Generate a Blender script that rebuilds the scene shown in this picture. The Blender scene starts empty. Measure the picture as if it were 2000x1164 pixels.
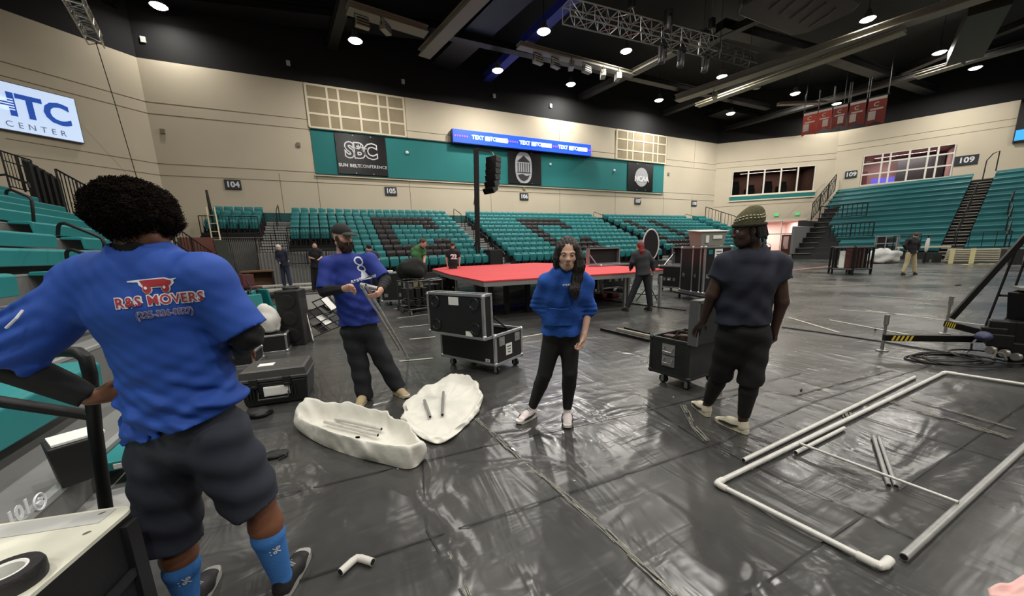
import bpy, math, random
import numpy as np
from mathutils import Vector, Matrix, noise
from mathutils.bvhtree import BVHTree

random.seed(7)
SC = bpy.context.scene
COL = SC.collection

# ------------------------------------------------------------------ camera
F, CX, CY, CAMH = 722.0, 1000.0, 632.0, 1.55
YAW, PITCH, ROLL = math.radians(26.0), math.radians(11.0), math.radians(1.8)
FW = np.array([math.sin(YAW)*math.cos(PITCH), math.cos(YAW)*math.cos(PITCH), -math.sin(PITCH)])
_r0 = np.array([math.cos(YAW), -math.sin(YAW), 0.0])
_u0 = np.cross(_r0, FW)
RT = _r0*math.cos(ROLL) - _u0*math.sin(ROLL)
UP = _u0*math.cos(ROLL) + _r0*math.sin(ROLL)
CAM = np.array([0, 0, CAMH])
HF = np.array([math.sin(YAW), math.cos(YAW), 0.0])
HR = np.array([math.cos(YAW), -math.sin(YAW), 0.0])
cd = bpy.data.cameras.new('camera')
cam = bpy.data.objects.new('camera', cd)
COL.objects.link(cam)
m3 = Matrix(((RT[0], UP[0], -FW[0]), (RT[1], UP[1], -FW[1]), (RT[2], UP[2], -FW[2])))
cam.matrix_world = Matrix.Translation((0, 0, CAMH)) @ m3.to_4x4()
cd.sensor_fit = 'HORIZONTAL'
cd.sensor_width = 36.0
cd.lens = F*36.0/2000.0
cd.shift_y = (CY-582.0)/2000.0
cd.clip_start = 0.05
cd.clip_end = 400
SC.camera = cam

# ------------------------------------------------------------------ world, exposure
w = bpy.data.worlds.new('hall_air')
SC.world = w
w.use_nodes = True
w.node_tree.nodes['Background'].inputs[0].default_value = (0.55, 0.55, 0.55, 1)
w.node_tree.nodes['Background'].inputs[1].default_value = 0.0
vs = SC.view_settings
vs.view_transform = 'Standard'
vs.look = 'None'
vs.exposure = 0.0
vs.gamma = 1.0
vs.use_curve_mapping = False
SC.cycles.max_bounces = 6
SC.cycles.diffuse_bounces = 3
SC.cycles.glossy_bounces = 3
SC.cycles.sample_clamp_indirect = 4.0
SC.cycles.caustics_reflective = False
SC.cycles.caustics_refractive = False

# ceiling lamps: position of every high-bay in the roof, used by the lamp builder
LAMP_POWER = 620.0

# ------------------------------------------------------------------ picture -> place
def ray(x, y):
    return FW + RT*(x-CX)/F - UP*(y-CY)/F
def onz(x, y, z=0.0):
    d = ray(x, y); return CAM + d*(z-CAMH)/d[2]
def ony(x, y, Y):
    d = ray(x, y); return CAM + d*Y/d[1]
def onx(x, y, X):
    d = ray(x, y); return CAM + d*X/d[0]
def at(x, y, D):
    d = ray(x, y); return CAM + d*D/(d@HF)
def onwall(x, y, P, Q):
    d = ray(x, y); n = np.array([Q[1]-P[1], P[0]-Q[0], 0.0])
    t = ((np.array([P[0], P[1], 0])-CAM)@n)/(d@n)
    return CAM + d*t

# ------------------------------------------------------------------ materials
def lin(c):
    return tuple(((v/255)/12.92 if v/255 <= 0.04045 else ((v/255+0.055)/1.055)**2.4) for v in c)
MATS = {}
def M(name, col, rough=0.5, metal=0.0, var=0.0, scale=4.0, bump=0.0, bscale=30.0, emit=0.0, spec=0.5, stretch=None, coat=0.0, sheen=0.0):
    if name in MATS: return MATS[name]
    m = bpy.data.materials.new(name); m.use_nodes = True
    nt = m.node_tree; b = nt.nodes['Principled BSDF']
    c = lin(col)
    b.inputs['Base Color'].default_value = (*c, 1)
    b.inputs['Roughness'].default_value = rough
    b.inputs['Metallic'].default_value = metal
    b.inputs['Specular IOR Level'].default_value = spec
    b.inputs['Coat Weight'].default_value = coat
    b.inputs['Sheen Weight'].default_value = sheen
    tc = nt.nodes.new('ShaderNodeTexCoord'); vec = tc.outputs['Object']
    if stretch:
        mp = nt.nodes.new('ShaderNodeMapping'); mp.inputs['Scale'].default_value = stretch
        nt.links.new(vec, mp.inputs[0]); vec = mp.outputs[0]
    if var > 0:
        n = nt.nodes.new('ShaderNodeTexNoise'); n.inputs['Scale'].default_value = scale; n.inputs['Detail'].default_value = 4
        nt.links.new(vec, n.inputs['Vector'])
        r = nt.nodes.new('ShaderNodeMapRange'); r.inputs[1].default_value = 0.3; r.inputs[2].default_value = 0.7
        r.inputs[3].default_value = 1-var; r.inputs[4].default_value = 1+var
        nt.links.new(n.outputs[0], r.inputs[0])
        mx = nt.nodes.new('ShaderNodeVectorMath'); mx.operation = 'SCALE'; mx.inputs[0].default_value = c
        nt.links.new(r.outputs[0], mx.inputs['Scale']); nt.links.new(mx.outputs[0], b.inputs['Base Color'])
    if bump > 0:
        n2 = nt.nodes.new('ShaderNodeTexNoise'); n2.inputs['Scale'].default_value = bscale; n2.inputs['Detail'].default_value = 3
        nt.links.new(vec, n2.inputs['Vector'])
        bp = nt.nodes.new('ShaderNodeBump'); bp.inputs['Strength'].default_value = bump; bp.inputs['Distance'].default_value = 0.02
        nt.links.new(n2.outputs[0], bp.inputs['Height']); nt.links.new(bp.outputs[0], b.inputs['Normal'])
    if emit > 0:
        b.inputs['Emission Color'].default_value = (*c, 1); b.inputs['Emission Strength'].default_value = emit
    MATS[name] = m
    return m

# ------------------------------------------------------------------ scene objects
FR = {}
def tag(o, label, cat, group=None, kind=None):
    if label: o['label'] = label
    if cat: o['category'] = cat
    if group: o['group'] = group
    if kind: o['kind'] = kind
    return o
def thing(name, label, cat, loc=(0, 0, 0), rz=0.0, group=None):
    o = bpy.data.objects.new(name, None); COL.objects.link(o)
    o.empty_display_size = 0.1
    o.location = [float(v) for v in loc]; o.rotation_euler = (0, 0, rz)
    tag(o, label, cat, group); FR[o.name] = (np.array(loc, float), rz)
    return o
def root_of(o):
    while o.parent: o = o.parent
    return o
def to_local(V, parent):
    r = root_of(parent)
    if r.name not in FR: return V
    loc, rz = FR[r.name]; V = V-loc
    c, s = math.cos(-rz), math.sin(-rz)
    return np.stack([V[:, 0]*c-V[:, 1]*s, V[:, 0]*s+V[:, 1]*c, V[:, 2]], 1)
def rotz(a):
    c, s = math.cos(a), math.sin(a); return np.array([[c, -s, 0], [s, c, 0], [0, 0, 1.0]])
def rotx(a):
    c, s = math.cos(a), math.sin(a); return np.array([[1.0, 0, 0], [0, c, -s], [0, s, c]])
def roty(a):
    c, s = math.cos(a), math.sin(a); return np.array([[c, 0, s], [0, 1.0, 0], [-s, 0, c]])
def nrm(v):
    v = np.asarray(v, float); return v/max(1e-9, np.linalg.norm(v))
def mesh_obj(name, V, Fc, mats, parent=None, smooth=False, mi=None, world=False, angle=None):
    V = np.asarray(V, float)
    if world and parent is not None: V = to_local(V, parent)
    me = bpy.data.meshes.new(name)
    me.from_pydata(V.tolist(), [], Fc)
    for m in (mats if isinstance(mats, (list, tuple)) else [mats]): me.materials.append(m)
    if mi is not None: me.polygons.foreach_set('material_index', mi)
    if smooth:
        me.shade_smooth()
        if angle: me.set_sharp_from_angle(angle=math.radians(angle))
    me.update()
    o = bpy.data.objects.new(name, me); COL.objects.link(o)
    if parent is not None: o.parent = parent
    return o

class MB:
    def __init__(s): s.v = []; s.f = []; s.m = []; s.n = 0
    def add(s, V, Fc, m=0):
        V = np.asarray(V, float); s.v.append(V)
        for f in Fc: s.f.append([i+s.n for i in f]); s.m.append(m)
        s.n += len(V)
    def box(s, c, sz, R=None, m=0):
        if R is not None and np.isscalar(R): R = rotz(R)
        h = np.array(sz, float)/2
        V = np.array([[x, y, z] for x in (-1, 1) for y in (-1, 1) for z in (-1, 1)])*h
        if R is not None: V = V@np.asarray(R).T
        s.add(V+np.array(c, float), [(0, 1, 3, 2), (4, 6, 7, 5), (0, 4, 5, 1), (2, 3, 7, 6), (0, 2, 6, 4), (1, 5, 7, 3)], m); return s
    def bar(s, a, b, w, h=None, up=(0, 0, 1), m=0):
        a = np.array(a, float); b = np.array(b, float); h = h or w
        d = b-a; L = np.linalg.norm(d); d = d/max(L, 1e-9); up = np.array(up, float)
        if abs(d@up) > 0.98: up = np.array([1.0, 0, 0])
        x = nrm(np.cross(d, up)); y = np.cross(x, d)
        s.box((a+b)/2, (L, w, h), np.stack([d, x, y], 1), m); return s
    def tube(s, pts, r, n=8, closed=False, m=0, caps=True):
        P = np.array(pts, float); k = len(P)
        rr = np.full(k, r) if np.isscalar(r) else np.array(r, float)
        T = np.zeros_like(P)
        for i in range(k):
            a = P[i-1] if (i > 0 or closed) else P[0]
            b = P[(i+1) % k] if (i < k-1 or closed) else P[-1]
            T[i] = nrm(b-a)
        u = np.array([0, 0, 1.0])
        if abs(T[0]@u) > 0.9: u = np.array([1.0, 0, 0])
        x = nrm(np.cross(T[0], u)); V = []
        for i in range(k):
            x = nrm(x-(x@T[i])*T[i]); y = np.cross(T[i], x)
            for j in range(n):
                a = 2*math.pi*j/n
                V.append(P[i]+rr[i]*(math.cos(a)*x+math.sin(a)*y))
        Fc = []
        for i in range(k if closed else k-1):
            i2 = (i+1) % k
            for j in range(n):
                j2 = (j+1) % n
                Fc.append((i*n+j, i*n+j2, i2*n+j2, i2*n+j))
        if caps and not closed:
            Fc.append(tuple(range(n))[::-1]); Fc.append(tuple((k-1)*n+j for j in range(n)))
        s.add(V, Fc, m); return s
    def cyl(s, a, b, r, n=12, r2=None, m=0, caps=True):
        return s.tube([a, b], [r, r if r2 is None else r2], n, m=m, caps=caps)
    def lathe(s, prof, c=(0, 0, 0), n=20, R=None, m=0):
        V = []; k = len(prof)
        for (r, z) in prof:
            for j in range(n):
                a = 2*math.pi*j/n; V.append((r*math.cos(a), r*math.sin(a), z))
        V = np.array(V)
        if R is not None: V = V@np.asarray(R).T
        Fc = [(i*n+j, i*n+(j+1) % n, (i+1)*n+(j+1) % n, (i+1)*n+j) for i in range(k-1) for j in range(n)]
        if prof[0][0] > 1e-6: Fc.append(tuple(range(n))[::-1])
        if prof[-1][0] > 1e-6: Fc.append(tuple((k-1)*n+j for j in range(n)))
        s.add(V+np.array(c, float), Fc, m); return s
    def ball(s, c, r, n=10, k=7, R=None, m=0):
        r = np.array([r, r, r] if np.isscalar(r) else r, float)
        V = []
        for i in range(k+1):
            t = math.pi*i/k
            for j in range(n):
                a = 2*math.pi*j/n; V.append((math.sin(t)*math.cos(a), math.sin(t)*math.sin(a), -math.cos(t)))
        V = np.array(V)*r
        if R is not None: V = V@np.asarray(R).T
        s.add(V+np.array(c, float), [(i*n+j, i*n+(j+1) % n, (i+1)*n+(j+1) % n, (i+1)*n+j) for i in range(k) for j in range(n)], m); return s
    def prism(s, poly, o, ux, uy, depth, m=0):
        o, ux, uy = (np.array(q, float) for q in (o, ux, uy)); nz = nrm(np.cross(ux, uy))*depth
        A = [o+ux*p[0]+uy*p[1] for p in poly]; k = len(A)
        B = [a+nz for a in A]
        s.add(A+B, [tuple(range(k))[::-1], tuple(range(k, 2*k))]+[(i, (i+1) % k, k+(i+1) % k, k+i) for i in range(k)], m); return s
    def slab(s, corners, n, t, m=0):
        """a flat panel with the given face corners and thickness t behind it (against n)"""
        n = nrm(n); A = [np.array(c, float) for c in corners]; k = len(A)
        B = [a-n*t for a in A]
        s.add(A+B, [tuple(range(k)), tuple(range(k, 2*k))[::-1]]+[(i, k+i, k+(i+1) % k, (i+1) % k) for i in range(k)], m); return s
    def build(s, name, mats, parent=None, smooth=False, bevel=0, world=False, angle=40):
        V = np.concatenate(s.v) if s.v else np.zeros((0, 3))
        o = mesh_obj(name, V, s.f, mats, parent, smooth, s.m if max(s.m, default=0) > 0 else None, world, angle if smooth else None)
        if bevel:
            md = o.modifiers.new('bevel', 'BEVEL'); md.width = bevel; md.segments = 2; md.limit_method = 'ANGLE'; md.angle_limit = math.radians(40)
        return o
def struct(o): o['kind'] = 'structure'; return o
def lettering(txt, size, depth=0.004, bold=0.0, spacing=1.0, sx=1.0):
    """mesh of the letters, in the xy plane, centred; returns verts, faces"""
    c = bpy.data.curves.new('letters', 'FONT'); c.body = txt; c.size = size; c.extrude = depth/2; c.offset = bold
    c.align_x = 'CENTER'; c.align_y = 'CENTER'; c.space_character = spacing; c.resolution_u = 3
    o = bpy.data.objects.new('letters', c); COL.objects.link(o)
    dg = bpy.context.evaluated_depsgraph_get(); dg.update()
    me = bpy.data.meshes.new_from_object(o.evaluated_get(dg))
    V = np.array([tuple(v.co) for v in me.vertices]).reshape(-1, 3); Fc = [tuple(p.vertices) for p in me.polygons]
    bpy.data.objects.remove(o); bpy.data.curves.remove(c); bpy.data.meshes.remove(me)
    if len(V): V[:, 0] *= sx
    return V, Fc
def letters_on(mb, txt, size, o, ux, uy, m=0, depth=0.01, bold=0.0, sx=1.0, spacing=1.0):
    V, Fc = lettering(txt, size, depth, bold, spacing, sx)
    if not len(V): return
    ux, uy = nrm(ux), nrm(uy); n = np.cross(ux, uy)
    mb.add(np.array(o, float)+V[:, :1]*ux+V[:, 1:2]*uy+V[:, 2:3]*n, Fc, m)
ORD = ['zeroth', 'first', 'second', 'third', 'fourth', 'fifth', 'sixth', 'seventh', 'eighth', 'ninth', 'tenth', 'eleventh', 'twelfth', 'thirteenth', 'fourteenth', 'fifteenth', 'sixteenth', 'seventeenth', 'eighteenth', 'nineteenth', 'twentieth', 'twenty-first', 'twenty-second', 'twenty-third', 'twenty-fourth']

# ================================================================== the hall
TAN = M('painted_block_wall', (203, 192, 170), 0.85, var=0.05, scale=0.35, bump=0.05, bscale=20)
TANL = M('pale_trim_paint', (222, 212, 186), 0.7)
GROOVE = M('wall_joint_shadow_gap', (120, 108, 84), 0.9)
BLK = M('black_roof_paint', (14, 14, 15), 0.85, var=0.2, scale=0.2)
TEAL = M('teal_wall_paint', (26, 118, 118), 0.75, var=0.05, scale=0.5)
WT = 13.05; RT_Z = 18.0
A0, A1, A2 = (-8.4, 30.4), (-12.6, 26.7), (-15.0, 24.4)
W1, W2, W3 = (42.0, 30.4), (50.5, 22.5), (55.5, 11.0)
W4 = (58.5, 2.0)

def wall_piece(mb, P, Q, z0, z1, holes=(), t=0.3, m=0):
    """a wall from P to Q (xy) with rectangular openings (s0, s1, za, zb) in metres along it; thickness behind"""
    P = np.array(P, float); Q = np.array(Q, float); L = np.linalg.norm(Q-P); d = (Q-P)/L
    ss = sorted({0.0, L, *[h[0] for h in holes], *[h[1] for h in holes]}); zs = sorted({z0, z1, *[h[2] for h in holes], *[h[3] for h in holes]})
    n = np.array([d[1], -d[0]])
    for i in range(len(ss)-1):
        for j in range(len(zs)-1):
            sm = (ss[i]+ss[i+1])/2; zm = (zs[j]+zs[j+1])/2
            if any(h[0] < sm < h[1] and h[2] < zm < h[3] for h in holes): continue
            c = P+d*sm-n*t/2
            mb.box((c[0], c[1], zm), (ss[i+1]-ss[i], t, zs[j+1]-zs[j]), math.atan2(d[1], d[0]), m)

def wallpt(P, Q, s, z, off=0.0):
    P = np.array(P, float); Q = np.array(Q, float); d = (Q-P)/np.linalg.norm(Q-P); n = np.array([d[1], -d[0]])
    p = P+d*s+n*off
    return np.array([p[0], p[1], z])
def sof(P, Q, p):
    P = np.array(P, float); Q = np.array(Q, float); d = (Q-P)/np.linalg.norm(Q-P); return float((np.array(p[:2])-P)@d)

# openings, read off the photograph
sb = lambda x, y: sof(W1, W2, onwall(x, y, W1, W2)); sw = lambda x, y: sof(W2, W3, onwall(x, y, W2, W3))
BOOTH = (sb(1430, 355), sb(1591, 350), 7.15, 9.85)
DOORS = (sb(1470, 470), sb(1569, 470), 0.0, 4.1)
SUITE = (sw(1684, 330), sw(1862, 315), 7.25, 10.2)

def seg_wall(name, P, Q, holes=()):
    mb = MB(); wall_piece(mb, P, Q, 0, WT, holes); struct(mb.build(name, TAN))
    mb = MB(); wall_piece(mb, P, Q, WT, RT_Z, (), 0.3); struct(mb.build(name+'_upper', BLK))
seg_wall('wall_back', A0, W1)
seg_wall('wall_back_left', A1, A0)
seg_wall('wall_left_corner', A2, A1)
seg_wall('wall_back_right', W1, W2, (BOOTH, DOORS))
seg_wall('wall_right', W2, W3, (SUITE,))
seg_wall('wall_right_near', W3, W4)
seg_wall('wall_right_far', W4, (58.5, -22))
seg_wall('wall_left', (-15.0, -22), A2)
mb = MB(); mb.box((21.5, -22.15, RT_Z/2), (75, 0.3, RT_Z)); struct(mb.build('wall_front', M('dim_rear_wall', (120, 112, 95), 0.9)))
mb = MB(); mb.box((21.5, 4.5, RT_Z+0.15), (76, 54, 0.3)); struct(mb.build('ceiling', BLK))

# wall joints and ledges
def joint_lines(name, P, Q, zs, gaps=()):
    L = np.linalg.norm(np.array(Q)-np.array(P)); mb = MB(); a = math.atan2(Q[1]-P[1], Q[0]-P[0])
    for z in zs:
        segs = [(0, L)]
        for g in gaps:
            if g[2] < z < g[3]:
                segs = [(s, e) for s0, e0 in segs for s, e in ((s0, min(e0, g[0])), (max(s0, g[1]), e0)) if e > s]
        for s, e in segs:
            c = wallpt(P, Q, (s+e)/2, z, 0.006); mb.box(c, (e-s, 0.012, 0.03), a)
    return mb
hz = (10.76, 10.14, 7.38, 6.72)
mb = joint_lines('j', A0, W1, hz, ((8.4, 42.0, 7.0, 10.5),))
for X in (-2.2, 0.05, 6.4, 13.2, 20.2, 26.9, 33.7, 38.2): mb.box((X, 30.394, 3.6), (0.02, 0.012, 7.2))
for X in (20.2, 38.2): mb.box((X, 30.394, 11.6), (0.02, 0.012, 2.9))
struct(mb.build('trim_1', GROOVE))
struct(joint_lines('j', A1, A0, hz).build('trim_2', GROOVE))
struct(joint_lines('j', W1, W2, (10.9, 10.3, 6.0), (BOOTH,)).build('trim_3', GROOVE))
struct(joint_lines('j', W2, W3, (11.6, 11.0), (SUITE,)).build('trim_4', GROOVE))
struct(joint_lines('j', W3, W4, (11.6, 11.0)).build('trim_5', GROOVE))

# teal band with its pale ledge
mb = MB(); mb.box((16.75, 30.37, 8.72), (33.5, 0.06, 2.85)); struct(mb.build('trim_6', TEAL))
mb = MB(); mb.box((16.75, 30.33, 7.27), (33.5, 0.16, 0.06), m=0); mb.box((16.75, 30.33, 10.19), (33.5, 0.16, 0.07)); struct(mb.build('trim_7', M('dark_teal_ledge', (28, 62, 60), 0.6)))
mb = MB(); mb.box((16.75, 30.34, 7.2), (33.6, 0.14, 0.09)); struct(mb.build('trim_8', TANL))

# acoustic panel grids
PAN = M('acoustic_fabric', (150, 137, 112), 0.95, var=0.08, scale=1.2, bump=0.1, bscale=200)
def acoustic(x0, x1, label):
    t = thing('acoustic_panel_grid', label, 'acoustic panel', ((x0+x1)/2, 30.38, 10.28))
    z0, z1 = 10.28, 12.95; fx = [0, .2, .31, .52, .72, .82, 1]; fz = [0, .33, .7, 1]
    for i in range(6):
        for j in range(3):
            a, b = x0+(x1-x0)*fx[i], x0+(x1-x0)*fx[i+1]; c, d = z0+(z1-z0)*fz[j], z0+(z1-z0)*fz[j+1]
            mb = MB(); mb.box(((a+b)/2, 30.35, (c+d)/2), (b-a-.08, .06, d-c-.08)); mb.build('fabric_panel', PAN, t, world=True)
    mb = MB()
    for i in range(7): X = x0+(x1-x0)*fx[i]; mb.box((X, 30.35, (z0+z1)/2), (.13, .1, z1-z0))
    for j in range(4): mb.box(((x0+x1)/2, 30.35, z0+(z1-z0)*fz[j]), (x1-x0, .098, .13))
    mb.build('frame', TANL, t, world=True)
acoustic(0.0, 6.4, 'large grid of beige acoustic panels above the SBC board')
acoustic(26.9, 33.65, 'grid of beige acoustic panels above the NCAA board')

# hanging boards on the teal band
BLKG = M('gloss_black_board', (8, 8, 9), 0.25)
WHITE = M('white_print', (225, 225, 228), 0.6)
SILV = M('silver_print', (170, 172, 176), 0.5)
X1, Z1 = np.array([1.0, 0, 0]), np.array([0, 0, 1.0])
def board(x0, x1, label):
    t = thing('wall_board', label, 'wall board', ((x0+x1)/2, 30.3, 7.36))
    mb = MB(); mb.box(((x0+x1)/2, 30.29, 8.72), (x1-x0, .1, 2.72)); mb.build('panel', BLKG, t, world=True, bevel=.02)
    mb = MB()
    for xx in (x0+(x1-x0)*.35, x0+(x1-x0)*.7):
        for z in (7.45, 9.98): mb.box((xx, 30.22, z), (.08, .04, .08))
    mb.build('clip', M('clip_metal', (150, 150, 150), .3, .8), t, world=True)
    return t
t = board(1.45, 4.85, 'black wall board with outlined SBC letters and Sun Belt Conference text')
mb = MB()
letters_on(mb, 'SBC', 1.35, (3.12, 30.22, 8.95), X1, Z1, 0, .02, .10, .92)
mb.build('white_outline', WHITE, t, world=True)
mb = MB(); letters_on(mb, 'SBC', 1.35, (3.12, 30.205, 8.95), X1, Z1, 0, .02, 0.015, .92); mb.build('black_letters', BLKG, t, world=True)
mb = MB()
for k in range(7):
    a = math.radians(18+24*k); mb.bar((3.1+.12*math.cos(a), 30.19, 9.05+.12*math.sin(a)), (3.1+.42*math.cos(a), 30.19, 9.05+.38*math.sin(a)), .05, .02, up=(0, 1, 0))
mb.build('sun_rays', WHITE, t, world=True)
mb = MB(); letters_on(mb, 'SUN BELT', .3, (2.24, 30.22, 7.95), X1, Z1, 0, .02, .012, 1.0, 1.1); letters_on(mb, 'CONFERENCE', .3, (3.86, 30.22, 7.95), X1, Z1, 0, .02, .0, .92, 1.1); mb.build('caption', WHITE, t, world=True)

t = board(14.85, 18.15, 'black wall board with a silver oval crest of a columned building')
def oval(cx, cz, rx, rz, y, th, e=2.6, n=40):
    mbx = MB(); P = []
    for k in range(n):
        a = 2*math.pi*k/n; c, s = math.cos(a), math.sin(a)
        P.append((cx+rx*math.copysign(abs(c)**(2/e), c), cz+rz*math.copysign(abs(s)**(2/e), s)))
    mbx.prism(P, (0, y, 0), X1, Z1, th)
    return mbx
o_ = oval(16.35, 8.72, .82, 1.28, 30.24, .03); o_.build('crest_plate', SILV, t, world=True)
mb = MB(); DK = M('crest_dark_ink', (40, 40, 44), .6)
mb.prism([(15.72, 9.2), (16.98, 9.2), (16.35, 9.72)], (0, 30.2, 0), X1, Z1, .02)
for k in range(6): mb.box((15.79+k*.224, 30.195, 8.75), (.07, .02, .7))
mb.box((16.35, 30.195, 8.33), (1.3, .02, .06))
mb.prism([(15.75, 8.1), (16.2, 8.2), (16.6, 8.05), (16.95, 8.15), (16.7, 7.8), (16.35, 7.62), (16.0, 7.75)], (0, 30.2, 0), X1, Z1, .02)
mb.build('crest_drawing', DK, t, world=True)

t = board(28.35, 31.85, 'black wall board with round silver NCAA disc')
oval(30.2, 8.7, .88, .92, 30.24, .03, 2.0).build('disc', SILV, t, world=True)
mb = MB(); letters_on(mb, 'NCAA', .72, (30.2, 30.2, 8.5), X1, Z1, 0, .02, .03, .95); mb.build('letters', WHITE, t, world=True)

# blue ribbon display
t = thing('ribbon_display', 'long blue lit ribbon screen across the back wall above the teal band', 'ribbon screen', (16.6, 30, 10.1))
mb = MB(); mb.box((16.62, 30.1, 10.6), (13.45, .5, 1.02)); mb.build('housing', M('display_housing', (20, 30, 70), .5), t, world=True)
mb = MB(); mb.box((16.62, 29.83, 10.62), (13.4, .04, .96)); mb.build('screen', M('blue_led', (18, 72, 222), .5, emit=1.15), t, world=True)
WL = M('white_led', (200, 225, 255), .5, emit=1.6)
for cx in (12.95, 17.25, 21.15):
    mb = MB()
    letters_on(mb, 'TEXT', .42, (cx-.95, 29.79, 10.62), X1, Z1, 0, .02, .015, 1.0); mb.box((cx-.1, 29.79, 10.62), (.42, .02, .34)); letters_on(mb, 'TO', .42, (cx+.4, 29.79, 10.62), X1, Z1, 0, .02, .015); mb.box((cx+1.2, 29.79, 10.62), (1.05, .02, .34))
    mb.build('white_message', WL, t, world=True)
mb = MB()
for cx in (10.6, 15.05, 19.25, 22.85):
    for k in range(6): mb.box((cx-.5+.2*k, 29.79, 10.62), (.11, .02, .14))
mb.build('pink_marks', M('pink_led', (150, 90, 235), .5, emit=1.0), t, world=True)

# section numbers
SGN = M('sign_plate', (38, 44, 52), .5)
def sign(txt, c, ux, label, w=.88, h=.62):
    ux = nrm(ux); n = np.cross(ux, Z1)
    t = thing('section_sign', label, 'sign', c)
    mb = MB(); mb.box(np.array(c), (w, .05, h), math.atan2(ux[1], ux[0])); mb.build('plate', SGN, t, world=True, bevel=.02)
    mb = MB(); letters_on(mb, txt, h*.78, np.array(c)+n*.035, ux, Z1, 0, .01, .018); mb.build('number', WHITE, t, world=True)
for s_, x in (('104', -4.85), ('105', 4.95), ('106', 16.4), ('107', 29.9), ('108', 38.55)):
    sign(s_, (x, 30.36, 6.33), X1, {'104': 'small dark 104 sign near the left wall corner', '105': 'small dark 105 sign below the letters board', '106': 'small dark 106 sign below the crest board', '107': 'small dark 107 sign below the round disc board', '108': 'small dark 108 sign near the right wall corner'}[s_])
dW = np.array([W3[0]-W2[0], W3[1]-W2[1], 0.0])
for x, y, wd, hd, lb in ((1662, 341, .95, .75, 'dark sign numbered 109 left of the suite window'), (1887, 313, 1.45, .85, 'larger dark sign numbered 109 right of the suite window')):
    p = onwall(x, y, W2, W3); sign('109', p+np.array([-.05, -.02, 0]), dW, lb, wd, hd)

# small wall boxes
def wallbox(p, n, lb, s=.22):
    mb = MB(); mb.box(np.array(p)+np.array(n)*.05, (s, .1, s*1.2), math.atan2(n[0], -n[1]))
    o = mb.build('wall_sensor_box', M('grey_box', (128, 118, 100), .6)); tag(o, lb, 'wall box')
nb = np.array([0, -1.0, 0])
for x, y, lb in ((318, 257, 'small grey box on the wall right of the corner fold'), (583, 283, 'small grey box on the wall left of the teal band'), (1023, 368, 'small grey box on the wall just above the 106 sign'), (1305, 340, 'small grey box on the wall right of the teal band')):
    wallbox(ony(x, y, 30.4), nb, lb)
for x, y, lb in ((280, 78, 'small white box on the black wall at upper left'), (563, 124, 'small white box on the black wall above the left grid'), (787, 160, 'white box on the black wall right of the left grid'), (965, 188, 'white box on the black wall above the ribbon screen'), (1075, 207, 'white box on the black wall right of the ribbon centre')):
    p = ony(x, y, 30.4); mb = MB(); mb.box(p+nb*.05, (.22, .1, .3)); o = mb.build('junction_box', M('white_box', (205, 205, 200), .5)); tag(o, lb, 'junction box')
for x, y, lb in ((795, 298, 'pale sensor on the teal band right of the SBC board'), (1075, 321, 'pale sensor on the teal band right of the crest board'), (1200, 333, 'pale sensor on the teal band left of the NCAA board')):
    p = ony(x, y, 30.3); mb = MB(); mb.lathe([(0.12, 0), (.12, .05), (.05, .09), (0, .09)], p, 10, rotx(math.pi/2)); tag(mb.build('wall_sensor', WHITE), lb, 'sensor')

# ---- booth window, suite window, doors
GLASS = bpy.data.materials.new('window_glass'); GLASS.use_nodes = True
gb = GLASS.node_tree.nodes['Principled BSDF']; gb.inputs['Base Color'].default_value = (.75, .8, .8, 1); gb.inputs['Roughness'].default_value = .03; gb.inputs['Transmission Weight'].default_value = 1.0; gb.inputs['IOR'].default_value = 1.1
def room(P, Q, hole, depth, m, name):
    s0, s1, z0, z1 = hole; mb = MB(); a = math.atan2(Q[1]-P[1], Q[0]-P[0]); L = s1-s0; cz = (z0+z1)/2; H = z1-z0
    f = lambda s, off, z: wallpt(P, Q, s, z, -off)
    mb.box(f((s0+s1)/2, .3+depth+.05, cz), (L+.2, .1, H+.6), a)
    mb.box(f((s0+s1)/2, .3+depth/2, z0-.05), (L+.2, depth, .1), a); mb.box(f((s0+s1)/2, .3+depth/2, z1+.05), (L+.2, depth, .1), a)
    for s in (s0-.05, s1+.05): mb.box(f(s, .3+depth/2, cz), (.1, depth, H), a)
    return struct(mb.build(name, m))
def room_light(P, Q, hole, depth, power, col, name):
    s0, s1, z0, z1 = hole; L = bpy.data.lights.new(name, 'AREA'); L.energy = power; L.color = col; L.size = (s1-s0)*.7; L.shape = 'RECTANGLE'; L.size_y = .15
    o = bpy.data.objects.new(name, L); COL.objects.link(o); o.location = wallpt(P, Q, (s0+s1)/2, z1-.06, -.3-depth*.5); o.rotation_euler = (0, 0, math.atan2(Q[1]-P[1], Q[0]-P[0]))
def window(name, P, Q, hole, us, vs, frame=.09, m=None):
    s0, s1, z0, z1 = hole; a = math.atan2(Q[1]-P[1], Q[0]-P[0]); mb = MB()
    for u in us: s = s0+(s1-s0)*u; mb.box(wallpt(P, Q, s, (z0+z1)/2, -.08), (frame, .16, z1-z0), a)
    for v in vs: mb.box(wallpt(P, Q, (s0+s1)/2, z0+(z1-z0)*v, -.08), (s1-s0, .158, frame), a)
    o = struct(mb.build(name, m or M('white_window_frame', (225, 222, 212), .5)))
    mb = MB(); mb.box(wallpt(P, Q, (s0+s1)/2, (z0+z1)/2, -.1), (s1-s0, .012, z1-z0), a)
    g = struct(mb.build(name+'_glass', GLASS))
room(W1, W2, BOOTH, 3.0, M('booth_brown_wall', (92, 66, 58), .9), 'wall_booth_interior')
window('window_1', W1, W2, BOOTH, (0, .2, .4, .6, .8, 1), (0, 1), .14)
room_light(W1, W2, BOOTH, 3.0, 110, (1, .8, .7), 'booth_light')
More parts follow.
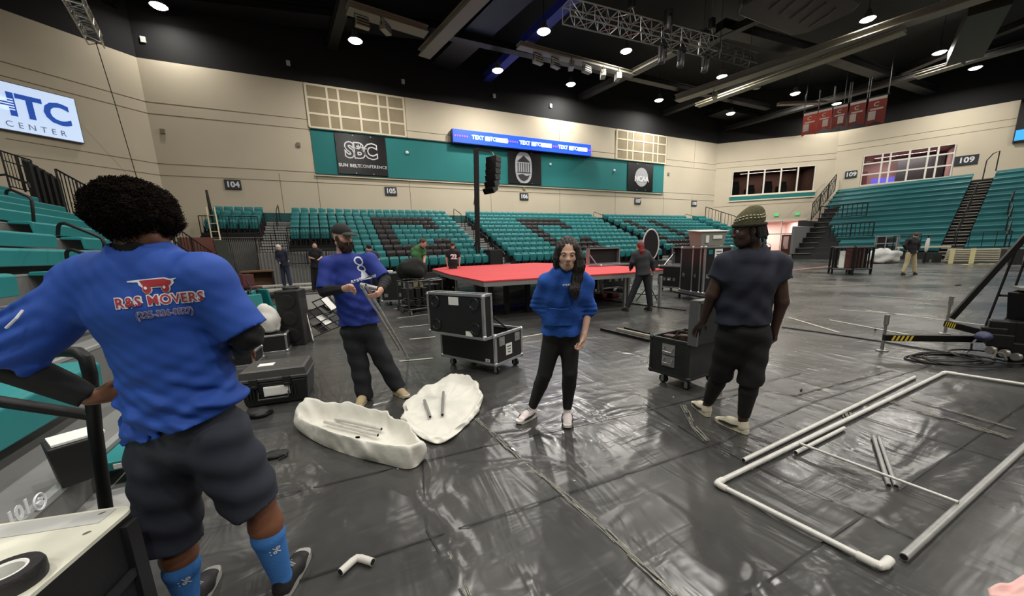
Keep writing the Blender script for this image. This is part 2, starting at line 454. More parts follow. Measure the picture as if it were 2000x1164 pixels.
mb = MB(); mb.box(wallpt(W1, W2, (BOOTH[0]+BOOTH[1])/2, 6.82, .05), (BOOTH[1]-BOOTH[0]+.3, .1, .42), math.atan2(W2[1]-W1[1], W2[0]-W1[0])); struct(mb.build('trim_9', TEAL))
mb = MB()
for z in (6.55, 7.08): mb.box(wallpt(W1, W2, (BOOTH[0]+BOOTH[1])/2, z, .06), (BOOTH[1]-BOOTH[0]+.4, .12, .12), math.atan2(W2[1]-W1[1], W2[0]-W1[0]))
struct(mb.build('trim_10', TANL))
# booth interior things
bm_ = M('dark_gear', (18, 17, 18), .5); a1 = math.atan2(W2[1]-W1[1], W2[0]-W1[0])
for k, (u, hh) in enumerate(((.08, 1.3), (.28, .8), (.5, 1.1), (.68, .9))):
    mb = MB(); s = BOOTH[0]+(BOOTH[1]-BOOTH[0])*u
    mb.box(wallpt(W1, W2, s, 7.15+hh/2, -1.6), (1.0, .5, hh), a1); mb.box(wallpt(W1, W2, s+.1, 7.15+hh+.25, -1.5), (.7, .08, .45), a1)
    tag(mb.build('control_desk', bm_), 'dark control desk in the booth window, %s from the left' % ORD[k+1], 'desk', 'desks in the control booth')

room(W2, W3, SUITE, 4.0, M('suite_pinkish_wall', (150, 118, 112), .9), 'wall_suite_interior')
window('window_2', W2, W3, SUITE, (0, .225, .32, .53, .73, .83, 1), (0, .36, .72, 1), .13)
room_light(W2, W3, SUITE, 4.0, 320, (1, .85, .85), 'suite_light')
a2 = math.atan2(W3[1]-W2[1], W3[0]-W2[0])
def suitebox(name, u0, u1, z0, z1, off, m, lb, cat):
    mb = MB(); s0 = SUITE[0]+(SUITE[1]-SUITE[0])*u0; s1 = SUITE[0]+(SUITE[1]-SUITE[0])*u1
    mb.box(wallpt(W2, W3, (s0+s1)/2, (z0+z1)/2, -off), (s1-s0, .12, z1-z0), a2); tag(mb.build(name, m), lb, cat)
suitebox('doorway_panel', .02, .1, 7.26, 9.1, 3.6, M('brown_door', (92, 52, 40), .6), 'brown door inside the suite at its left end', 'door')
suitebox('partition', .45, .98, 7.26, 9.9, 3.2, M('dark_partition', (38, 36, 36), .6), 'dark partition inside the right half of the suite', 'partition')
suitebox('glowing_screen', .14, .42, 7.3, 8.0, 1.6, M('violet_screen', (120, 110, 235), .5, emit=.9), 'low violet glowing screen in the suite window', 'screen')

# ground-floor doors under the booth
PINK = M('vestibule_wall', (226, 196, 186), .8)
room(W1, W2, DOORS, 5.0, PINK, 'wall_vestibule')
room_light(W1, W2, DOORS, 5.0, 420, (1, .88, .85), 'vestibule_light')
def doorleaf(s0, s1, n):
    t = MB(); br = M('brown_door', (92, 52, 40), .6)
    f = lambda s, z, off=-.25: wallpt(W1, W2, s, z, off)
    for s in (s0+.08, s1-.08): t.box(f(s, 1.25), (.16, .08, 2.5), a1)
    t.box(f((s0+s1)/2, 2.42), (s1-s0-.3, .08, .16), a1); t.box(f((s0+s1)/2, .45), (s1-s0-.3, .08, .9), a1)
    d = struct(t.build('door_%d' % n, br))
    g = MB(); g.box(f((s0+s1)/2, 1.6), (s1-s0-.3, .02, 1.5), a1); struct(g.build('glass', M('frosted_door_glass', (215, 180, 178), .35), d))
    h = MB(); h.box(f(s0+.22 if n % 2 else s1-.22, 1.05, -.16), (.05, .08, .35), a1); struct(h.build('handle', M('brass', (170, 140, 90), .3, .9), d))
sD = sb(1528, 470); sE = sb(1562, 470)
doorleaf(sD, (sD+sE)/2, 1); doorleaf((sD+sE)/2, sE, 2)
mb = MB(); fm = M('white_window_frame', (225, 222, 212), .5)
mb.box(wallpt(W1, W2, (DOORS[0]+DOORS[1])/2, 2.62, -.25), (DOORS[1]-DOORS[0], .1, .14), a1)
for s in (DOORS[0]+1.0, sD-.12, sE+.08, DOORS[0]+.06): mb.box(wallpt(W1, W2, s, 2.0, -.25), (.1, .1, 4.0), a1)
mb.box(wallpt(W1, W2, (DOORS[0]+DOORS[1])/2, 4.1, .02), (DOORS[1]-DOORS[0]+.2, .1, .12), a1)
struct(mb.build('trim_11', fm))
for u, lb in ((sb(1516, 424), 'small green exit light left above the doors'), (sb(1556, 424), 'small green exit light right above the doors')):
    mb = MB(); mb.box(wallpt(W1, W2, u, 4.75, .06), (.42, .1, .28), a1); tag(mb.build('exit_sign', M('green_exit', (90, 190, 120), .5, emit=.6)), lb, 'exit sign')

# left video board on the angled wall
t = thing('video_board', 'large lit white video board on the angled wall at far left', 'video board', (-11.5, 27.6, 7.75))
ua = nrm((A0[0]-A1[0], A0[1]-A1[1], 0)); na = np.cross(ua, Z1)
p0 = onwall(152, 240, A0, A1); p0[2] = 8.8; cen = p0-ua*2.6
aw = math.atan2(ua[1], ua[0])
mb = MB(); mb.box(cen+na*.1, (5.2, .2, 2.14), aw); mb.build('frame', M('board_frame', (90, 95, 100), .5), t, world=True)
mb = MB(); mb.box(cen+na*.21, (5.14, .03, 2.06), aw); mb.build('screen', M('pale_blue_led', (196, 216, 245), .5, emit=.75), t, world=True)
BL = M('logo_blue', (30, 86, 190), .5, emit=.4)
mb = MB(); e = p0+na*.24; e[2] = 8.8
letters_on(mb, 'HTC', 1.36, e-ua*1.62+Z1*.06, ua, Z1, 0, .01, .045, .95); mb.build('logo_letters', BL, t, world=True)
mb = MB()
for k in range(5): mb.box(e-ua*2.55+Z1*(-.12+.11*k)+na*.01, (.9, .02, .045), aw)
mb.build('logo_stripes', M('white_led2', (215, 228, 248), .5, emit=.8), t, world=True)
mb = MB(); letters_on(mb, 'CENTER', .36, e-ua*1.55-Z1*.78, ua, Z1, 0, .01, .0, .95, 1.75); mb.build('caption', M('grey_led', (120, 130, 150), .5, emit=.25), t, world=True)
# right video board seen at the frame edge
pr = onwall(1990, 235, W3, W4)
t = thing('side_video_board', 'black video board with blue strip at the right edge of view', 'video board', pr)
ub = nrm((W4[0]-W3[0], W4[1]-W3[1], 0)); nb2 = np.cross(ub, Z1); ab = math.atan2(ub[1], ub[0])
pe = onwall(1976, 280, W3, W4); pe2 = pe+ub*3
pt = onwall(1995, 195, W3, W4)
mb = MB(); mb.box((pe+ub*3+nb2*.2)+Z1*((pt[2]-pe[2])/2), (6, .3, pt[2]-pe[2]), ab); mb.build('housing', BLKG, t, world=True)
mb = MB(); mb.box((pe+ub*3.0+nb2*.37)+Z1*.55, (5.9, .03, .85), ab); mb.build('blue_strip', M('sky_led', (50, 140, 240), .5, emit=1.2), t, world=True)

# ------------------------------------------------------------------ roof steel
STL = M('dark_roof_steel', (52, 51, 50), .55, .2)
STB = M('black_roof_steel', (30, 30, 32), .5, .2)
LIT = M('pale_steel_lit_tone', (150, 145, 132), .6)  # pale steel grey with the lamplight on the girders put into it
BLU = M('blue_toned_steel', (56, 66, 176), .5)  # one even blue tone for the slanting beam
def beam(name, a, b, z, w_, h, m, lb, cat='roof beam', ext=(0, 0)):
    A = onz(*a, z); B = onz(*b, z); d = nrm(B-A); A = A-d*ext[0]; B = B+d*ext[1]
    mb = MB(); mb.bar(A, B, w_, h); mb.bar(A-Z1*h*.5, B-Z1*h*.5, w_*1.7, .06); mb.bar(A+Z1*h*.5, B+Z1*h*.5, w_*1.7, .06)
    o = mb.build(name, m); tag(o, lb, cat); return A, B
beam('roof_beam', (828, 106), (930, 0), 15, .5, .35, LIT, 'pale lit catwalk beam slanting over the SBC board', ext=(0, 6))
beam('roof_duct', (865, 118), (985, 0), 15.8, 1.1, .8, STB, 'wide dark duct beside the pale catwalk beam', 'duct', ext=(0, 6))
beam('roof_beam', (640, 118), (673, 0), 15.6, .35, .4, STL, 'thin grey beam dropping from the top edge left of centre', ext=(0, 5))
beam('roof_beam', (678, 14), (832, 62), 15, .5, .3, LIT, 'pale lit beam carrying two floodlights at upper left')  # lit end of the long beam, given the pale lit tone
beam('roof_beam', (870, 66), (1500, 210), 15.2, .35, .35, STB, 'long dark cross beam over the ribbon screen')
beam('roof_beam', (1012, 88), (1236, 146), 14.8, .35, .22, LIT, 'pale bar for the lit stretch of the beam behind the row of floodlights')  # added bar: lit stretch of the dark cross beam as a paler piece
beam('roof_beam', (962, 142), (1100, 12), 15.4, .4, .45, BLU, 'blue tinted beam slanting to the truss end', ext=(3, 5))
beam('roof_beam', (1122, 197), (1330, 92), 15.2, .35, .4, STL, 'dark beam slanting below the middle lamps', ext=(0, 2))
beam('roof_beam', (1236, 142), (1318, 100), 14.9, .4, .25, LIT, 'short pale bar for the lit stretch of the beam left of the moving lights')  # paler bar laid along the dark slanting beam where lamps light it
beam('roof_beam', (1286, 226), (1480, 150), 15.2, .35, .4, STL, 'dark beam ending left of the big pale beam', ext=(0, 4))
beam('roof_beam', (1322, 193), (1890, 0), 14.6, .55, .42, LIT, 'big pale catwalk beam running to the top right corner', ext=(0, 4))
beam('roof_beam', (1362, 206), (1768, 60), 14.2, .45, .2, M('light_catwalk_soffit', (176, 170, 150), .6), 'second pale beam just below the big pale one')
beam('roof_beam', (1414, 253), (1884, 120), 14.6, .4, .35, STL, 'dark beam above the hanging banners', ext=(0, 12))
beam('roof_beam', (1520, 203), (1610, 200), 14.4, .3, .16, LIT, 'short pale beam left of the banners')
beam('roof_beam', (1790, 150), (1882, 122), 14.2, .5, .2, LIT, 'short pale bar for the lit stretch of the right beam below the big lamp')  # paler piece over the dark banner beam, standing for light on it
beam('roof_beam', (1605, 104), (1832, 182), 15.2, .5, .5, STB, 'dark cross beam under the big pale beam')
beam('roof_beam', (1405, 52), (1600, 104), 15.4, .5, .5, STB, 'dark cross beam right of the truss')
beam('roof_beam', (1385, 80), (1560, 0), 15.3, .3, .35, STL, 'thin dark beam beside the scoreboard panel', ext=(0, 3))
beam('roof_beam', (1640, 190), (1960, 60), 15.4, .35, .35, STB, 'long dark beam at the upper right', ext=(0, 6))
beam('roof_beam', (1400, 215), (1560, 250), 15.5, 1.2, .5, STB, 'wide dark duct left of the banners')
beam('roof_beam', (210, 0), (262, 62), 15.4, .3, .3, STB, 'thin dark beam at the top left near the truss')
beam('roof_beam', (330, 0), (860, 60), 16.2, .9, .5, STB, 'wide dark girder along the top left', ext=(4, 0))
# grey hanging duct piece upper right
t = MB(); a_, b_ = onz(1885, 108, 14.2), onz(1935, 5, 15.2); t.bar(a_, b_, 1.7, .9); tag(t.build('hanging_duct', M('galvanised_duct', (88, 84, 74), .5, .3)), 'grey box duct hanging at the upper right', 'duct')
# scoreboard underside
c = onz(1560, 18, 14.0)
mb = MB(); mb.prism([(-2.6, -1.7), (2.6, -1.7), (3.2, -1.1), (3.2, 1.1), (2.6, 1.7), (-2.6, 1.7), (-3.2, 1.1), (-3.2, -1.1)], c, X1, np.array([0, 1.0, 0]), 1.4)
sb_ = thing('scoreboard', 'dark centre scoreboard seen from below at the top edge', 'scoreboard', c)
mb.build('body', M('scoreboard_black', (38, 34, 33), .5), sb_, world=True, bevel=.1)
mb = MB()
for k in range(5): mb.tube([c+np.array([-2.2+k*1.0, -.9, -.04]), c+np.array([-1.9+k*1.0, -.4+.3*(k % 2), -.06]), c+np.array([-1.5+k, .7, -.04])], .03, 6)
mb.build('cabling', M('cable_grey', (90, 88, 84), .5), sb_, world=True)
for dx in (-2, 2):
    mb = MB(); mb.cyl(c+np.array([dx, 0, 1.3]), (c[0]+dx, c[1], 18), .03, 6); mb.build('hanger_cable', STL, sb_, world=True)

# ------------------------------------------------------------------ lighting truss and fixtures
ALU = M('truss_aluminium', (165, 163, 158), .35, .8)
def truss(name, A, B, s, m, lb, bays=10, w_=.05):
    A = np.array(A, float); B = np.array(B, float); t = thing(name, lb, 'truss', A)
    d = nrm(B-A); x = nrm(np.cross(d, Z1)); y = np.cross(x, d)
    cs = [(x*a+y*b)*s/2 for a, b in ((1, 1), (1, -1), (-1, -1), (-1, 1))]
    for c_ in cs:
        mb = MB(); mb.cyl(A+c_, B+c_, w_, 6); mb.build('chord', m, t, world=True)
    mb = MB(); L = np.linalg.norm(B-A)
    for k in range(bays):
        p = A+d*L*k/bays; q = A+d*L*(k+1)/bays
        for i in range(4):
            a, b = cs[i], cs[(i+1) % 4]
            if k % 2: a, b = b, a
            mb.cyl(p+a, q+b, w_*.6, 5); mb.cyl(p+a, p+b, w_*.6, 5)
    mb.build('lacing', m, t, world=True)
    for f in (.08, .92):
        q = A+d*L*f; mb = MB(); mb.cyl(q+Z1*s/2, (q[0], q[1], RT_Z-.01), .02, 5); mb.build('hanger_cable', STL, t, world=True)
    return A, B
TA, TB = truss('lighting_truss', onz(1106, 22, 13.2), onz(1392, 92, 13.2), .75, ALU, 'aluminium box truss carrying moving lights over the stage', 14, .035)
truss('lighting_truss', onz(1400, 96, 13.3), onz(1470, 118, 13.3), .6, STL, 'dark end piece of truss right of the aluminium one', 5, .035)
truss('angled_truss', onz(138, -12, 12.2), onz(186, 78, 12.6), .55, ALU, 'aluminium truss leaning at the top left corner', 7, .035)
for i, f in enumerate((.4, .98)):
    p = TA+(TB-TA)*f; t = thing('chain_hoist', 'chain hoist over the truss %s' % ('middle' if i == 0 else 'right end'), 'hoist', p, group='chain hoists above the truss')
    mb = MB(); mb.box(p+Z1*1.2, (.3, .3, .55)); mb.build('motor', STB, t, world=True, bevel=.03)
    mb = MB(); mb.cyl(p+Z1*1.5, p+Z1*4.5, .04, 6); mb.build('chain', ALU, t, world=True)
    mb = MB(); mb.tube([p+np.array([.3, 0, .35]), p+Z1*1.0, p+np.array([-.3, 0, .35])], .03, 6); mb.build('sling', ALU, t, world=True)
def mover(p, lb):
    t = thing('moving_light', lb, 'moving light', p, group='moving lights under the truss')
    mb = MB(); mb.box(p-Z1*.12, (.42, .32, .2)); mb.build('base', STB, t, world=True, bevel=.03)
    for s in (-1, 1):
        mb = MB(); mb.box(p+np.array([s*.22, 0, -.45]), (.06, .16, .6)); mb.build('yoke_arm', STB, t, world=True)
    mb = MB(); mb.lathe([(.0, .2), (.13, .18), (.17, 0), (.19, -.45), (.16, -.5), (0, -.5)], p-Z1*.55, 14, roty(.15)); mb.build('head', M('mover_head', (70, 70, 68), .35), t, world=True, smooth=True)
for x, lb in ((.62, 'first'), (.76, 'second'), (.95, 'third')):
    p = TA+(TB-TA)*x-Z1*.39; mover(p, '%s moving light from the left hanging under the truss' % lb)
p = onz(1306, 18, 14.0); mover(p, 'moving light hanging alone above the truss')
def flood(x, y, z, rz, lb, s=.75):
    p = onz(x, y, z); t = thing('floodlight', lb, 'floodlight', p, rz)
    fm = M('flood_housing', (165, 160, 145), .5)
    mb = MB(); mb.prism([(-s/2, -.22), (s/2, -.22), (s/2*.8, .22), (-s/2*.8, .22)], (0, -.2, 0), X1, Z1, -.35); mb.build('housing', fm, t, bevel=.02)
    mb = MB()
    for k in range(3): mb.box((0, -.22, -.14+.14*k), (s*.85, .04, .03))
    mb.build('louvre', STB, t)
    mb = MB(); mb.tube([(-s/2, 0, 0), (-s/2, 0, .4), (s/2, 0, .4), (s/2, 0, 0)], .025, 6); mb.build('yoke', STL, t)
for i, (x, y, a) in enumerate(((707, 46, .2), (752, 55, .9), (1050, 118, .2), (1084, 126, .3), (1115, 128, 1.1), (1145, 136, .2), (1177, 145, 1.0), (1206, 150, 1.2))):
    flood(x, y, 14.24, a, ('floodlight on the pale beam at upper left, %s of two' % ORD[i+1]) if i < 2 else ('%s floodlight from the left in the row above the ribbon screen' % ORD[i-1]))
flood(1395, 186, 14.0, .5, 'floodlight clamped under the big pale beam')
flood(1478, 168, 14.2, 1.3, 'small bright floodlight right of the big pale beam lamp', .45)

# ------------------------------------------------------------------ high-bay lamps (the light of the hall)
LM = bpy.data.materials.new('lamp_lens'); LM.use_nodes = True
lb_ = LM.node_tree.nodes['Principled BSDF']; lb_.inputs['Emission Color'].default_value = (1, .95, .86, 1); lb_.inputs['Emission Strength'].default_value = 22
def highbay(p, lb=None, power=LAMP_POWER, r=.42, col=(1, .96, .89), visible=True):
    p = np.array(p, float)
    if visible:
        t = thing('high_bay_lamp', lb, 'ceiling lamp', p)
        mb = MB(); mb.lathe([(.12, .55), (.16, .5), (.18, .3), (r, 0), (r-.02, 0), (.16, .28)], p, 18); mb.build('reflector', M('lamp_reflector', (150, 150, 148), .3, .7), t, world=True, smooth=True)
        mb = MB(); mb.lathe([(r*.85, .03), (r*.7, -.06), (r*.3, -.11), (0, -.12)], p, 18); mb.build('lens', LM, t, world=True, smooth=True)
        mb = MB(); mb.cyl(p+Z1*.55, (p[0], p[1], RT_Z-.02), .025, 6); mb.build('stem', STB, t, world=True)
    L = bpy.data.lights.new('high_bay_light', 'AREA'); L.shape = 'DISK'; L.size = r*1.7; L.energy = power; L.color = col
    o = bpy.data.objects.new('high_bay_light', L); COL.objects.link(o); o.location = p-Z1*.14
    L.spread = math.radians(170)
LP = [((310, 12), 'lamp at the top left above the angled wall'), ((694, 80), 'lamp below the upper left floodlights'), ((1062, 62), 'warm lamp beside the blue beam'), ((972, 138), 'lamp above the ribbon screen'), ((1223, 100), 'warm lamp left of the moving lights'), ((1115, 165), 'lamp below the row of floodlights'), ((1287, 196), 'lamp above the right panel grid'), ((1410, 150), 'lamp on the big pale beam, lower end'), ((1553, 183), 'lamp above the left banner'), ((1427, 222), 'small lamp left of the banners'), ((1695, 38), 'large lamp near the top of the big pale beam'), ((1835, 103), 'large lamp at the right under the grey duct'), ((1905, 133), 'lamp right of the grey duct'), ((1634, 203), 'small lamp just behind the banners')]
for i, ((x, y), lb) in enumerate(LP): highbay(onz(x, y, 14.2 if i in (1, 2, 3, 9) else 15.3), lb, LAMP_POWER*{0: .3, 13: .4, 1: .7}.get(i, 1.0))
for X in (-6, 4, 14, 26, 38, 50):
    for Y in (-14, -6, 2, 10):
        if Y == 10 and X > 20: continue
        highbay((X, Y, 15.8), visible=False, power=LAMP_POWER*.9)

# ------------------------------------------------------------------ banners
RED = M('banner_red', (186, 72, 60), .8); REDD = M('banner_red_dark', (140, 62, 54), .8); WB = M('banner_white', (205, 190, 180), .8)
pipeA, pipeB = onz(1569, 223, 12.6), onz(1738, 184, 12.6)
bx = [(1570, 1601), (1602, 1631), (1633, 1662), (1666, 1697), (1701, 1735)]
for i, (x0, x1) in enumerate(bx):
    f0 = (x0-1569)/169; f1 = (x1-1569)/169; P = pipeA+(pipeB-pipeA)*f0; Q = pipeA+(pipeB-pipeA)*f1
    t = thing('banner', 'red and white pennant banner hanging on a pipe, %s from the left' % ORD[i+1], 'banner', P, group='row of banners')
    u = nrm(Q-P); W_ = np.linalg.norm(Q-P); Hh = W_*1.9; n = np.cross(u, Z1)
    prof = [(0, 0), (W_, 0), (W_, -Hh), (W_/2, -Hh*.86), (0, -Hh)]
    mb = MB(); mb.prism(prof[::-1], P+n*.0, u, Z1, -.02); mb.build('cloth', RED if i < 2 else REDD, t, world=True)
    mb = MB(); mb.box(P+u*W_/2-Z1*Hh*.05+n*.02, (W_*.96, .02, Hh*.1), math.atan2(u[1], u[0]))
    letters_on(mb, 'C', W_*.42, P+u*W_*.45-Z1*Hh*.26+n*.03, u, Z1, 0, .01, .01)
    mb.box(P+u*W_*.5-Z1*Hh*.42+n*.02, (W_*.7, .02, Hh*.06), math.atan2(u[1], u[0]))
    mb.box(P+u*W_*(.28 if i in (0, 3, 4) else .6)-Z1*Hh*.64+n*.02, (W_*.4, .02, Hh*.32), math.atan2(u[1], u[0])); mb.build('white_print', WB, t, world=True)
    for q in (P, Q):
        mb = MB(); mb.cyl(q, q+Z1*1.6, .025, 5); mb.build('hanging_wire', STL, t, world=True)
bp_ = thing('banner_pipe', 'thin pipe holding the five banners', 'pipe', pipeA)
mb = MB(); mb.cyl(pipeA+Z1*.08, pipeB+Z1*.08, .05, 6); mb.build('pipe', STL, bp_, world=True)
for f in (.02, .5, .98):
    q = pipeA+(pipeB-pipeA)*f; mb = MB(); mb.cyl(q+Z1*.08, (q[0], q[1], RT_Z-.01), .02, 5); mb.build('hanger_cable', STL, bp_, world=True)

mb = MB(); mb.tube([onz(186, 78, 12.4), ony(224, 200, 28), ony(268, 350, 29.5)], .02, 5); tag(mb.build('hanging_cable', STB), 'thin dark cable hanging down the wall at upper left', 'cable')

# ================================================================== floor
FM = bpy.data.materials.new('black_vinyl_floor_cover'); FM.use_nodes = True
nt = FM.node_tree; b = nt.nodes['Principled BSDF']
b.inputs['Specular IOR Level'].default_value = .6
tc = nt.nodes.new('ShaderNodeTexCoord')
def N(tp, **k):
    n = nt.nodes.new(tp)
    for a, v in k.items(): n.inputs[a].default_value = v
    return n
def LK(a, b_): nt.links.new(a, b_)
n1 = N('ShaderNodeTexNoise', Scale=.55, Detail=5, Roughness=.6); LK(tc.outputs['Object'], n1.inputs['Vector'])
cr = nt.nodes.new('ShaderNodeValToRGB'); cr.color_ramp.elements[0].position = .3; cr.color_ramp.elements[1].position = .72
cr.color_ramp.elements[0].color = (*lin((52, 52, 53)), 1); cr.color_ramp.elements[1].color = (*lin((74, 73, 70)), 1)
LK(n1.outputs[0], cr.inputs[0]); LK(cr.outputs[0], b.inputs['Base Color'])
rr = nt.nodes.new('ShaderNodeMapRange'); rr.inputs[1].default_value = .3; rr.inputs[2].default_value = .7; rr.inputs[3].default_value = .17; rr.inputs[4].default_value = .38
LK(n1.outputs[0], rr.inputs[0]); LK(rr.outputs[0], b.inputs['Roughness'])
# soft wrinkles: two stretched, distorted noises
mp = nt.nodes.new('ShaderNodeMapping'); mp.inputs['Scale'].default_value = (.7, 2.2, 1); mp.inputs['Rotation'].default_value = (0, 0, .5); LK(tc.outputs['Object'], mp.inputs[0])
n2 = N('ShaderNodeTexNoise', Scale=1.3, Detail=3, Distortion=1.6); LK(mp.outputs[0], n2.inputs['Vector'])
mp2 = nt.nodes.new('ShaderNodeMapping'); mp2.inputs['Scale'].default_value = (2.0, .6, 1); mp2.inputs['Rotation'].default_value = (0, 0, -.4); LK(tc.outputs['Object'], mp2.inputs[0])
n3 = N('ShaderNodeTexNoise', Scale=1.6, Detail=2, Distortion=2.2); LK(mp2.outputs[0], n3.inputs['Vector'])
ad = nt.nodes.new('ShaderNodeMath'); ad.operation = 'ADD'; LK(n2.outputs[0], ad.inputs[0]); LK(n3.outputs[0], ad.inputs[1])
n4 = N('ShaderNodeTexNoise', Scale=14, Detail=2); LK(tc.outputs['Object'], n4.inputs['Vector'])
ml = nt.nodes.new('ShaderNodeMath'); ml.operation = 'MULTIPLY_ADD'; ml.inputs[1].default_value = .05; LK(n4.outputs[0], ml.inputs[0]); LK(ad.outputs[0], ml.inputs[2])
bp = nt.nodes.new('ShaderNodeBump'); bp.inputs['Strength'].default_value = .27; bp.inputs['Distance'].default_value = .035
LK(ml.outputs[0], bp.inputs['Height']); LK(bp.outputs[0], b.inputs['Normal'])

# floor mesh: fine near the camera so folds are real relief, coarse elsewhere
def fold_height(x, y):
    h = 0.0
    for (ax, ay, bx_, by, wd, am) in FOLDS:
        dx, dy = bx_-ax, by-ay; L2 = dx*dx+dy*dy; t = ((x-ax)*dx+(y-ay)*dy)/L2
        if -.05 < t < 1.05:
            tt = min(1, max(0, t)); wob = .03*math.sin(9*tt+ax*5)
            d = abs((x-ax)*dy-(y-ay)*dx)/math.sqrt(L2)+0
            d = abs(((x-ax)*dy-(y-ay)*dx)/math.sqrt(L2)+wob)
            h += am*math.exp(-(d/wd)**2)*math.sin(math.pi*tt)**.5
    return h
rs = random.Random(3)
def fl(a, b_, wd, am):
    A = onz(*a); B = onz(*b_); return (A[0], A[1], B[0], B[1], wd, am)
FOLDS = [fl((800, 915), (925, 1160), .025, .018), fl((845, 960), (960, 1160), .02, .014), fl((620, 875), (790, 925), .03, .012), (1.12, 3.0, 1.22, 1.0, .02, .008),
         fl((650, 1000), (750, 1040), .03, .012), fl((900, 1000), (860, 930), .025, .012), fl((1130, 905), (860, 905), .03, .012), fl((1480, 1160), (1870, 880), .025, .012), fl((1560, 1105), (1640, 1160), .03, .02),
         fl((1500, 1110), (1440, 1160), .04, .022), fl((1600, 900), (1700, 935), .03, .01), fl((1620, 985), (1700, 1000), .03, .012), fl((1690, 985), (1790, 1050), .025, .012), fl((1730, 995), (1830, 1050), .02, .01),
         fl((560, 900), (660, 925), .03, .012), fl((530, 940), (640, 965), .04, .016), fl((1010, 1110), (1060, 1160), .03, .014), fl((870, 1060), (900, 1160), .03, .014), fl((1250, 960), (1300, 985), .03, .01), fl((1060, 835), (1280, 790), .02, .01), fl((930, 870), (1060, 830), .03, .012)]
for k in range(60):
    x = rs.uniform(-.3, 6.5); y = rs.uniform(.5, 7.5); a = rs.gauss(.3, .5) if rs.random() < .6 else rs.gauss(1.8, .5); L = rs.uniform(.3, 1.1)
    FOLDS.append((x, y, x+L*math.cos(a), y+L*math.sin(a), rs.uniform(.015, .035), rs.uniform(.003, .008)))
def floor_mesh():
    x0, x1, y0, y1, st = -1.2, 7.6, .3, 8.0, .035
    nx = int((x1-x0)/st); ny = int((y1-y0)/st)
    xs = np.linspace(x0, x1, nx+1); ys = np.linspace(y0, y1, ny+1)
    Xg, Yg = np.meshgrid(xs, ys, indexing='ij'); Z = np.zeros_like(Xg)
    for (ax, ay, bx_, by, wd, am) in FOLDS:
        dx, dy = bx_-ax, by-ay; L2 = dx*dx+dy*dy; t = ((Xg-ax)*dx+(Yg-ay)*dy)/L2; tt = np.clip(t, 0, 1)
        d = ((Xg-ax)*dy-(Yg-ay)*dx)/math.sqrt(L2)+.03*np.sin(9*tt+ax*5)
        Z += am*np.exp(-(d/wd)**2)*np.sin(math.pi*tt)**.5*((t > 0) & (t < 1))
    Z = np.minimum(Z*1.25, .028)
    edge = np.minimum.reduce([Xg-x0, x1-Xg, Yg-y0, y1-Yg]); Z *= np.clip(edge/.2, 0, 1)
    V = np.stack([Xg.ravel(), Yg.ravel(), Z.ravel()], 1).tolist()
    Fc = [(i*(ny+1)+j, (i+1)*(ny+1)+j, (i+1)*(ny+1)+j+1, i*(ny+1)+j+1) for i in range(nx) for j in range(ny)]
    n = len(V); B = [(-15.2, -22), (58.8, -22), (58.8, 30.6), (-15.2, 30.6)]
    V += [(x0, y0, 0), (x1, y0, 0), (x1, y1, 0), (x0, y1, 0)]+[(p[0], p[1], 0) for p in B]
    for k in range(4): Fc.append((n+k, n+4+k, n+4+(k+1) % 4, n+(k+1) % 4))
    return V, Fc
V_, F_ = floor_mesh()
fl_ = struct(mesh_obj('floor', V_, [f[::-1] if i >= len(F_)-4 else f for i, f in enumerate(F_)], FM, smooth=True))
for p in list(fl_.data.polygons)[-4:]: p.use_smooth = False

# seams and clear tape over them
TAPE = M('clear_tape', (124, 123, 114), .14, 0, var=.25, scale=25, bump=.5, bscale=60, coat=.5)
SEAM = M('vinyl_seam', (34, 34, 35), .4)
def strip(pts, wd, z, mb, wob=.0, rnd=None):
    P = []
    for i in range(len(pts)-1):
        a, b_ = np.array(pts[i], float), np.array(pts[i+1], float); n = max(2, int(np.linalg.norm(b_-a)/.12))
        for k in range(n): P.append(a+(b_-a)*k/n)
    P.append(np.array(pts[-1], float)); V = []; L = len(P)
    for i, p in enumerate(P):
        d = P[min(i+1, L-1)]-P[max(i-1, 0)]; d = d/max(1e-9, np.linalg.norm(d)); n = np.array([-d[1], d[0]])
        wl = wd/2*(1+(rnd.uniform(-wob, wob) if rnd else 0)); wr = wd/2*(1+(rnd.uniform(-wob, wob) if rnd else 0))
        zz = z+(rnd.uniform(0, .004) if rnd else 0)
        V += [(p[0]+n[0]*wl, p[1]+n[1]*wl, zz), (p[0]-n[0]*wr, p[1]-n[1]*wr, zz)]
    mb.add(V, [(2*i, 2*i+1, 2*i+3, 2*i+2) for i in range(L-1)])
rt_ = random.Random(5)
mb = MB()
for pts in ([(-.6, 2.68), (1.2, 2.58), (2.9, 2.42), (5, 2.3)], [(-.4, 1.86), (1.0, 1.79), (2.6, 1.72), (4.2, 1.78), (6.6, 1.66)], [(1.0, .8), (4.3, .81), (6.5, .8)], [(.5, 2.7), (.34, 1.9), (.43, 1.0)], [(2.72, 2.6), (2.55, 1.8), (2.6, .6)], [(4.3, 2.35), (4.15, 1.9), (4.1, .6)]):
    strip(pts, .011, .007, mb, .3, rt_)
struct(mb.build('trim_12', SEAM))
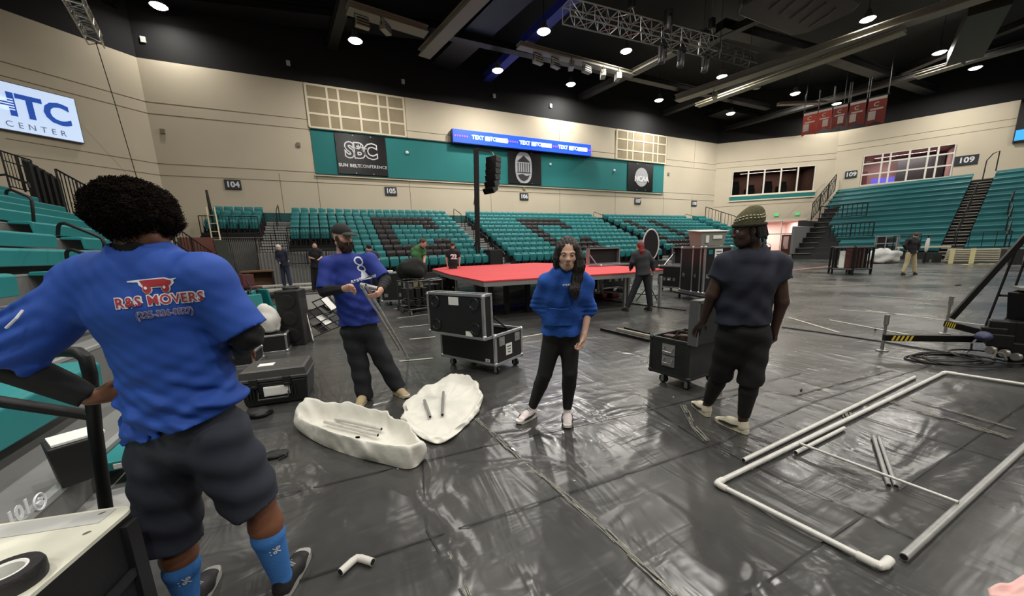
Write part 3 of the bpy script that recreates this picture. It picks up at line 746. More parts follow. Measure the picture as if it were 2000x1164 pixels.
def tape(pts, wd, lb, z=.009):
    mb = MB(); PP = []
    for i in range(len(pts)-1):
        a, b_ = np.array(pts[i], float), np.array(pts[i+1], float); n = max(2, int(np.linalg.norm(b_-a)/.09)); PP += [a+(b_-a)*k/n for k in range(n)]
    PP.append(np.array(pts[-1], float))
    for j in (-1, -.35, .3, 1):
        run = []
        for i, p in enumerate(PP):
            d = PP[min(i+1, len(PP)-1)]-PP[max(i-1, 0)]; d = d/max(1e-9, np.linalg.norm(d)); q = p+np.array([-d[1], d[0]])*(j*wd*.42+rt_.uniform(-.12, .12)*wd); run.append(q)
            if len(run) > 2 and rt_.random() < .22 or i == len(PP)-1:
                if len(run) > 1: strip(run, wd*rt_.uniform(.10, .26), z+.0008*j, mb, .6, rt_)
                run = []
    o = mb.build('floor_tape', TAPE); md = o.modifiers.new('t', 'SOLIDIFY'); md.thickness = .001
    tag(o, lb, 'tape'); return o
tape([(1.1, 3.1), (1.14, 2.5), (1.19, 1.9), (1.22, 1.5), (1.24, .95)], .036, 'crinkled clear tape strip running down the floor in front of the woman')
tape([(.4, 1.68), (.42, 1.2)], .03, 'clear tape strip on the floor at the bottom centre')
tape([(3.0, 2.35), (2.7, 2.0), (2.58, 1.78)], .05, 'clear tape strip between the woman and the man in navy')
tape([(3.3, 2.3), (4.05, 2.25), (4.17, 1.96), (5.0, 1.9), (6.0, 1.81)], .03, 'clear tape strip beyond the man in navy towards the pipes')
tape([(4.77, 1.49), (4.6, .68)], .08, 'wide clear tape strip across the upper part of the pipe frame', .012)
tape([(5.0, 1.35), (4.85, .7)], .03, 'thin clear tape strip beside the wide one in the pipe frame', .012)
tape([(4.13, 1.52), (4.0, 1.44)], .07, 'short white tape patch beside the long frame pipe')
# marks on the far floor
WM = M('white_floor_mark', (178, 176, 165), .4)
def mark(a, b_, wd, lb, m=WM, name='floor_mark'):
    mb = MB(); strip([onz(*a)[:2], onz(*b_)[:2]], wd, .006, mb); o = mb.build(name, m); md = o.modifiers.new('t', 'SOLIDIFY'); md.thickness = .001; tag(o, lb, 'floor marking')
mark((1500, 531), (1735, 511), .3, 'faded red line on the floor near the rolling cage', M('red_floor_line', (176, 110, 96), .5))
for i, (a, b_) in enumerate((((770, 603), (820, 600)), ((775, 622), (850, 612)), ((780, 640), (848, 633)), ((800, 663), (850, 658)), ((780, 706), (845, 700)), ((1015, 660), (1060, 652)))):
    mark(a, b_, .05, 'white tape line on the floor by the bearded man, %s from the back' % ORD[i+1])
for i, (a, b_) in enumerate((((1700, 578), (1830, 586)), ((1640, 605), (1830, 619)), ((1690, 606), (1960, 640)), ((1620, 625), (1850, 668)), ((1540, 620), (1640, 650)), ((1590, 560), (1700, 556)), ((1700, 530), (1760, 530)))):
    mark(a, b_, .05, 'pale line on the open floor at right, %s from the top' % ORD[i+1])
for i, (x, y) in enumerate(((1885, 517), (1915, 516), (1935, 516), (1952, 516))):
    p = onz(x, y); mb = MB(); mb.prism([(-.35, -.12), (.3, -.2), (.42, .1), (-.25, .18)], (p[0], p[1], .012), X1, np.array([0, 1.0, 0]), .008)
    tag(mb.build('yellow_tape_patch', M('yellow_tape', (205, 196, 120), .5)), 'yellow tape patch before the stacked boards, %s from the left' % ORD[i+1], 'tape', 'yellow patches')
mb = MB(); P = [onz(1527, 640), onz(1600, 650), onz(1720, 668), onz(1800, 682), onz(1850, 690)]
mb.tube([np.array([p[0], p[1], .012]) for p in P], .011, 6); tag(mb.build('floor_cable', STB, smooth=True), 'long black cable crossing the floor to the right', 'cable')
mb = MB(); P = [onz(1100, 575), onz(1280, 600), onz(1340, 607)]
mb.tube([np.array([p[0], p[1], .012]) for p in P], .015, 6); tag(mb.build('floor_cable', STB, smooth=True), 'black cable on the floor behind the red-haired worker', 'cable')

# ================================================================== seating
TS = M('teal_seat_plastic', (30, 120, 122), .42, var=.04, scale=3)
TSD = M('teal_bench_plastic', (32, 128, 130), .45, var=.05, scale=2)
KS = M('black_seat_plastic', (30, 27, 28), .45)
FRM = M('black_frame_steel', (20, 20, 21), .5, .3)
DECK = M('grey_deck', (112, 112, 110), .75, var=.08, scale=2, bump=.05, bscale=60)
DARKDECK = M('dark_deck', (44, 44, 46), .8, var=.1)
STEP = M('pale_step', (158, 158, 156), .65, var=.08, scale=3)
ALUS = M('aluminium_strip', (190, 190, 188), .4, .6)

PITCH_, SW = .85, .53
def seat_mesh(m):
    mb = MB(); w_ = SW*.86
    def shell(prof, wd, m_):
        k = len(prof); V = []
        for x in (-wd/2, -wd*.36, wd*.36, wd/2):
            e = .012 if abs(x) > wd*.4 else 0
            V += [(x, y+e, z-e) for y, z in prof]
        Fc = [(i*k+j, i*k+(j+1) % k, (i+1)*k+(j+1) % k, (i+1)*k+j) for i in range(3) for j in range(k)]
        Fc += [tuple(range(k))[::-1], tuple(3*k+j for j in range(k))]
        mb.add(V, [f[::-1] for f in Fc], m_)
    shell([(.0, .46), (-.03, .70), (-.005, .90), (.03, .94), (.075, .93), (.06, .70), (.05, .46)], w_, 0)
    shell([(-.06, .40), (-.16, .42), (-.20, .66), (-.185, .82), (-.15, .84), (-.13, .66), (-.07, .48)], w_*.94, 0)
    for s in (-1, 1): mb.box((s*SW*.46, -.05, .3), (.03, .3, .5), m=1)
    mb.box((0, .02, .22), (.06, .06, .44), m=1)
    o = mb.build('stadium_seat', [m, FRM], smooth=True, angle=35)
    return o
st_, sk_ = seat_mesh(TS), seat_mesh(KS)
blocks = [('104', -5.95, 5, lambda c, r: r <= 3), ('105', -1.75, 20, lambda c, r: not (c < 5 and r >= 6)), ('106', 10.5, 24, lambda c, r: True), ('107', 24.55, 22, lambda c, r: True), ('108', 37.35, 4, lambda c, r: r <= 8)]
def isblack(b, c, r):
    c0 = {'105': 9, '106': 7, '107': 2}.get(b)
    if c0 is None: return False
    q = c-c0
    if not 0 <= q < 8: return False
    if b == '107': return (2 <= r <= 7 and (q < 2 or q >= 6)) or r in (8, 9)
    return r in (2, 3, 8, 9) or (r in (4, 7) and (q < 2 or q >= 6)) or (r in (5, 6) and q < 2)
allseats = []
for b, x0, nc, ok in blocks:
    for r in range(11):
        for c in range(nc):
            if ok(c, r):
                k = 10-r; allseats.append((math.hypot(x0+(c+.5)*SW, 21+PITCH_*k), b, c, r, x0+(c+.5)*SW, 21+PITCH_*k, .55+.34*k))
allseats.sort()
used = {st_: False, sk_: False}
rest = {st_: [], sk_: []}
cnt = {st_: 0, sk_: 0}
for d, b, c, r, X, Y, Z in allseats:
    src = sk_ if isblack(b, c, r) else st_
    if cnt[src] >= 300 or (cnt[st_]+cnt[sk_] >= 300):
        rest[src].append((X, Y, Z)); continue
    cnt[src] += 1
    o = src if not used[src] else src.copy()
    if used[src]: COL.objects.link(o)
    used[src] = True
    o.location = (X, Y, Z)
    tag(o, '%s seat %s, %s row up, %s from the left' % ('black' if src is sk_ else 'teal', {'104': 'in the small corner block', '105': 'in the block below the letters board', '106': 'in the block below the crest board', '107': 'below the round disc board', '108': 'in the far right block'}[b], ORD[11-r], ORD[c+1]), 'seat', 'tip-up seats in the back stand')
mb = MB()
for src, mi in ((st_, 0), (sk_, 1)):
    me = src.data; V = np.array([tuple(v.co) for v in me.vertices]); Fc = [tuple(p.vertices) for p in me.polygons]; ms = [p.material_index for p in me.polygons]
    for p in rest[src]:
        n0 = len(mb.f); mb.add(V+np.array(p), Fc, 0); mb.m[n0:] = [2 if q else mi for q in ms]
o = mb.build('distant_stadium_seats', [TS, KS, FRM], smooth=True, angle=35)
tag(o, 'many small teal and black stadium seats in the far blocks of the back stand', 'seats', kind='stuff')

def deckblock(x0, x1, rows, lb, name='seating_deck', m=DARKDECK, front=True):
    mb = MB()
    for r in rows:
        k = 10-r; Y = 21+PITCH_*k; z = .55+.34*k; zb = 0 if front else z-.34
        mb.box(((x0+x1)/2, Y-.05+(30.3-(Y-.5))/2-.45, z/2+zb/2) if False else ((x0+x1)/2, (Y-.55+Y+.30)/2, (z+zb)/2), (x1-x0, .85, z-zb))
    tag(mb.build(name, m), lb, 'seating deck')
deckblock(-6.1, -3.25, range(0, 4), 'dark stepped deck under the few seats by sign 104', front=False)
deckblock(-1.8, .9, range(0, 6), 'dark stepped deck at the left end of the seats under sign 105', front=False)
deckblock(.9, 8.9, range(0, 11), 'dark stepped deck under the block below the letters board')
deckblock(10.45, 23.27, range(0, 11), 'dark stepped deck under the block below the crest board')
deckblock(24.5, 36.3, range(0, 11), 'dark stepped deck under the block below the round disc')
deckblock(37.3, 39.6, range(0, 11), 'dark stepped deck under the far right seats')
mb = MB(); mb.box((16.7, 30.25, 2.3), (45.8, .2, 4.6)); tag(mb.build('rear_barrier', M('teal_rear_panel', (24, 84, 84), .6)), 'long dark teal panel behind the top row of the back stand', 'barrier')
def aisle(x0, x1, rows, lb):
    t = thing('aisle_stairs', lb, 'stairs', ((x0+x1)/2, 20.5, 0))
    mb = MB(); mn = MB()
    for r in rows:
        k = 10-r; Y = 21+PITCH_*k; z = .55+.34*k
        mb.box(((x0+x1)/2, Y-.125, z/2), (x1-x0-.02, .84, z)); mb.box(((x0+x1)/2, Y-.45, z/2-.085), (x1-x0-.02, .4, z-.17))
        mn.box(((x0+x1)/2, Y-.545, z+.005), (x1-x0-.04, .05, .03)); mn.box(((x0+x1)/2, Y-.64, z-.165), (x1-x0-.04, .05, .03))
    mb.build('steps', STEP, t, world=True); mn.build('nosing', FRM, t, world=True)
aisle(-3.2, -1.82, range(0, 7), 'pale stairs right of the small corner seat block')
aisle(8.92, 10.43, range(0, 11), 'pale stairs left of the crest board block')
aisle(23.3, 24.48, range(0, 11), 'pale stairs right of the crest board block')
aisle(36.32, 37.28, range(0, 11), 'pale stairs at the far right of the back stand')
def loop_rail(pts, r, lb, name='handrail', cat='handrail', m=None, group=None):
    mb = MB(); mb.tube(pts, r, 8); o = mb.build(name, m or FRM, smooth=True); tag(o, lb, cat, group); return o
for X, nm in ((9.7, 'left of the crest board block'), (23.9, 'right of the crest board block'), (36.8, 'at the far right'), (-2.5, 'near the corner')):
    for j, k in enumerate((0, 3, 6, 9)):
        if X < 0 and k < 6: continue
        Y = 21+PITCH_*k; z = .55+.34*k; zz = .34*1.6
        loop_rail([(X, Y-.4, z-.1), (X, Y-.4, z+.85), (X, Y-.3, z+.95), (X, Y+1.3, z+.95+zz), (X, Y+1.4, z+.85+zz), (X, Y+1.4, z+.4)], .025,
                  'black centre handrail on the stairs %s, %s from the bottom' % (nm, ORD[j+1]), group='stair handrails in the back stand')

def railing(name, lb, A, B, h, n, posts=2, m=None, cat='railing', r=.012, cap=.025, mid=False, group=None):
    """guard rail with its top edge running A to B (3-D points) and height h"""
    m = m or FRM; A = np.array(A, float); B = np.array(B, float); t = thing(name, lb, cat, A-Z1*h, group=group)
    mb = MB(); mb.tube([A, B], cap, 6); mb.build('top_rail', m, t, world=True)
    mb = MB(); mb.tube([A-Z1*(h-.08), B-Z1*(h-.08)], cap*.8, 6); mb.build('bottom_rail', m, t, world=True)
    if mid: mb = MB(); mb.tube([A-Z1*h*.25, B-Z1*h*.25], cap*.7, 6); mb.build('middle_rail', m, t, world=True)
    for k in range(posts+1):
        p = A+(B-A)*k/posts; mb = MB(); mb.cyl(p-Z1*h, p, cap, 6); mb.build('post', m, t, world=True)
    for k in range(1, n):
        if (k*posts) % n == 0: continue
        p = A+(B-A)*k/n; mb = MB(); mb.cyl(p-Z1*(h-.06), p, r, 5); mb.build('baluster', m, t, world=True)
    return t
# portal fronts in the back stand
railing('guard_railing', 'black railing in front of the seats by sign 104', (-6.0, 26.3, 4.0), (-3.3, 26.3, 4.0), 1.1, 18, 2)
railing('guard_railing', 'black railing at the left end of the 105 seats, above the grey panels', (-1.8, 24.6, 3.25), (.9, 24.6, 3.25), 1.1, 18, 2)
railing('guard_railing', 'black gate railing across the foot of the pale stairs by sign 104', (-3.2, 23.6, 2.9), (-1.8, 23.6, 2.9), 1.5, 12, 2, mid=True)
railing('guard_railing', 'low black railing left of the bearded man above the grey panel', (-1.9, 23.2, 1.95), (1.0, 22.6, 1.95), .75, 20, 3)
mb = MB(); mb.box((-4.65, 26.8, 3.0), (2.9, .3, .25)); mb.box((-4.65, 26.9, 2.72), (2.7, .1, .3)); tag(mb.build('portal_edge', DARKDECK), 'dark concrete edge under the 104 seats', 'beam')
CURT = M('grey_pleated_curtain', (128, 127, 124), .85, var=.06, scale=3)
def curtain(x0, x1, Y, z1, lb, n=26, z0=.02):
    mb = MB(); k = n*4; P = [(x0+(x1-x0)*i/k, Y+.035*math.sin(2*math.pi*i/4)) for i in range(k+1)]
    V = [(p[0], p[1], z) for z in (z0, z1) for p in P]+[(p[0], p[1]+.04, z) for z in (z0, z1) for p in P]; m_ = k+1
    Fc = []
    for i in range(k):
        Fc += [(i, i+1, m_+i+1, m_+i), (2*m_+i+1, 2*m_+i, 3*m_+i, 3*m_+i+1), (m_+i, m_+i+1, 3*m_+i+1, 3*m_+i)]
    mb.add(V, Fc); o = mb.build('pleated_curtain', CURT, smooth=True, angle=60); tag(o, lb, 'curtain')
curtain(-5.5, -3.2, 26.4, 2.75, 'pale grey pleated curtain under the 104 seats')
curtain(-3.15, .9, 23.3, 1.9, 'grey pleated panel behind the bending worker in navy')
mb = MB(); mb.cyl((-5.6, 26.3, 2.8), (-3.2, 26.3, 2.8), .04, 6); tag(mb.build('curtain_pipe', ALU), 'silver pipe holding the pale grey curtain', 'pipe')
mb = MB(); mb.cyl(ony(502, 468, 24), ony(512, 532, 24), .05, 8); tag(mb.build('upright_pole', ALU), 'leaning silver pole in front of the pale grey curtain', 'pole')
# right end railings of the back stand
railing('stair_railing', 'tall black stair railing at the right end of the back stand', (39.6, 29.6, 5.9), (44.0, 27.0, 4.1), 2.1, 14, 3, r=.025, cap=.04)
mb = MB(); mb.box((41.4, 27.6, 1.6), (3.2, 3.0, 3.2)); tag(mb.build('stair_block', M('dark_stair_mass', (36, 32, 32), .8)), 'dark stair block at the right end of the back stand', 'stairs')

# ------------------------------------------------------------------ left bleachers (rows run away from the camera)
LP_, LR_ = .8, .36
def LX(k): return -1.85-LP_*k
def LZ(k): return .75+LR_*k
bench_prof = [(.0, -.27), (.02, -.03), (-.01, .0), (-.06, .012), (-.36, .01), (-.38, -.02), (-.37, -.05), (-.05, -.06), (-.03, -.27)]
def bench_mesh(y0, y1, name='bench', m=TSD):
    k = len(bench_prof); V = [(x, y, z) for y in (0, y1-y0) for x, z in bench_prof]
    Fc = [(j, (j+1) % k, k+(j+1) % k, k+j) for j in range(k)]+[tuple(range(k))[::-1], tuple(range(k, 2*k))]
    o = mesh_obj(name, V, Fc, m, smooth=True, angle=40)
    md = o.modifiers.new('b', 'BEVEL'); md.width = .012; md.segments = 2; md.limit_method = 'ANGLE'
    return o
ends = [4.3, 6.6, 9.5, 11.6, 13.6, 18.2, 18.8, 19.2, 19.6, 20.0, 20.4, 20.8]
ROWN = 'lowest second third fourth fifth sixth seventh eighth ninth tenth eleventh twelfth'.split()
for k in range(12):
    gaps = []
    if k in (2,): gaps = [(6.8, 7.8)]
    if k >= 4: gaps = [(11.0+.1*k, 12.0+.1*k)]
    if k == 0: segs = [(-1.5, 4.3)]
    else:
        segs = []; s = -3.0
        for g in gaps: segs.append((s, g[0])); s = g[1]
        segs.append((s, ends[k]))
    for i, (a, b_) in enumerate(segs):
        o = bench_mesh(a, b_); o.location = (LX(k), a, LZ(k))
        tag(o, 'long teal bleacher bench at left, %s row%s' % (ROWN[k], '' if len(segs) == 1 else (' nearer piece' if i == 0 else ' farther piece beyond the aisle')), 'bench', 'teal benches of the left stand')
mb = MB(); mn = MB()
for k in range(12):
    z = LZ(k)-.40; x1 = LX(k)+.42; x0 = LX(k)-.38
    mb.box(((x0+x1)/2, (-3+ends[k]+.3)/2, z/2), (x1-x0-.004, ends[k]+3.3, z)); mn.box((x1-.02, (-3+ends[k])/2, z+.006), (.05, ends[k]+3, .03))
o = thing('bleacher_deck', 'grey stepped deck of the left stand under the teal benches', 'seating deck', (-1.5, 0, 0))
mb.build('treads', DECK, o, world=True); mn.build('edge_strip', ALUS, o, world=True)
# aisle half steps with the 101 number
t = thing('aisle_steps', 'grey aisle step with white number 101 at the foot of the left stand', 'steps', (-1.3, 2.4, 0))
mb = MB(); mb.box((-1.26, 2.5, .09), (.34, 1.7, .18)); mb.build('low_step', STEP, t, world=True)
mb = MB(); mb.box((-1.11, 2.5, .185), (.04, 1.7, .02)); mb.build('edge_strip', ALUS, t, world=True)
mb = MB(); pn = onx(38, 1003, -1.43); pc = onx(72, 981, -1.43)
letters_on(mb, '101', .10, pn, (0, 1, 0), Z1, 0, .003, .004); mb.build('number', WHITE, t, world=True)
mb = MB(); V = [(-1.42, pc[1]+.04*math.cos(a), pc[2]+.04*math.sin(a)) for a in np.linspace(0, 2*math.pi, 20)[:-1]]; mb.tube(V, .005, 5, closed=True)
mb.bar((-1.42, pc[1]-.025, pc[2]), (-1.42, pc[1]+.025, pc[2]), .008); mb.bar((-1.42, pc[1], pc[2]+.02), (-1.42, pc[1]+.025, pc[2]), .008); mb.bar((-1.42, pc[1], pc[2]-.02), (-1.42, pc[1]+.025, pc[2]), .008); mb.build('arrow_mark', WHITE, t, world=True)

def pixrail(px, D, r, lb, group=None, name='handrail'):
    return loop_rail([at(x, y, D if np.isscalar(D) else D[i]) for i, (x, y) in enumerate(px)], r, lb, name, group=group)
GH = 'bent black handrails in the left stand'
pixrail([(113, 459), (114, 442), (118, 437), (127, 436), (158, 448), (186, 459), (199, 466), (204, 476), (205, 500)], 6.6, .028, 'bent black handrail nearest the afro-haired man, left of his head', GH)
pixrail([(131, 506), (130, 494), (133, 489), (142, 488), (178, 500), (215, 512)], 5.6, .026, 'low bent black handrail just above his left shoulder', GH)
pixrail([(12, 380), (13, 373), (20, 370), (57, 385), (62, 392), (65, 420), (67, 448)], 8.8, .03, 'bent black handrail in the upper rows at far left', GH)
pixrail([(0, 342), (10, 341), (55, 358), (58, 366)], 11, .03, 'bent black handrail at the top left below the dark railings', GH)
pixrail([(150, 376), (152, 370), (160, 370), (180, 378)], 13, .022, 'small bent handrail left of the afro, upper one', GH)
pixrail([(156, 392), (158, 387), (166, 387), (182, 394)], 12, .022, 'small bent handrail left of the afro, lower one', GH)
railing('guard_railing', 'black railing along the top left edge of the left stand', at(0, 294, 15.5), at(60, 313, 16.5), 1.4, 9, 2, cap=.03, mid=True)
for i in range(5):
    o_ = .35*i; railing('stored_railing', 'dark railing panel stacked against others at the top left, %s from the left' % ORD[i+1], at(45+i*14, 312+i*8, 15.6+o_), at(58+i*14, 318+i*8, 15.4+o_), 1.8, 6, 1, cap=.05, r=.02, group='stacked dark railing panels')
railing('guard_railing', 'black railing on the stand behind the afro, against the cream wall', at(108, 330, 15.5), at(185, 372, 16.5), 1.75, 10, 2, cap=.035, r=.02)
railing('stair_railing', 'black stair railing descending right of the afro', at(335, 438, 18), at(412, 491, 17.2), 1.2, 11, 2, cap=.03, r=.014)
railing('stair_railing', 'lower black stair railing in front of the brown cabinet', at(330, 462, 16), at(405, 520, 15.4), .9, 9, 2, cap=.03, r=.014)
railing('guard_railing', 'tall dark railing panel at the left end of the 104 seats', at(403, 372, 22), at(412, 410, 21.4), 1.5, 6, 1, cap=.06, r=.04)
# front post and rail beside the afro-haired man
t = thing('stair_handrail', 'thick black bent handrail post behind the left arm of the afro-haired man', 'handrail', at(200, 990, 1.46)*np.array([1, 1, 0]))
Pp = [at(208, 1000, 1.47), at(186, 840, 1.47), at(176, 730, 1.47), at(168, 700, 1.48), at(152, 688, 1.49), at(120, 686, 1.5), at(95, 690, 1.5)]
p0_ = Pp[0].copy(); p0_[2] = .0; Pp = [p0_*np.array([1, 1, 1])+(Pp[0]-Pp[1])*0]+Pp
mb = MB(); mb.tube(Pp, .023, 12); mb.build('post', FRM, t, world=True, smooth=True)
mb = MB(); mb.tube([at(183, 812, 1.47), at(90, 798, 1.42), at(-40, 778, 1.36)], .022, 12); mb.build('lower_rail', FRM, t, world=True, smooth=True)
# open floor end: base under the handrail post is hidden by the white-topped case

# ------------------------------------------------------------------ right stand
dR = np.array([math.sin(math.radians(8)), -math.cos(math.radians(8)), 0.0]); nR = np.array([-abs(dR[1]), -abs(dR[0])*1.0, 0]); nR = np.array([dR[1], -dR[0], 0])
if nR@np.array([-1.0, -.4, 0]) < 0: nR = -nR
NR, RP, RZ0, RRISE = 13, .78, .95, .49
def rp(s, off, z): return np.array([W2[0], W2[1], 0])+dR*s+nR*off+Z1*z
Q2 = (W2[0]+dR[0]*10, W2[1]+dR[1]*10)
ss_ = lambda x, y: sof(W2, Q2, onwall(x, y, W2, Q2))
sA = ss_(1636, 372); sB0, sB1 = ss_(1900, 352), ss_(1944, 347); sEnd = 26.0
aR = math.atan2(dR[1], dR[0])
def rbench(s0, s1, k, lb):
    # profile in (off, z): back rises behind the seat
    prof = [(.0, -.33), (.03, -.06), (-.02, .0), (-.34, .02), (-.40, .2), (-.44, .2), (-.40, -.05), (-.05, -.08), (-.04, -.33)]
    off = .45+(NR-1-k)*RP; z = RZ0+RRISE*k; V = [rp(s, off+p[0], z+p[1]) for s in (s0, s1) for p in prof]; n = len(prof)
    base = rp((s0+s1)/2, off, 0)
    Fc = [(j, (j+1) % n, n+(j+1) % n, n+j) for j in range(n)]+[tuple(range(n))[::-1], tuple(range(n, 2*n))]
    V = np.array(V)-base; o = mesh_obj('bench', V, Fc, TSR, smooth=True, angle=40); o.location = base
    tag(o, lb, 'bench', 'teal benches of the right stand')
TSR = M('teal_bench_far', (14, 98, 102), .5, var=.05, scale=2)
mb = MB(); mn = MB(); ms = MB()
for k in range(NR):
    off = .45+(NR-1-k)*RP; z = RZ0+RRISE*k-.42
    s0 = sA+(1.3 if k < 9 else 0)+(max(0, 5-k)*.45)
    nm = ROWN[k] if k < 12 else 'topmost'
    rbench(s0, sB0, k, 'teal bench of the right stand, %s row, left of the stairs' % nm); rbench(sB1, sEnd, k, 'teal bench of the right stand, %s row, right of the stairs' % nm)
    c = rp((sA+sEnd)/2, off-.05, z/2); mb.box(c, (sEnd-sA, RP-.005, z), aR)
    for dz, do in ((0, .34), (-.245, .56)):
        c = rp((sB0+sB1)/2, off+do-.1, z+dz); mn.box(c, (sB1-sB0-.1, .34, .06), aR)
    c = rp(sA+.6, off+.3, z); ms.box(c, (1.6 if k < 9 else .6, .3, .06), aR)
t = thing('bleacher_deck', 'dark stepped deck under the teal benches of the right stand', 'seating deck', rp(8, 8, 0))
mb.build('treads', DARKDECK, t, world=True)
t = thing('aisle_stairs', 'pale-edged stairs climbing through the right stand', 'stairs', rp((sB0+sB1)/2, 9, .6))
mn.build('steps', M('pale_nosing', (150, 146, 136), .6), t, world=True)
t = thing('aisle_stairs', 'dark stairs at the left end of the right stand', 'stairs', rp(sA, 9, .5)); ms.build('steps', M('grey_nosing', (100, 98, 94), .6), t, world=True)
for j, k in enumerate((1, 4, 7)):
    o1 = .45+(NR-1-k)*RP; z = RZ0+RRISE*k-.4; sm = (sB0+sB1)/2
    loop_rail([rp(sm, o1+.3, z), rp(sm, o1+.3, z+.95), rp(sm, o1-1.3, z+.95+RRISE*2), rp(sm, o1-1.3, z+RRISE*2)], .035, 'black centre handrail on the right stand stairs, %s from the bottom' % ORD[j+1], group='handrails on the right stand stairs')
loop_rail([rp(sB0+.7, 1.8, 6.2), rp(sB0+.7, 1.5, 7.8), rp(sB0+.9, .7, 8.4), rp(sB0+1.2, .4, 8.6), rp(sB0+1.2, .4, 7.0)], .04, 'tall looped handrail at the top of the right stand stairs')
sm2 = ss_(1985, 400)
for j in range(3):
    loop_rail([rp(sm2+.2*j, 4.5+2*j, 3.9-1.2*j), rp(sm2+.2*j, 4.5+2*j, 5.0-1.2*j), rp(sm2+.2*j, 6+2*j, 4.1-1.2*j), rp(sm2+.2*j, 6+2*j, 3.0-1.2*j)], .04, 'black handrail in the right section of the right stand, %s from the top' % ORD[j+1], group='handrails right of the stairs')
# end wall and railings of the right stand
mb = MB(); mb.box(rp(sA-.15, 5.2, 1.55), (.2, 10.0, 3.1), aR); tag(mb.build('end_panel', M('grey_end_panel', (112, 113, 114), .8, var=.05)), 'flat grey panel closing the left end of the right stand', 'panel')
mb = MB(); mb.box(rp(sA-.15, 4.5, 3.4), (.3, 8.6, .5), aR); tag(mb.build('end_beam', DARKDECK), 'dark beam above the flat grey end panel', 'beam')
railing('stair_railing', 'pale-lit railing climbing at the left end of the right stand', rp(sA-.1, .6, 8.6), rp(sA-.1, 6.2, 5.4), 1.7, 14, 3, r=.03, cap=.045, mid=True)
railing('guard_railing', 'low dark railing on the left end stairs of the right stand, upper', rp(sA+.5, 6.0, 5.0), rp(sA+4.0, 6.0, 5.0), 1.2, 10, 2, r=.03, cap=.05)
railing('guard_railing', 'low dark railing on the left end stairs of the right stand, lower', rp(sA+2.2, 8.6, 3.1), rp(sA+5.2, 8.6, 3.1), 1.2, 10, 2, r=.03, cap=.05)
for j in range(4):
    railing('front_railing', 'thin dark railing before the right stand benches, %s from the left' % ORD[j+1], rp(sA+6+j*4.2, 10.4, 1.9), rp(sA+8.4+j*4.2, 10.4, 1.9), 1.1, 4, 1, r=.02, cap=.03, group='front railings of the right stand')

# ================================================================== flight cases
LAM = M('black_laminate', (22, 22, 23), .5, var=.15, scale=6, bump=.05, bscale=120)
EDG = M('case_aluminium', (178, 178, 180), .32, .75, var=.1, scale=10)
LATCH = M('latch_steel', (185, 185, 185), .3, .8)
RUB = M('caster_rubber', (28, 28, 30), .6)
PAPER = M('paper_label', (228, 228, 222), .8, var=.04, scale=30)
def caster(t, x, y, r=.05, h=.13):
    mb = MB(); mb.box((x, y, h-.01), (.09, .07, .02)); mb.box((x+.03, y-.02, h-.06), (.04, .005, .1)); mb.box((x+.03, y+.02, h-.06), (.04, .005, .1))
    c = mb.build('caster', LATCH, t)
    mb = MB(); mb.cyl((x+.035, y-.017, r), (x+.035, y+.017, r), r, 14); mb.build('wheel', RUB, c, smooth=True)
def frame_edges(mb, L, D, z0, z1, e=.03, m=0):
    for sx in (-1, 1):
        for sy in (-1, 1): mb.box((sx*(L/2-e/2+.004), sy*(D/2-e/2+.004), (z0+z1)/2), (e, e, z1-z0), m=m)
    for z in (z0+e/2-.004, z1-e/2+.004):
        for s in (-1, 1):
            mb.box((0, s*(D/2-e/2+.004), z), (L, e, e), m=m); mb.box((s*(L/2-e/2+.004), 0, z), (e, D, e), m=m)
def corners(mb, L, D, z0, z1, r=.03):
    for sx in (-1, 1):
        for sy in (-1, 1):
            for z in (z0+r*.5, z1-r*.5): mb.ball((sx*(L/2-r*.4), sy*(D/2-r*.4), z), r, 8, 6)
def latch(t, p, n, s=.11):
    a = math.atan2(n[1], n[0])+math.pi/2; mb = MB(); R = rotz(a)
    mb.box(p, (s, .012, s), R); mb.box(np.array(p)+np.array(n)*.008, (s*.45, .012, s*.3), R); mb.build('latch', LATCH, t)
def handle(t, p, n):
    a = math.atan2(n[1], n[0])+math.pi/2; R = rotz(a); p = np.array(p, float); n = np.array(n, float); u = R@np.array([1.0, 0, 0])
    mb = MB(); mb.box(p, (.16, .012, .12), R); mb.tube([p-u*.055+Z1*.03+n*.01, p-u*.055+n*.03-Z1*.02, p+u*.055+n*.03-Z1*.02, p+u*.055+Z1*.03+n*.01], .008, 6); mb.build('handle', LATCH, t)
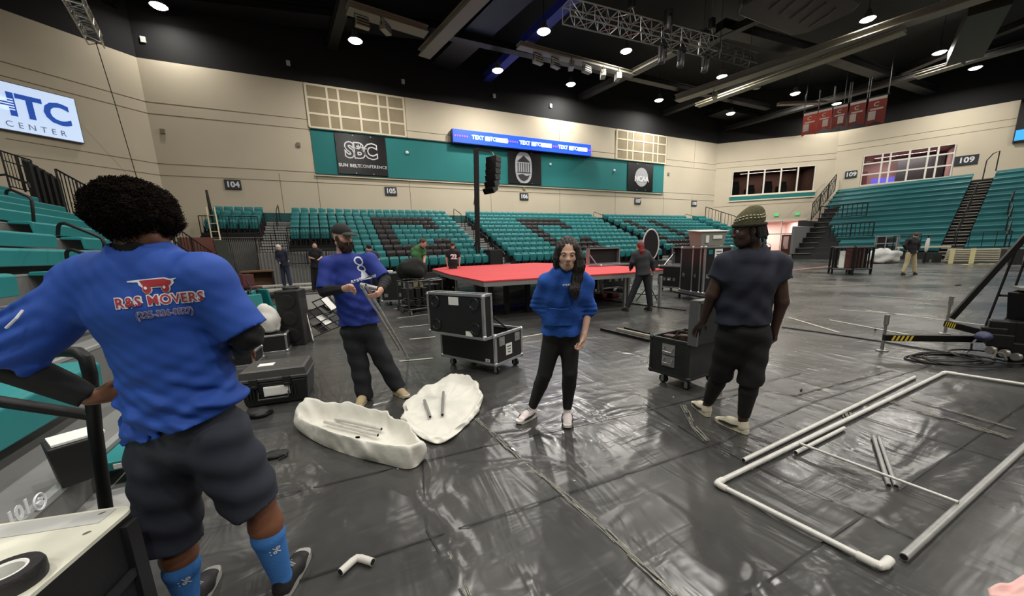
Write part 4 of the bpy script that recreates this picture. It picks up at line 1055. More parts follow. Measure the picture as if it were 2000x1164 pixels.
def flight_case(name, label, loc, rz, L, D, H, wheels=True, latches=(), handles=(), labels=(), open_top=False, seams=(), group=None, edge=None, cat='flight case', e=.03, m=None):
    t = thing(name, label, cat, loc, rz, group); z0 = .13 if wheels else 0.0; m = m or LAM; edge = edge or EDG
    mb = MB()
    if open_top:
        for s in (-1, 1): mb.box((0, s*(D/2-.009), z0+H/2), (L-.01, .016, H-.01)); mb.box((s*(L/2-.009), 0, z0+H/2), (.016, D-.01, H-.01))
        mb.box((0, 0, z0+.01), (L-.01, D-.01, .016))
    else: mb.box((0, 0, z0+H/2), (L-.008, D-.008, H-.008))
    mb.build('body', m, t)
    mb = MB(); frame_edges(mb, L, D, z0, z0+H, e)
    for z in seams:
        for s in (-1, 1): mb.box((0, s*(D/2), z0+z), (L, .01, .035)); mb.box((s*(L/2), 0, z0+z), (.01, D, .035))
    mb.build('edge_trim', edge, t, bevel=.004)
    mb = MB(); corners(mb, L, D, z0, z0+H, e*1.0); mb.build('corner_caps', edge, t, smooth=True)
    if wheels:
        for sx in (-1, 1):
            for sy in (-1, 1): caster(t, sx*(L/2-.1), sy*(D/2-.09))
    for (x, z, f) in latches: p, n = face(L, D, f, x, z0+z); latch(t, p, n)
    for (x, z, f) in handles: p, n = face(L, D, f, x, z0+z); handle(t, p, n)
    for (x, z, f, w_, h_) in labels:
        p, n = face(L, D, f, x, z0+z); a = math.atan2(n[1], n[0])+math.pi/2
        mb = MB(); mb.box(p, (w_, .006, h_), a); lb = mb.build('paper_label', PAPER, t)
        mb = MB(); u = rotz(a)@np.array([1.0, 0, 0])
        for k in range(3): mb.box(np.array(p)+n*.004+Z1*(h_*.25-h_*.25*k), (w_*(.7-.12*k), .002, h_*.08), a)
        mb.build('scribble', M('ink', (60, 60, 66), .8), lb)
    return t, z0
def face(L, D, f, x, z):
    if f == 'f': return np.array([x, -D/2-.004, z]), np.array([0, -1.0, 0])
    if f == 'b': return np.array([x, D/2+.004, z]), np.array([0, 1.0, 0])
    if f == 'r': return np.array([L/2+.004, x, z]), np.array([1.0, 0, 0])
    return np.array([-L/2-.004, x, z]), np.array([-1.0, 0, 0])

# A. centre case with its lid standing open towards the camera
a_, b_, c_ = onz(846, 692, .13), onz(969, 716, .13), onz(1013, 700, .13)
rzK = math.atan2(b_[1]-a_[1], b_[0]-a_[0]); LK_ = .98; DK_ = .60; HK = .40
cK = b_[:2]-np.array([math.cos(rzK), math.sin(rzK)])*LK_/2+np.array([-math.sin(rzK), math.cos(rzK)])*DK_/2
t, z0 = flight_case('open_flight_case', 'black road case on casters with its lid standing open, in front of the red stage', (*cK, 0), rzK, LK_, DK_, HK, open_top=True, latches=((-.17, .3, 'r'), (.17, .3, 'r')), labels=((-.02, .17, 'r', .13, .15), (.36, .06, 'f', .07, .04)), e=.035)
LH = .56; yl = -DK_/2-.09; zb = z0+HK-.03
mb = MB(); mb.box((-.02, yl, zb+LH/2), (LK_-.01, .16, LH-.01)); lid = mb.build('lid', LAM, t)
mb = MB()
for sx in (-1, 1):
    for sy in (-1, 1): mb.box((-.02+sx*(LK_/2-.012), yl+sy*.07, zb+LH/2), (.035, .035, LH))
for z in (zb+.015, zb+LH-.015):
    for sy in (-1, 1): mb.box((-.02, yl+sy*.07, z), (LK_, .035, .035))
    for sx in (-1, 1): mb.box((-.02+sx*(LK_/2-.012), yl, z), (.035, .16, .035))
mb.build('lid_edge_trim', EDG, lid, bevel=.004)
mb = MB()
for sx in (-1, 1):
    for z in (zb+.03, zb+LH-.03): mb.ball((-.02+sx*(LK_/2-.01), yl-.07, z), .032, 8, 6)
mb.build('lid_corner_caps', EDG, lid, smooth=True)
for sx in (-.36, .32):
    for z in (zb+.13, zb+LH-.12):
        mb = MB(); mb.lathe([(.085, 0), (.08, .012), (.06, .012), (.055, .002), (0, .002)], (sx, yl-.085, z), 18, rotx(math.pi/2)); mb.build('wheel_dish', M('stacking_dish', (48, 48, 50), .35, .4), lid, smooth=True, angle=30)
for (x, z, w_, h_) in ((-.02, zb+LH-.1, .17, .1), (.22, zb+.06, .11, .06)):
    mb = MB(); mb.box((x, yl-.084, z), (w_, .006, h_)); q = mb.build('paper_label', PAPER, lid)
mb = MB(); mb.bar((LK_/2-.06, yl+.07, zb+.3), (LK_/2-.06, .1, z0+HK-.02), .02, .012); mb.build('lid_stay', FRM, t)

# B. small black case with open lid beside the man in navy
a_, b_ = onz(1268, 724, .12), onz(1336, 745, .12)
rzB = math.atan2(b_[1]-a_[1], b_[0]-a_[0]); LB = .50; DB = .62
cB = a_[:2]+np.array([math.cos(rzB), math.sin(rzB)])*LB/2+np.array([-math.sin(rzB), math.cos(rzB)])*DB/2
DKL = M('worn_black_laminate', (34, 36, 36), .45, var=.3, scale=9)
t, z0 = flight_case('open_flight_case', 'small worn black case on casters, lid upright, left of the man in navy', (*cB, 0), rzB, LB, DB, .42, open_top=True, edge=M('dark_edge', (52, 54, 54), .4, .4), handles=((0, .3, 'f'), (0, .17, 'f')), m=DKL)
mb = MB(); mb.box((LB/2+.03, -.02, z0+.42+.22), (.09, DB, .46)); lid = mb.build('lid', DKL, t, bevel=.008)
mb = MB()
for sy in (-1, 1): mb.box((LB/2+.03, -.02+sy*(DB/2-.01), z0+.42+.22), (.1, .03, .47))
mb.box((LB/2+.03, -.02, z0+.42+.44), (.1, DB, .03)); mb.build('lid_edge_trim', M('grey_edge', (110, 112, 112), .4, .5), lid)
mb = MB(); mb.bar((LB/2-.02, -.2, z0+.60), (-.05, -.25, z0+.40), .025, .01); mb.build('lid_stay', FRM, t)
mb = MB()
for k in range(4): mb.box((-.12+.08*k, -.12+.11*k, z0+.36), (.14, .1, .12), .4*k)
mb.tube([(-.2, .1, z0+.38), (-.05, -.05, z0+.47), (.1, .08, z0+.42), (.05, .2, z0+.4)], .018, 7); mb.build('contents', M('case_contents', (70, 50, 44), .7, var=.4, scale=12), t, bevel=.01)

# C. tall cases on a dolly, bin on top
def tall_case(x0, x1, yb, yt, lb, labels=(), latches=(), D=.7, z=.22):
    a_, b_ = onz(x0, yb[0], z), onz(x1, yb[1], z); rz = math.atan2(b_[1]-a_[1], b_[0]-a_[0]); L = np.linalg.norm(b_-a_)
    H = zcol(x0, yt, a_)-z
    c = (a_+b_)[:2]/2+np.array([-math.sin(rz), math.cos(rz)])*D/2
    t, z0 = flight_case('upright_flight_case', lb, (*c, z-.0), rz, L, D, H, wheels=False, latches=latches, labels=labels, e=.045)
    return t, c, rz, L, H
def zcol(x, y, p):
    d = ray(x, y); D = np.array(p)@HF-0; return CAMH+d[2]*D/(d@HF)
pb = onz(1372, 575, .2)
u_c = nrm(onz(1425, 571, .2)-onz(1372, 575, .2)); hd_ = nrm((.8, .6, 0))
P0 = onz(1326, 567, .2); P1 = onz(1365, 574, .2); P2 = P1+nrm(np.array([P1[1]-P0[1], -(P1[0]-P0[0]), 0]))*0
rzC = math.atan2(P1[1]-P0[1], P1[0]-P0[0])
zt = zcol(1326, 483, P0)
W1c = float(np.linalg.norm(P1-P0)); uC = nrm(P1-P0); vC = np.array([-uC[1], uC[0], 0])
c = P0+uC*W1c/2+vC*.30
t, _ = flight_case('upright_flight_case', 'tall black upright case left in the pair behind the man in navy', (c[0], c[1], .2), rzC, W1c-.02, .60, zt-.2, wheels=False, latches=((-W1c*.3, .5, 'f'), (W1c*.25, .5, 'f')), e=.05)
# its neighbour, turned to face the camera's right
c2 = P1+vC*.35+uC*.45
Pa = onz(1372, 575, .2); Pb2 = onz(1424, 572, .2); u2 = nrm(Pb2-Pa); rz2 = math.atan2(u2[1], u2[0]); L2_ = float(np.linalg.norm(Pb2-Pa)); v2 = np.array([-u2[1], u2[0], 0])
c2 = Pa+u2*L2_/2+v2*.27
t, _ = flight_case('upright_flight_case', 'tall black upright case with a paper sheet, right in the pair', (c2[0], c2[1], .2), rz2, L2_, .52, zt-.2, wheels=False, latches=((-L2_*.35, .5, 'f'), (L2_*.3, .5, 'f')), labels=((0.0, 1.1, 'f', .24, .3),), e=.05)
mb = MB(); mb.box((-L2_*.3, -.268, 1.17), (.13, .006, .12)); mb.build('teal_sticker', TEAL, t)
mb = MB(); mb.box((0, 0, 1.18), (.9, .5, .1)); 
dl = thing('dolly', 'low wheeled dolly under the two tall black cases', 'dolly', (c[0], c[1], 0), rzC)
mb = MB(); mb.box((.45, 0, .165), (1.9, 1.0, .05)); mb.build('platform', LAM, dl)
for x in (-.35, 1.2):
    for y in (-.4, .4): caster(dl, x, y, .055, .14)
BIN = M('grey_plastic_bin', (142, 140, 132), .5)
pt_ = (c+c2)/2; pt_ = pt_+uC*.0; tb = thing('storage_bin', 'grey plastic storage bin with white lid on the tall black cases', 'bin', (pt_[0], pt_[1], zt+.005), rz2)
mb = MB(); V = []
for z, s in ((0, .86), (.42, 1.0)): V += [(sx*.42*s, sy*.28*s, z) for sx, sy in ((-1, -1), (1, -1), (1, 1), (-1, 1))]
mb.add(V, [(3, 2, 1, 0), (0, 1, 5, 4), (1, 2, 6, 5), (2, 3, 7, 6), (3, 0, 4, 7), (4, 5, 6, 7)]); mb.build('tub', BIN, tb, bevel=.015)
mb = MB(); mb.prism([(-.46, -.31), (.46, -.31), (.5, .3), (-.44, .31)], (0, 0, .42), X1, (0, 1, .1), .03); mb.build('lid', M('white_lid', (214, 212, 204), .5), tb, bevel=.008)
mb = MB(); mb.box((.12, -.275, .25), (.28, .01, .1)); mb.box((-.2, -.272, .2), (.1, .01, .2)); mb.build('label', PAPER, tb)

# D. two wide low cases with raised lids behind the stage
def lidcase(x0, x1, yb, ytop, ymid, lb, D=.6):
    P, Q = onz(x0, yb[0], .12), onz(x1, yb[1], .12); rz = math.atan2(Q[1]-P[1], Q[0]-P[0]); L = float(np.linalg.norm(Q-P)); u = nrm(Q-P); v = np.array([-u[1], u[0], 0])
    zt_ = zcol(x0, ytop, P+v*D); zm = zcol(x0, ymid, P)
    c = (P+Q)/2+v*D/2
    t, z0 = flight_case('raised_lid_case', lb, (c[0], c[1], 0), rz, L, D, zm-.13, open_top=True, latches=((-L*.2, .3, 'f'), (L*.2, .3, 'f')), handles=((0, .3, 'f'),), e=.05)
    mb = MB(); H = zt_-zm; yy = D/2+.09; mb.box((0, yy+.06, zm+H/2), (L, .03, H)); lid = mb.build('raised_lid', LAM, t)
    mb = MB()
    for s in (-1, 1): mb.box((s*L/2, yy, zm+H/2), (.05, .16, H))
    for z in (zm+.02, zm+H): mb.box((0, yy, z), (L, .16, .05))
    mb.build('lid_rim', EDG, lid)
    mb = MB(); mb.bar((-L/2+.04, -D*.1, zm), (-L/2+.04, yy, zm+H*.7), .03); mb.build('lid_stay', EDG, t)
lidcase(1173, 1232, (566, 560), 485, 518, 'low black case with raised lid behind the stage, left of the red-haired worker')
lidcase(1284, 1330, (560, 565), 484, 518, 'low black case with raised lid right of the red-haired worker')

# round folding reflector behind the red-haired worker
p = at(1271, 478, 10.6); t = thing('round_reflector', 'round black disc with white rim behind the red-haired worker', 'disc', p)
mb = MB(); V = [p+HR*.22*math.cos(a)+Z1*.42*math.sin(a) for a in np.linspace(0, 2*math.pi, 29)[:-1]]; mb.tube(V, .022, 6, closed=True); mb.build('rim', M('white_rim', (205, 205, 205), .5), t, world=True, smooth=True)
mb = MB(); mb.lathe([(.0, -.01), (.4, -.01), (.4, .01), (0, .01)], (0, 0, 0), 24); 
V = []; nn = 28
for k in range(nn): a = 2*math.pi*k/nn; V.append((math.cos(a)*.21, math.sin(a)*.41))
mb = MB(); mb.prism(V, p, HR, Z1, .012); mb.build('fabric', STB, t, world=True)
mb = MB(); mb.cyl(p-Z1*.4, (p[0], p[1], .01), .02, 8)
for a in (0, 2.1, 4.2): mb.cyl((p[0], p[1], .5), (p[0]+.35*math.cos(a), p[1]+.35*math.sin(a), .015), .014, 6)
mb.build('stand', STB, t, world=True)

# E. case with papers and black bag, left of the stage
P, Q = onz(745, 590, .13), onz(793, 588, .13); rz = math.atan2(Q[1]-P[1], Q[0]-P[0]); L = float(np.linalg.norm(Q-P)); v = np.array([-math.sin(rz), math.cos(rz), 0]); zt_ = zcol(750, 533, P)
cE = (P+Q)/2+v*.35
flight_case('flight_case', 'black road case with papers on top between the bearded man and the stage', (cE[0], cE[1], 0), rz, L, .7, zt_-.13, latches=((-L*.28, .55, 'f'), (L*.28, .55, 'f'), (-L*.28, .2, 'f'), (L*.28, .2, 'f')), labels=(), e=.045)
for i, (dx, dy, w_, lb) in enumerate(((-.25, 0, .4, 'white paper sheet on the case right of the bearded man, left one'), (.35, .05, .34, 'white paper bowl-like pad on the case right of the bearded man'))):
    mb = MB(); mb.box(cE+rotz(rz)@np.array([dx, dy, 0])+Z1*(zt_-.104), (w_, .3, .05), rz+.2*i); tag(mb.build('paper_stack', PAPER, bevel=.01), lb, 'paper')

# F. dark rack carts with a black heap on top
for i, (x, y, s) in enumerate(((812, 612, 1.0), (838, 600, .9), (868, 585, .8))):
    p = onz(x, y); t = thing('equipment_cart', 'dark wheeled equipment frame left of the stage, %s from the left' % ORD[i+1], 'cart', p, .25+.1*i)
    H = .78*s+.1; W_ = .62
    mb = MB()
    for sx in (-1, 1):
        for sy in (-1, 1): mb.cyl((sx*W_/2, sy*.3, .1), (sx*W_/2, sy*.3, H), .022, 8)
    for z in (.16, H):
        for s_ in (-1, 1): mb.cyl((-W_/2, s_*.3, z), (W_/2, s_*.3, z), .022, 8); mb.cyl((s_*W_/2, -.3, z), (s_*W_/2, .3, z), .022, 8)
    mb.build('frame', M('dark_chrome', (95, 95, 95), .3, .8), t)
    for j in range(3):
        mb = MB(); mb.cyl((-W_*.3+j*.19, -.25, .32), (-W_*.3+j*.19, .25, .32), .08, 12); mb.box((-W_*.3+j*.19, 0, .56), (.14, .5, .26)); mb.build('stored_unit', M('dark_unit', (26, 26, 28), .35), t, bevel=.01)
    for sx in (-1, 1):
        for sy in (-1, 1): caster(t, sx*.28, sy*.26, .045, .12)
mb = MB(); p = onz(812, 612)+Z1*.93
rs = random.Random(11)
def heap(name, c, r, m, lb, cat, seed=1, amp=.2, sub=4):
    import bmesh
    bm = bmesh.new(); bmesh.ops.create_icosphere(bm, subdivisions=sub, radius=1)
    for v in bm.verts:
        q = v.co*1.6+Vector((seed*3.1, seed, 0)); d = 1+amp*noise.noise(q)+amp*.5*abs(noise.noise(q*2.7))
        v.co = Vector((v.co.x*r[0]*d, v.co.y*r[1]*d, max(v.co.z, -.55)*r[2]*d))
    mn_ = min(v.co.z for v in bm.verts)
    for v in bm.verts: v.co.z -= mn_
    me = bpy.data.meshes.new(name); bm.to_mesh(me); bm.free(); me.materials.append(m); me.shade_smooth()
    o = bpy.data.objects.new(name, me); COL.objects.link(o); o.location = [float(q) for q in c]
    if lb: tag(o, lb, cat)
    return o
heap('cloth_heap', p, (.36, .34, .34), M('black_cloth', (16, 17, 16), .9), 'black cloth heap on the carts beside the man in green', 'cloth', 2)

# ------------------------------------------------------------------ red stage
ST = [(3.05, 7.62), (7.13, 7.22), (8.55, 7.6), (9.35, 10.0), (9.9, 15.0), (9.9, 17.4), (5.0, 17.4), (4.0, 15.8), (3.3, 11.0)]
t = thing('stage_platform', 'large low stage with bright red top on metal legs in mid hall', 'stage', (6, 11, 0))
mb = MB(); mb.prism(ST, (0, 0, .905), X1, (0, 1, 0), .03); o = mb.build('red_cloth', M('red_stage_cloth', (205, 58, 62), .75, var=.06, scale=1.2, bump=.12, bscale=2), t, world=True)
ctr = np.mean(ST, axis=0); 
mb = MB(); mb.prism([tuple(ctr+(np.array(q)-ctr)*.998) for q in ST], (0, 0, .80), X1, (0, 1, 0), .1); mb.build('aluminium_edge', M('stage_edge', (168, 168, 170), .4, .6), t, world=True)
legs = [(990, 614, 0), (1031, 609, 0), (1168, 582, 1), (1176, 581, 1), (1219, 599, 1), (1226, 597, 1), (1288, 598, 1), (1060, 588, 0), (945, 600, 0), (1100, 570, 0)]
for x, y, s_ in legs:
    p = onz(x, y); mb = MB(); mb.box((p[0], p[1], .4), (.06 if s_ else .11, .06 if s_ else .11, .8)); mb.build('leg', EDG if s_ else FRM, t, world=True)
for x, y in ((3.2, 7.85), (3.5, 11.0), (4.2, 15.5), (9.5, 15), (8.4, 7.9)):
    mb = MB(); mb.box((x, y, .4), (.06, .06, .8)); mb.build('leg', EDG, t, world=True)
mb = MB(); a_, b_ = onz(1168, 582), onz(1288, 598); mb.bar(a_+Z1*.25, b_+Z1*.28, .03); a_, b_ = onz(1176, 581), onz(1226, 597); mb.bar(a_+Z1*.5, b_+Z1*.5, .03); mb.build('cross_brace', EDG, t, world=True)
PW = M('pale_panel', (196, 200, 215), .5)
for i, (x, y) in enumerate(((945, 572), (1010, 566))):
    p = onz(x, y); mb = MB(); mb.box((p[0], p[1], .3), (.9, .12, .55), .3); tag(mb.build('leaning_board', PW, bevel=.01), 'pale panel standing under the stage, %s' % ('left one' if i == 0 else 'right one'), 'panel')
mb = MB(); p = onz(1010, 600); mb.box((p[0], p[1], .06), (1.7, .1, .1), .1); tag(mb.build('blue_tube', M('blue_plastic', (52, 52, 150), .4), bevel=.01), 'long blue tube lying under the stage', 'tube')
for i, (x, y) in enumerate(((1182, 578), (1196, 580), (1175, 582))):
    p = onz(x, y); mb = MB(); mb.box((p[0], p[1], .07), (.34, .26, .14), .2*i); o = mb.build('red_bag', M('dark_red_bag', (120, 22, 34), .7), bevel=.03); tag(o, 'small dark red bag on the floor under the stage, %s' % ('middle', 'right', 'left')[i], 'bag')
for i, (x, y) in enumerate(((1188, 568), (1215, 570))):
    p = onz(x, y); heap('small_heap', p, (.22, .16, .12), M('dark_bundle', (50, 45, 46), .8), 'dark bundle on the floor beyond the red bags, %s' % ('left' if i == 0 else 'right'), 'bundle', 5+i)
# black bars on the floor
for i, (a_, b_) in enumerate((((1174, 645), (1268, 668)), ((1205, 645), (1270, 660)), ((1220, 643), (1268, 655)))):
    A, B = onz(*a_), onz(*b_); mb = MB(); mb.bar(A+Z1*.025, B+Z1*.025, .05); tag(mb.build('metal_bar', [FRM, LIT, FRM][i], bevel=.006), '%s bar on the floor left of the small worn case, %s' % (('black', 'pale', 'thin black')[i], ('nearest', 'middle', 'farthest')[i]), 'bar')

# ------------------------------------------------------------------ lifting tower, line array, sub
pT = onz(934, 543); D_ = pT@HF
t = thing('lifting_tower', 'tall black lifting tower standing left of the red stage top', 'tower', pT)
top = at(930, 291, D_); mb = MB(); mb.bar(pT+Z1*.1, top, .30, .24, up=HF); mb.build('mast', FRM, t, world=True, bevel=.01)
mb = MB(); mid = at(932, 400, D_); mb.bar(mid-HR*.2, at(937, 345, D_)-HR*.1, .08); mb.build('mast_rail', ALU, t, world=True)
for sx, sy in ((-1, .2), (1, .3), (.2, -1), (-.1, 1)):
    e_ = pT+HR*sx*.8+HF*sy*.7; mb = MB(); mb.bar(pT+Z1*.15, e_+Z1*.1, .09); mb.bar(pT+Z1*2.4, e_+Z1*.12, .05); mb.cyl(e_+Z1*.1, e_+Z1*.01, .06, 8); mb.build('outrigger', FRM, t, world=True)
mb = MB(); arm = at(958, 296, D_); mb.bar(top, arm, .12); mb.build('head_arm', FRM, t, world=True)
ta = thing('line_array_speaker', 'black curved line array speaker hanging from the tower arm', 'speaker', at(962, 345, D_))
mb = MB(); mb.bar(at(962, 297, D_), at(966, 306, D_), .05); mb.build('rigging_bumper', ALU, ta, world=True)
for i in range(6):
    yy = 312+i*11.5; xx = 965-[0, .5, 1, 1.5, 3, 6][i]; c = at(xx, yy, D_); tilt = [0, -.03, -.08, -.16, -.30, -.5][i]
    fwd = nrm(-HF*.75-HR*.65); sd = nrm(np.cross(fwd, Z1)); fz = fwd*math.cos(tilt)+Z1*math.sin(tilt); uz = np.cross(sd, fz)
    R = np.stack([sd, fz, uz], 1); h = 11.5*D_/722*.93
    mb = MB(); P_ = [(-.42, .28), (.42, .28), (.30, -.30), (-.30, -.30)]; mb.prism(P_, c-uz*h/2, sd, fz, h*.95)
    mb.build('array_box', FRM, ta, world=True, bevel=.015)
pS = at(963, 495, D_-.3); mb = MB()
t = thing('subwoofer', 'big black speaker cabinet beside the foot of the tower', 'speaker', (pS[0], pS[1], 0), .2)
mb.box((0, 0, .85), (.95, .7, 1.7)); mb.build('cabinet', LAM, t, bevel=.02)
mb = MB(); mb.box((0, -.355, .85), (.85, .02, 1.55)); mb.build('grille', STB, t)

# ------------------------------------------------------------------ left-middle clutter
# black ribbed transport case (foreground left)
PL = M('black_moulded_plastic', (30, 30, 32), .42, var=.1, scale=12, bump=.06, bscale=150)
PLD = M('grey_moulded_lid', (62, 61, 60), .45, var=.1, scale=10)
fl0, fr0 = onz(478, 800), onz(602, 782); rz = math.atan2(fr0[1]-fl0[1], fr0[0]-fl0[0]); L = float(np.linalg.norm(fr0-fl0))+.04; D = .50
c = (fl0+fr0)/2+np.array([-math.sin(rz), math.cos(rz), 0])*D/2; Hc = .40
t = thing('moulded_case', 'big black moulded equipment case on the floor right of the afro-haired man', 'case', (c[0], c[1], 0), rz)
mb = MB(); V = []
for z, s in ((0, .90), (.05, .94), (.27, 1.0)): V += [(sx*L/2*s, sy*D/2*s, z) for sx, sy in ((-1, -1), (1, -1), (1, 1), (-1, 1))]
mb.add(V, [(3, 2, 1, 0), (8, 9, 10, 11)]+[(4*i+j, 4*i+(j+1) % 4, 4*i+4+(j+1) % 4, 4*i+4+j) for i in range(2) for j in range(4)]); mb.build('base', PL, t, bevel=.02)
mb = MB(); V = []
for z, s in ((.275, 1.03), (.305, 1.03), (.31, 1.0), (.385, .95), (.40, .88)): V += [(sx*L/2*s, sy*D/2*s, z) for sx, sy in ((-1, -1), (1, -1), (1, 1), (-1, 1))]
mb.add(V, [(3, 2, 1, 0), (16, 17, 18, 19)]+[(4*i+j, 4*i+(j+1) % 4, 4*i+4+(j+1) % 4, 4*i+4+j) for i in range(4) for j in range(4)]); mb.build('lid', PLD, t, bevel=.012)
for x in (-L*.28, L*.2):
    mb = MB(); mb.box((x, -D/2-.02, .27), (.075, .03, .10)); mb.box((x, -D/2-.035, .235), (.05, .02, .035)); mb.build('latch', PL, t, bevel=.008)
    mb = MB()
    for k in range(4): mb.box((x*1.15-.045+.03*k, -D/2-.0, .15), (.012, .03, .12))
    mb.build('ribs', PL, t)
mb = MB(); mb.tube([(-L*.24, -D/2-.0, .16), (-L*.24, -D/2-.04, .09), (L*.2, -D/2-.04, .09), (L*.2, -D/2-.0, .16)], .014, 8); mb.build('handle', PL, t, smooth=True)
mb = MB(); mb.box((.02, -D/2-.012, .165), (.22, .012, .08)); mb.box((.02, -D/2+.0, .165), (.24, .03, .1)); mb.build('paper_label', PAPER, t)
mb = MB(); mb.box((-.1, -.02, .402), (.15, .11, .006)); mb.build('paper_label', PAPER, t)
for x in (.1, .2): mb = MB(); mb.lathe([(.012, 0), (.012, .006), (0, .006)], (x, .02, .4), 10); mb.build('valve', LATCH, t)
heap('cable_heap', onz(505, 812), (.12, .09, .05), M('black_rubber', (14, 14, 14), .6), 'black cable heap by the front of the moulded case', 'cable', 9)
heap('strap_heap', onz(535, 893), (.10, .05, .03), M('black_rubber', (14, 14, 14), .6), 'small black strap bundle on the floor by his right knee', 'strap', 12)
mb = MB(); a_ = onz(520, 893); mb.tube([a_+Z1*.02, onz(545, 883)+Z1*.02, onz(560, 893)+Z1*.012, onz(545, 900)+Z1*.012], .008, 6); tag(mb.build('strap', M('black_rubber', (14, 14, 14), .6)), 'thin black strap loop on the floor by his knee', 'strap')

# white-lidded small case behind it
p = onz(487, 710, .0)
t, _ = flight_case('flat_case', 'flat black case with pale panel top behind the moulded case', (p[0]-.15, p[1]+.1, 0), -.1, .55, .5, .2, wheels=False)
mb = MB(); mb.box((0, 0, .205), (.44, .4, .012)); mb.build('pale_panel', PAPER, t)
# tall black loudspeaker
fl0, fr0 = onz(553, 677), onz(594, 674); rz = math.atan2(fr0[1]-fl0[1], fr0[0]-fl0[0]); L = float(np.linalg.norm(fr0-fl0))+.03; c = (fl0+fr0)/2+np.array([-math.sin(rz), math.cos(rz), 0])*.25; Hs = zcol(560, 568, fl0)
t = thing('loudspeaker', 'tall black loudspeaker cabinet standing left of the bearded man', 'speaker', (c[0], c[1], 0), rz+.05)
mb = MB(); V = [(sx*L/2+(0 if z == 0 else -.02), sy*.25, z) for z in (0, Hs) for sx, sy in ((-1, -1), (1, -1), (1, 1), (-1, 1))]
mb.add(V, [(3, 2, 1, 0), (4, 5, 6, 7)]+[(j, (j+1) % 4, 4+(j+1) % 4, 4+j) for j in range(4)]); mb.build('cabinet', LAM, t, bevel=.02)
for k in range(3):
    mb = MB(); mb.lathe([(L*.32, 0), (L*.34, .01), (L*.3, .015), (L*.1, -.0), (0, .005)], (-.01, -.252, .2+k*Hs*.3), 16, rotx(math.pi/2)); mb.build('driver', STB, t, smooth=True)
mb = MB(); mb.tube([(L*.3*math.cos(a), .15*math.sin(a), Hs+.03) for a in np.linspace(0, 6.28, 14)], .022, 6); tag(mb.build('coiled_cable', STB, t), None, None)
# leaning silver pole right of it
mb = MB(); mb.cyl(onz(612, 668)+Z1*.02, at(585, 560, (onz(612, 668)@HF)+.3), .018, 8); tag(mb.build('leaning_pole', ALU), 'silver pole leaning against the tall black loudspeaker', 'pole')
# stacked folding frames
BC = M('black_tube_frame', (26, 26, 27), .4, .4)
for i in range(4):
    p = onz(632, 655)+np.array([.05*i, .10*i, 0]); t = thing('folding_frame', 'black folding tube frame in the pile left of the bearded man, %s from the bottom' % ORD[i+1], 'frame', p+Z1*(.02+.13*i), .5+.12*i, group='pile of folding frames')
    W_, H_ = .55, .34; tl = .5-.1*i; R = rotx(.35+.15*i)@roty(-.25-.04*i)
    pts = [R@np.array(q) for q in ((-W_/2, -H_/2, .12), (W_/2, -H_/2, .12), (W_/2, H_/2, .12), (-W_/2, H_/2, .12))]
    mn_ = min(q[2] for q in pts); pts = [q-Z1*(mn_-.02) for q in pts]
    mb = MB(); mb.tube(pts, .014, 6, closed=True)
    for f in (.33, .66): mb.tube([pts[0]+(pts[1]-pts[0])*f, pts[3]+(pts[2]-pts[3])*f], .011, 6)
    mb.build('tubes', BC, t)
    mb = MB(); mb.slab([pts[0]+(pts[1]-pts[0])*.35, pts[0]+(pts[1]-pts[0])*.6, pts[3]+(pts[2]-pts[3])*.6, pts[3]+(pts[2]-pts[3])*.35], Z1, .012); mb.build('pale_tag' if i % 2 else 'bracket', [BC, PAPER][i % 2], t)
# pale open box behind
p = onz(622, 612); t = thing('metal_box', 'pale metal box standing behind the pile of folding frames', 'box', p, .25)
mb = MB(); mb.box((0, 0, .3), (.7, .3, .6)); mb.build('body', M('dark_box', (70, 70, 70), .5), t, bevel=.01)
mb = MB(); mb.box((0, -.155, .36), (.6, .01, .4)); mb.build('face', M('pale_face', (175, 175, 170), .5), t)
# white bundles and cases behind his elbow
WC = M('white_cloth', (205, 203, 196), .85, var=.05, scale=6)
p = onz(525, 690); flight_case('flight_case', 'low black case holding white bundles, right of his elbow', (p[0]-.1, p[1]+.3, 0), -.05, .8, .6, .30, wheels=False)
heap('cloth_bundle', (p[0]+.0, p[1]+.3, .31), (.2, .16, .28), WC, 'white cloth bundle on the low black case', 'cloth', 21)
heap('cloth_bundle', (p[0]-.32, p[1]+.45, .31), (.16, .16, .3), M('grey_wrapped_bundle', (150, 150, 146), .6, var=.35, scale=14), 'crumpled grey plastic bundle on the low black case', 'bundle', 22, .45)
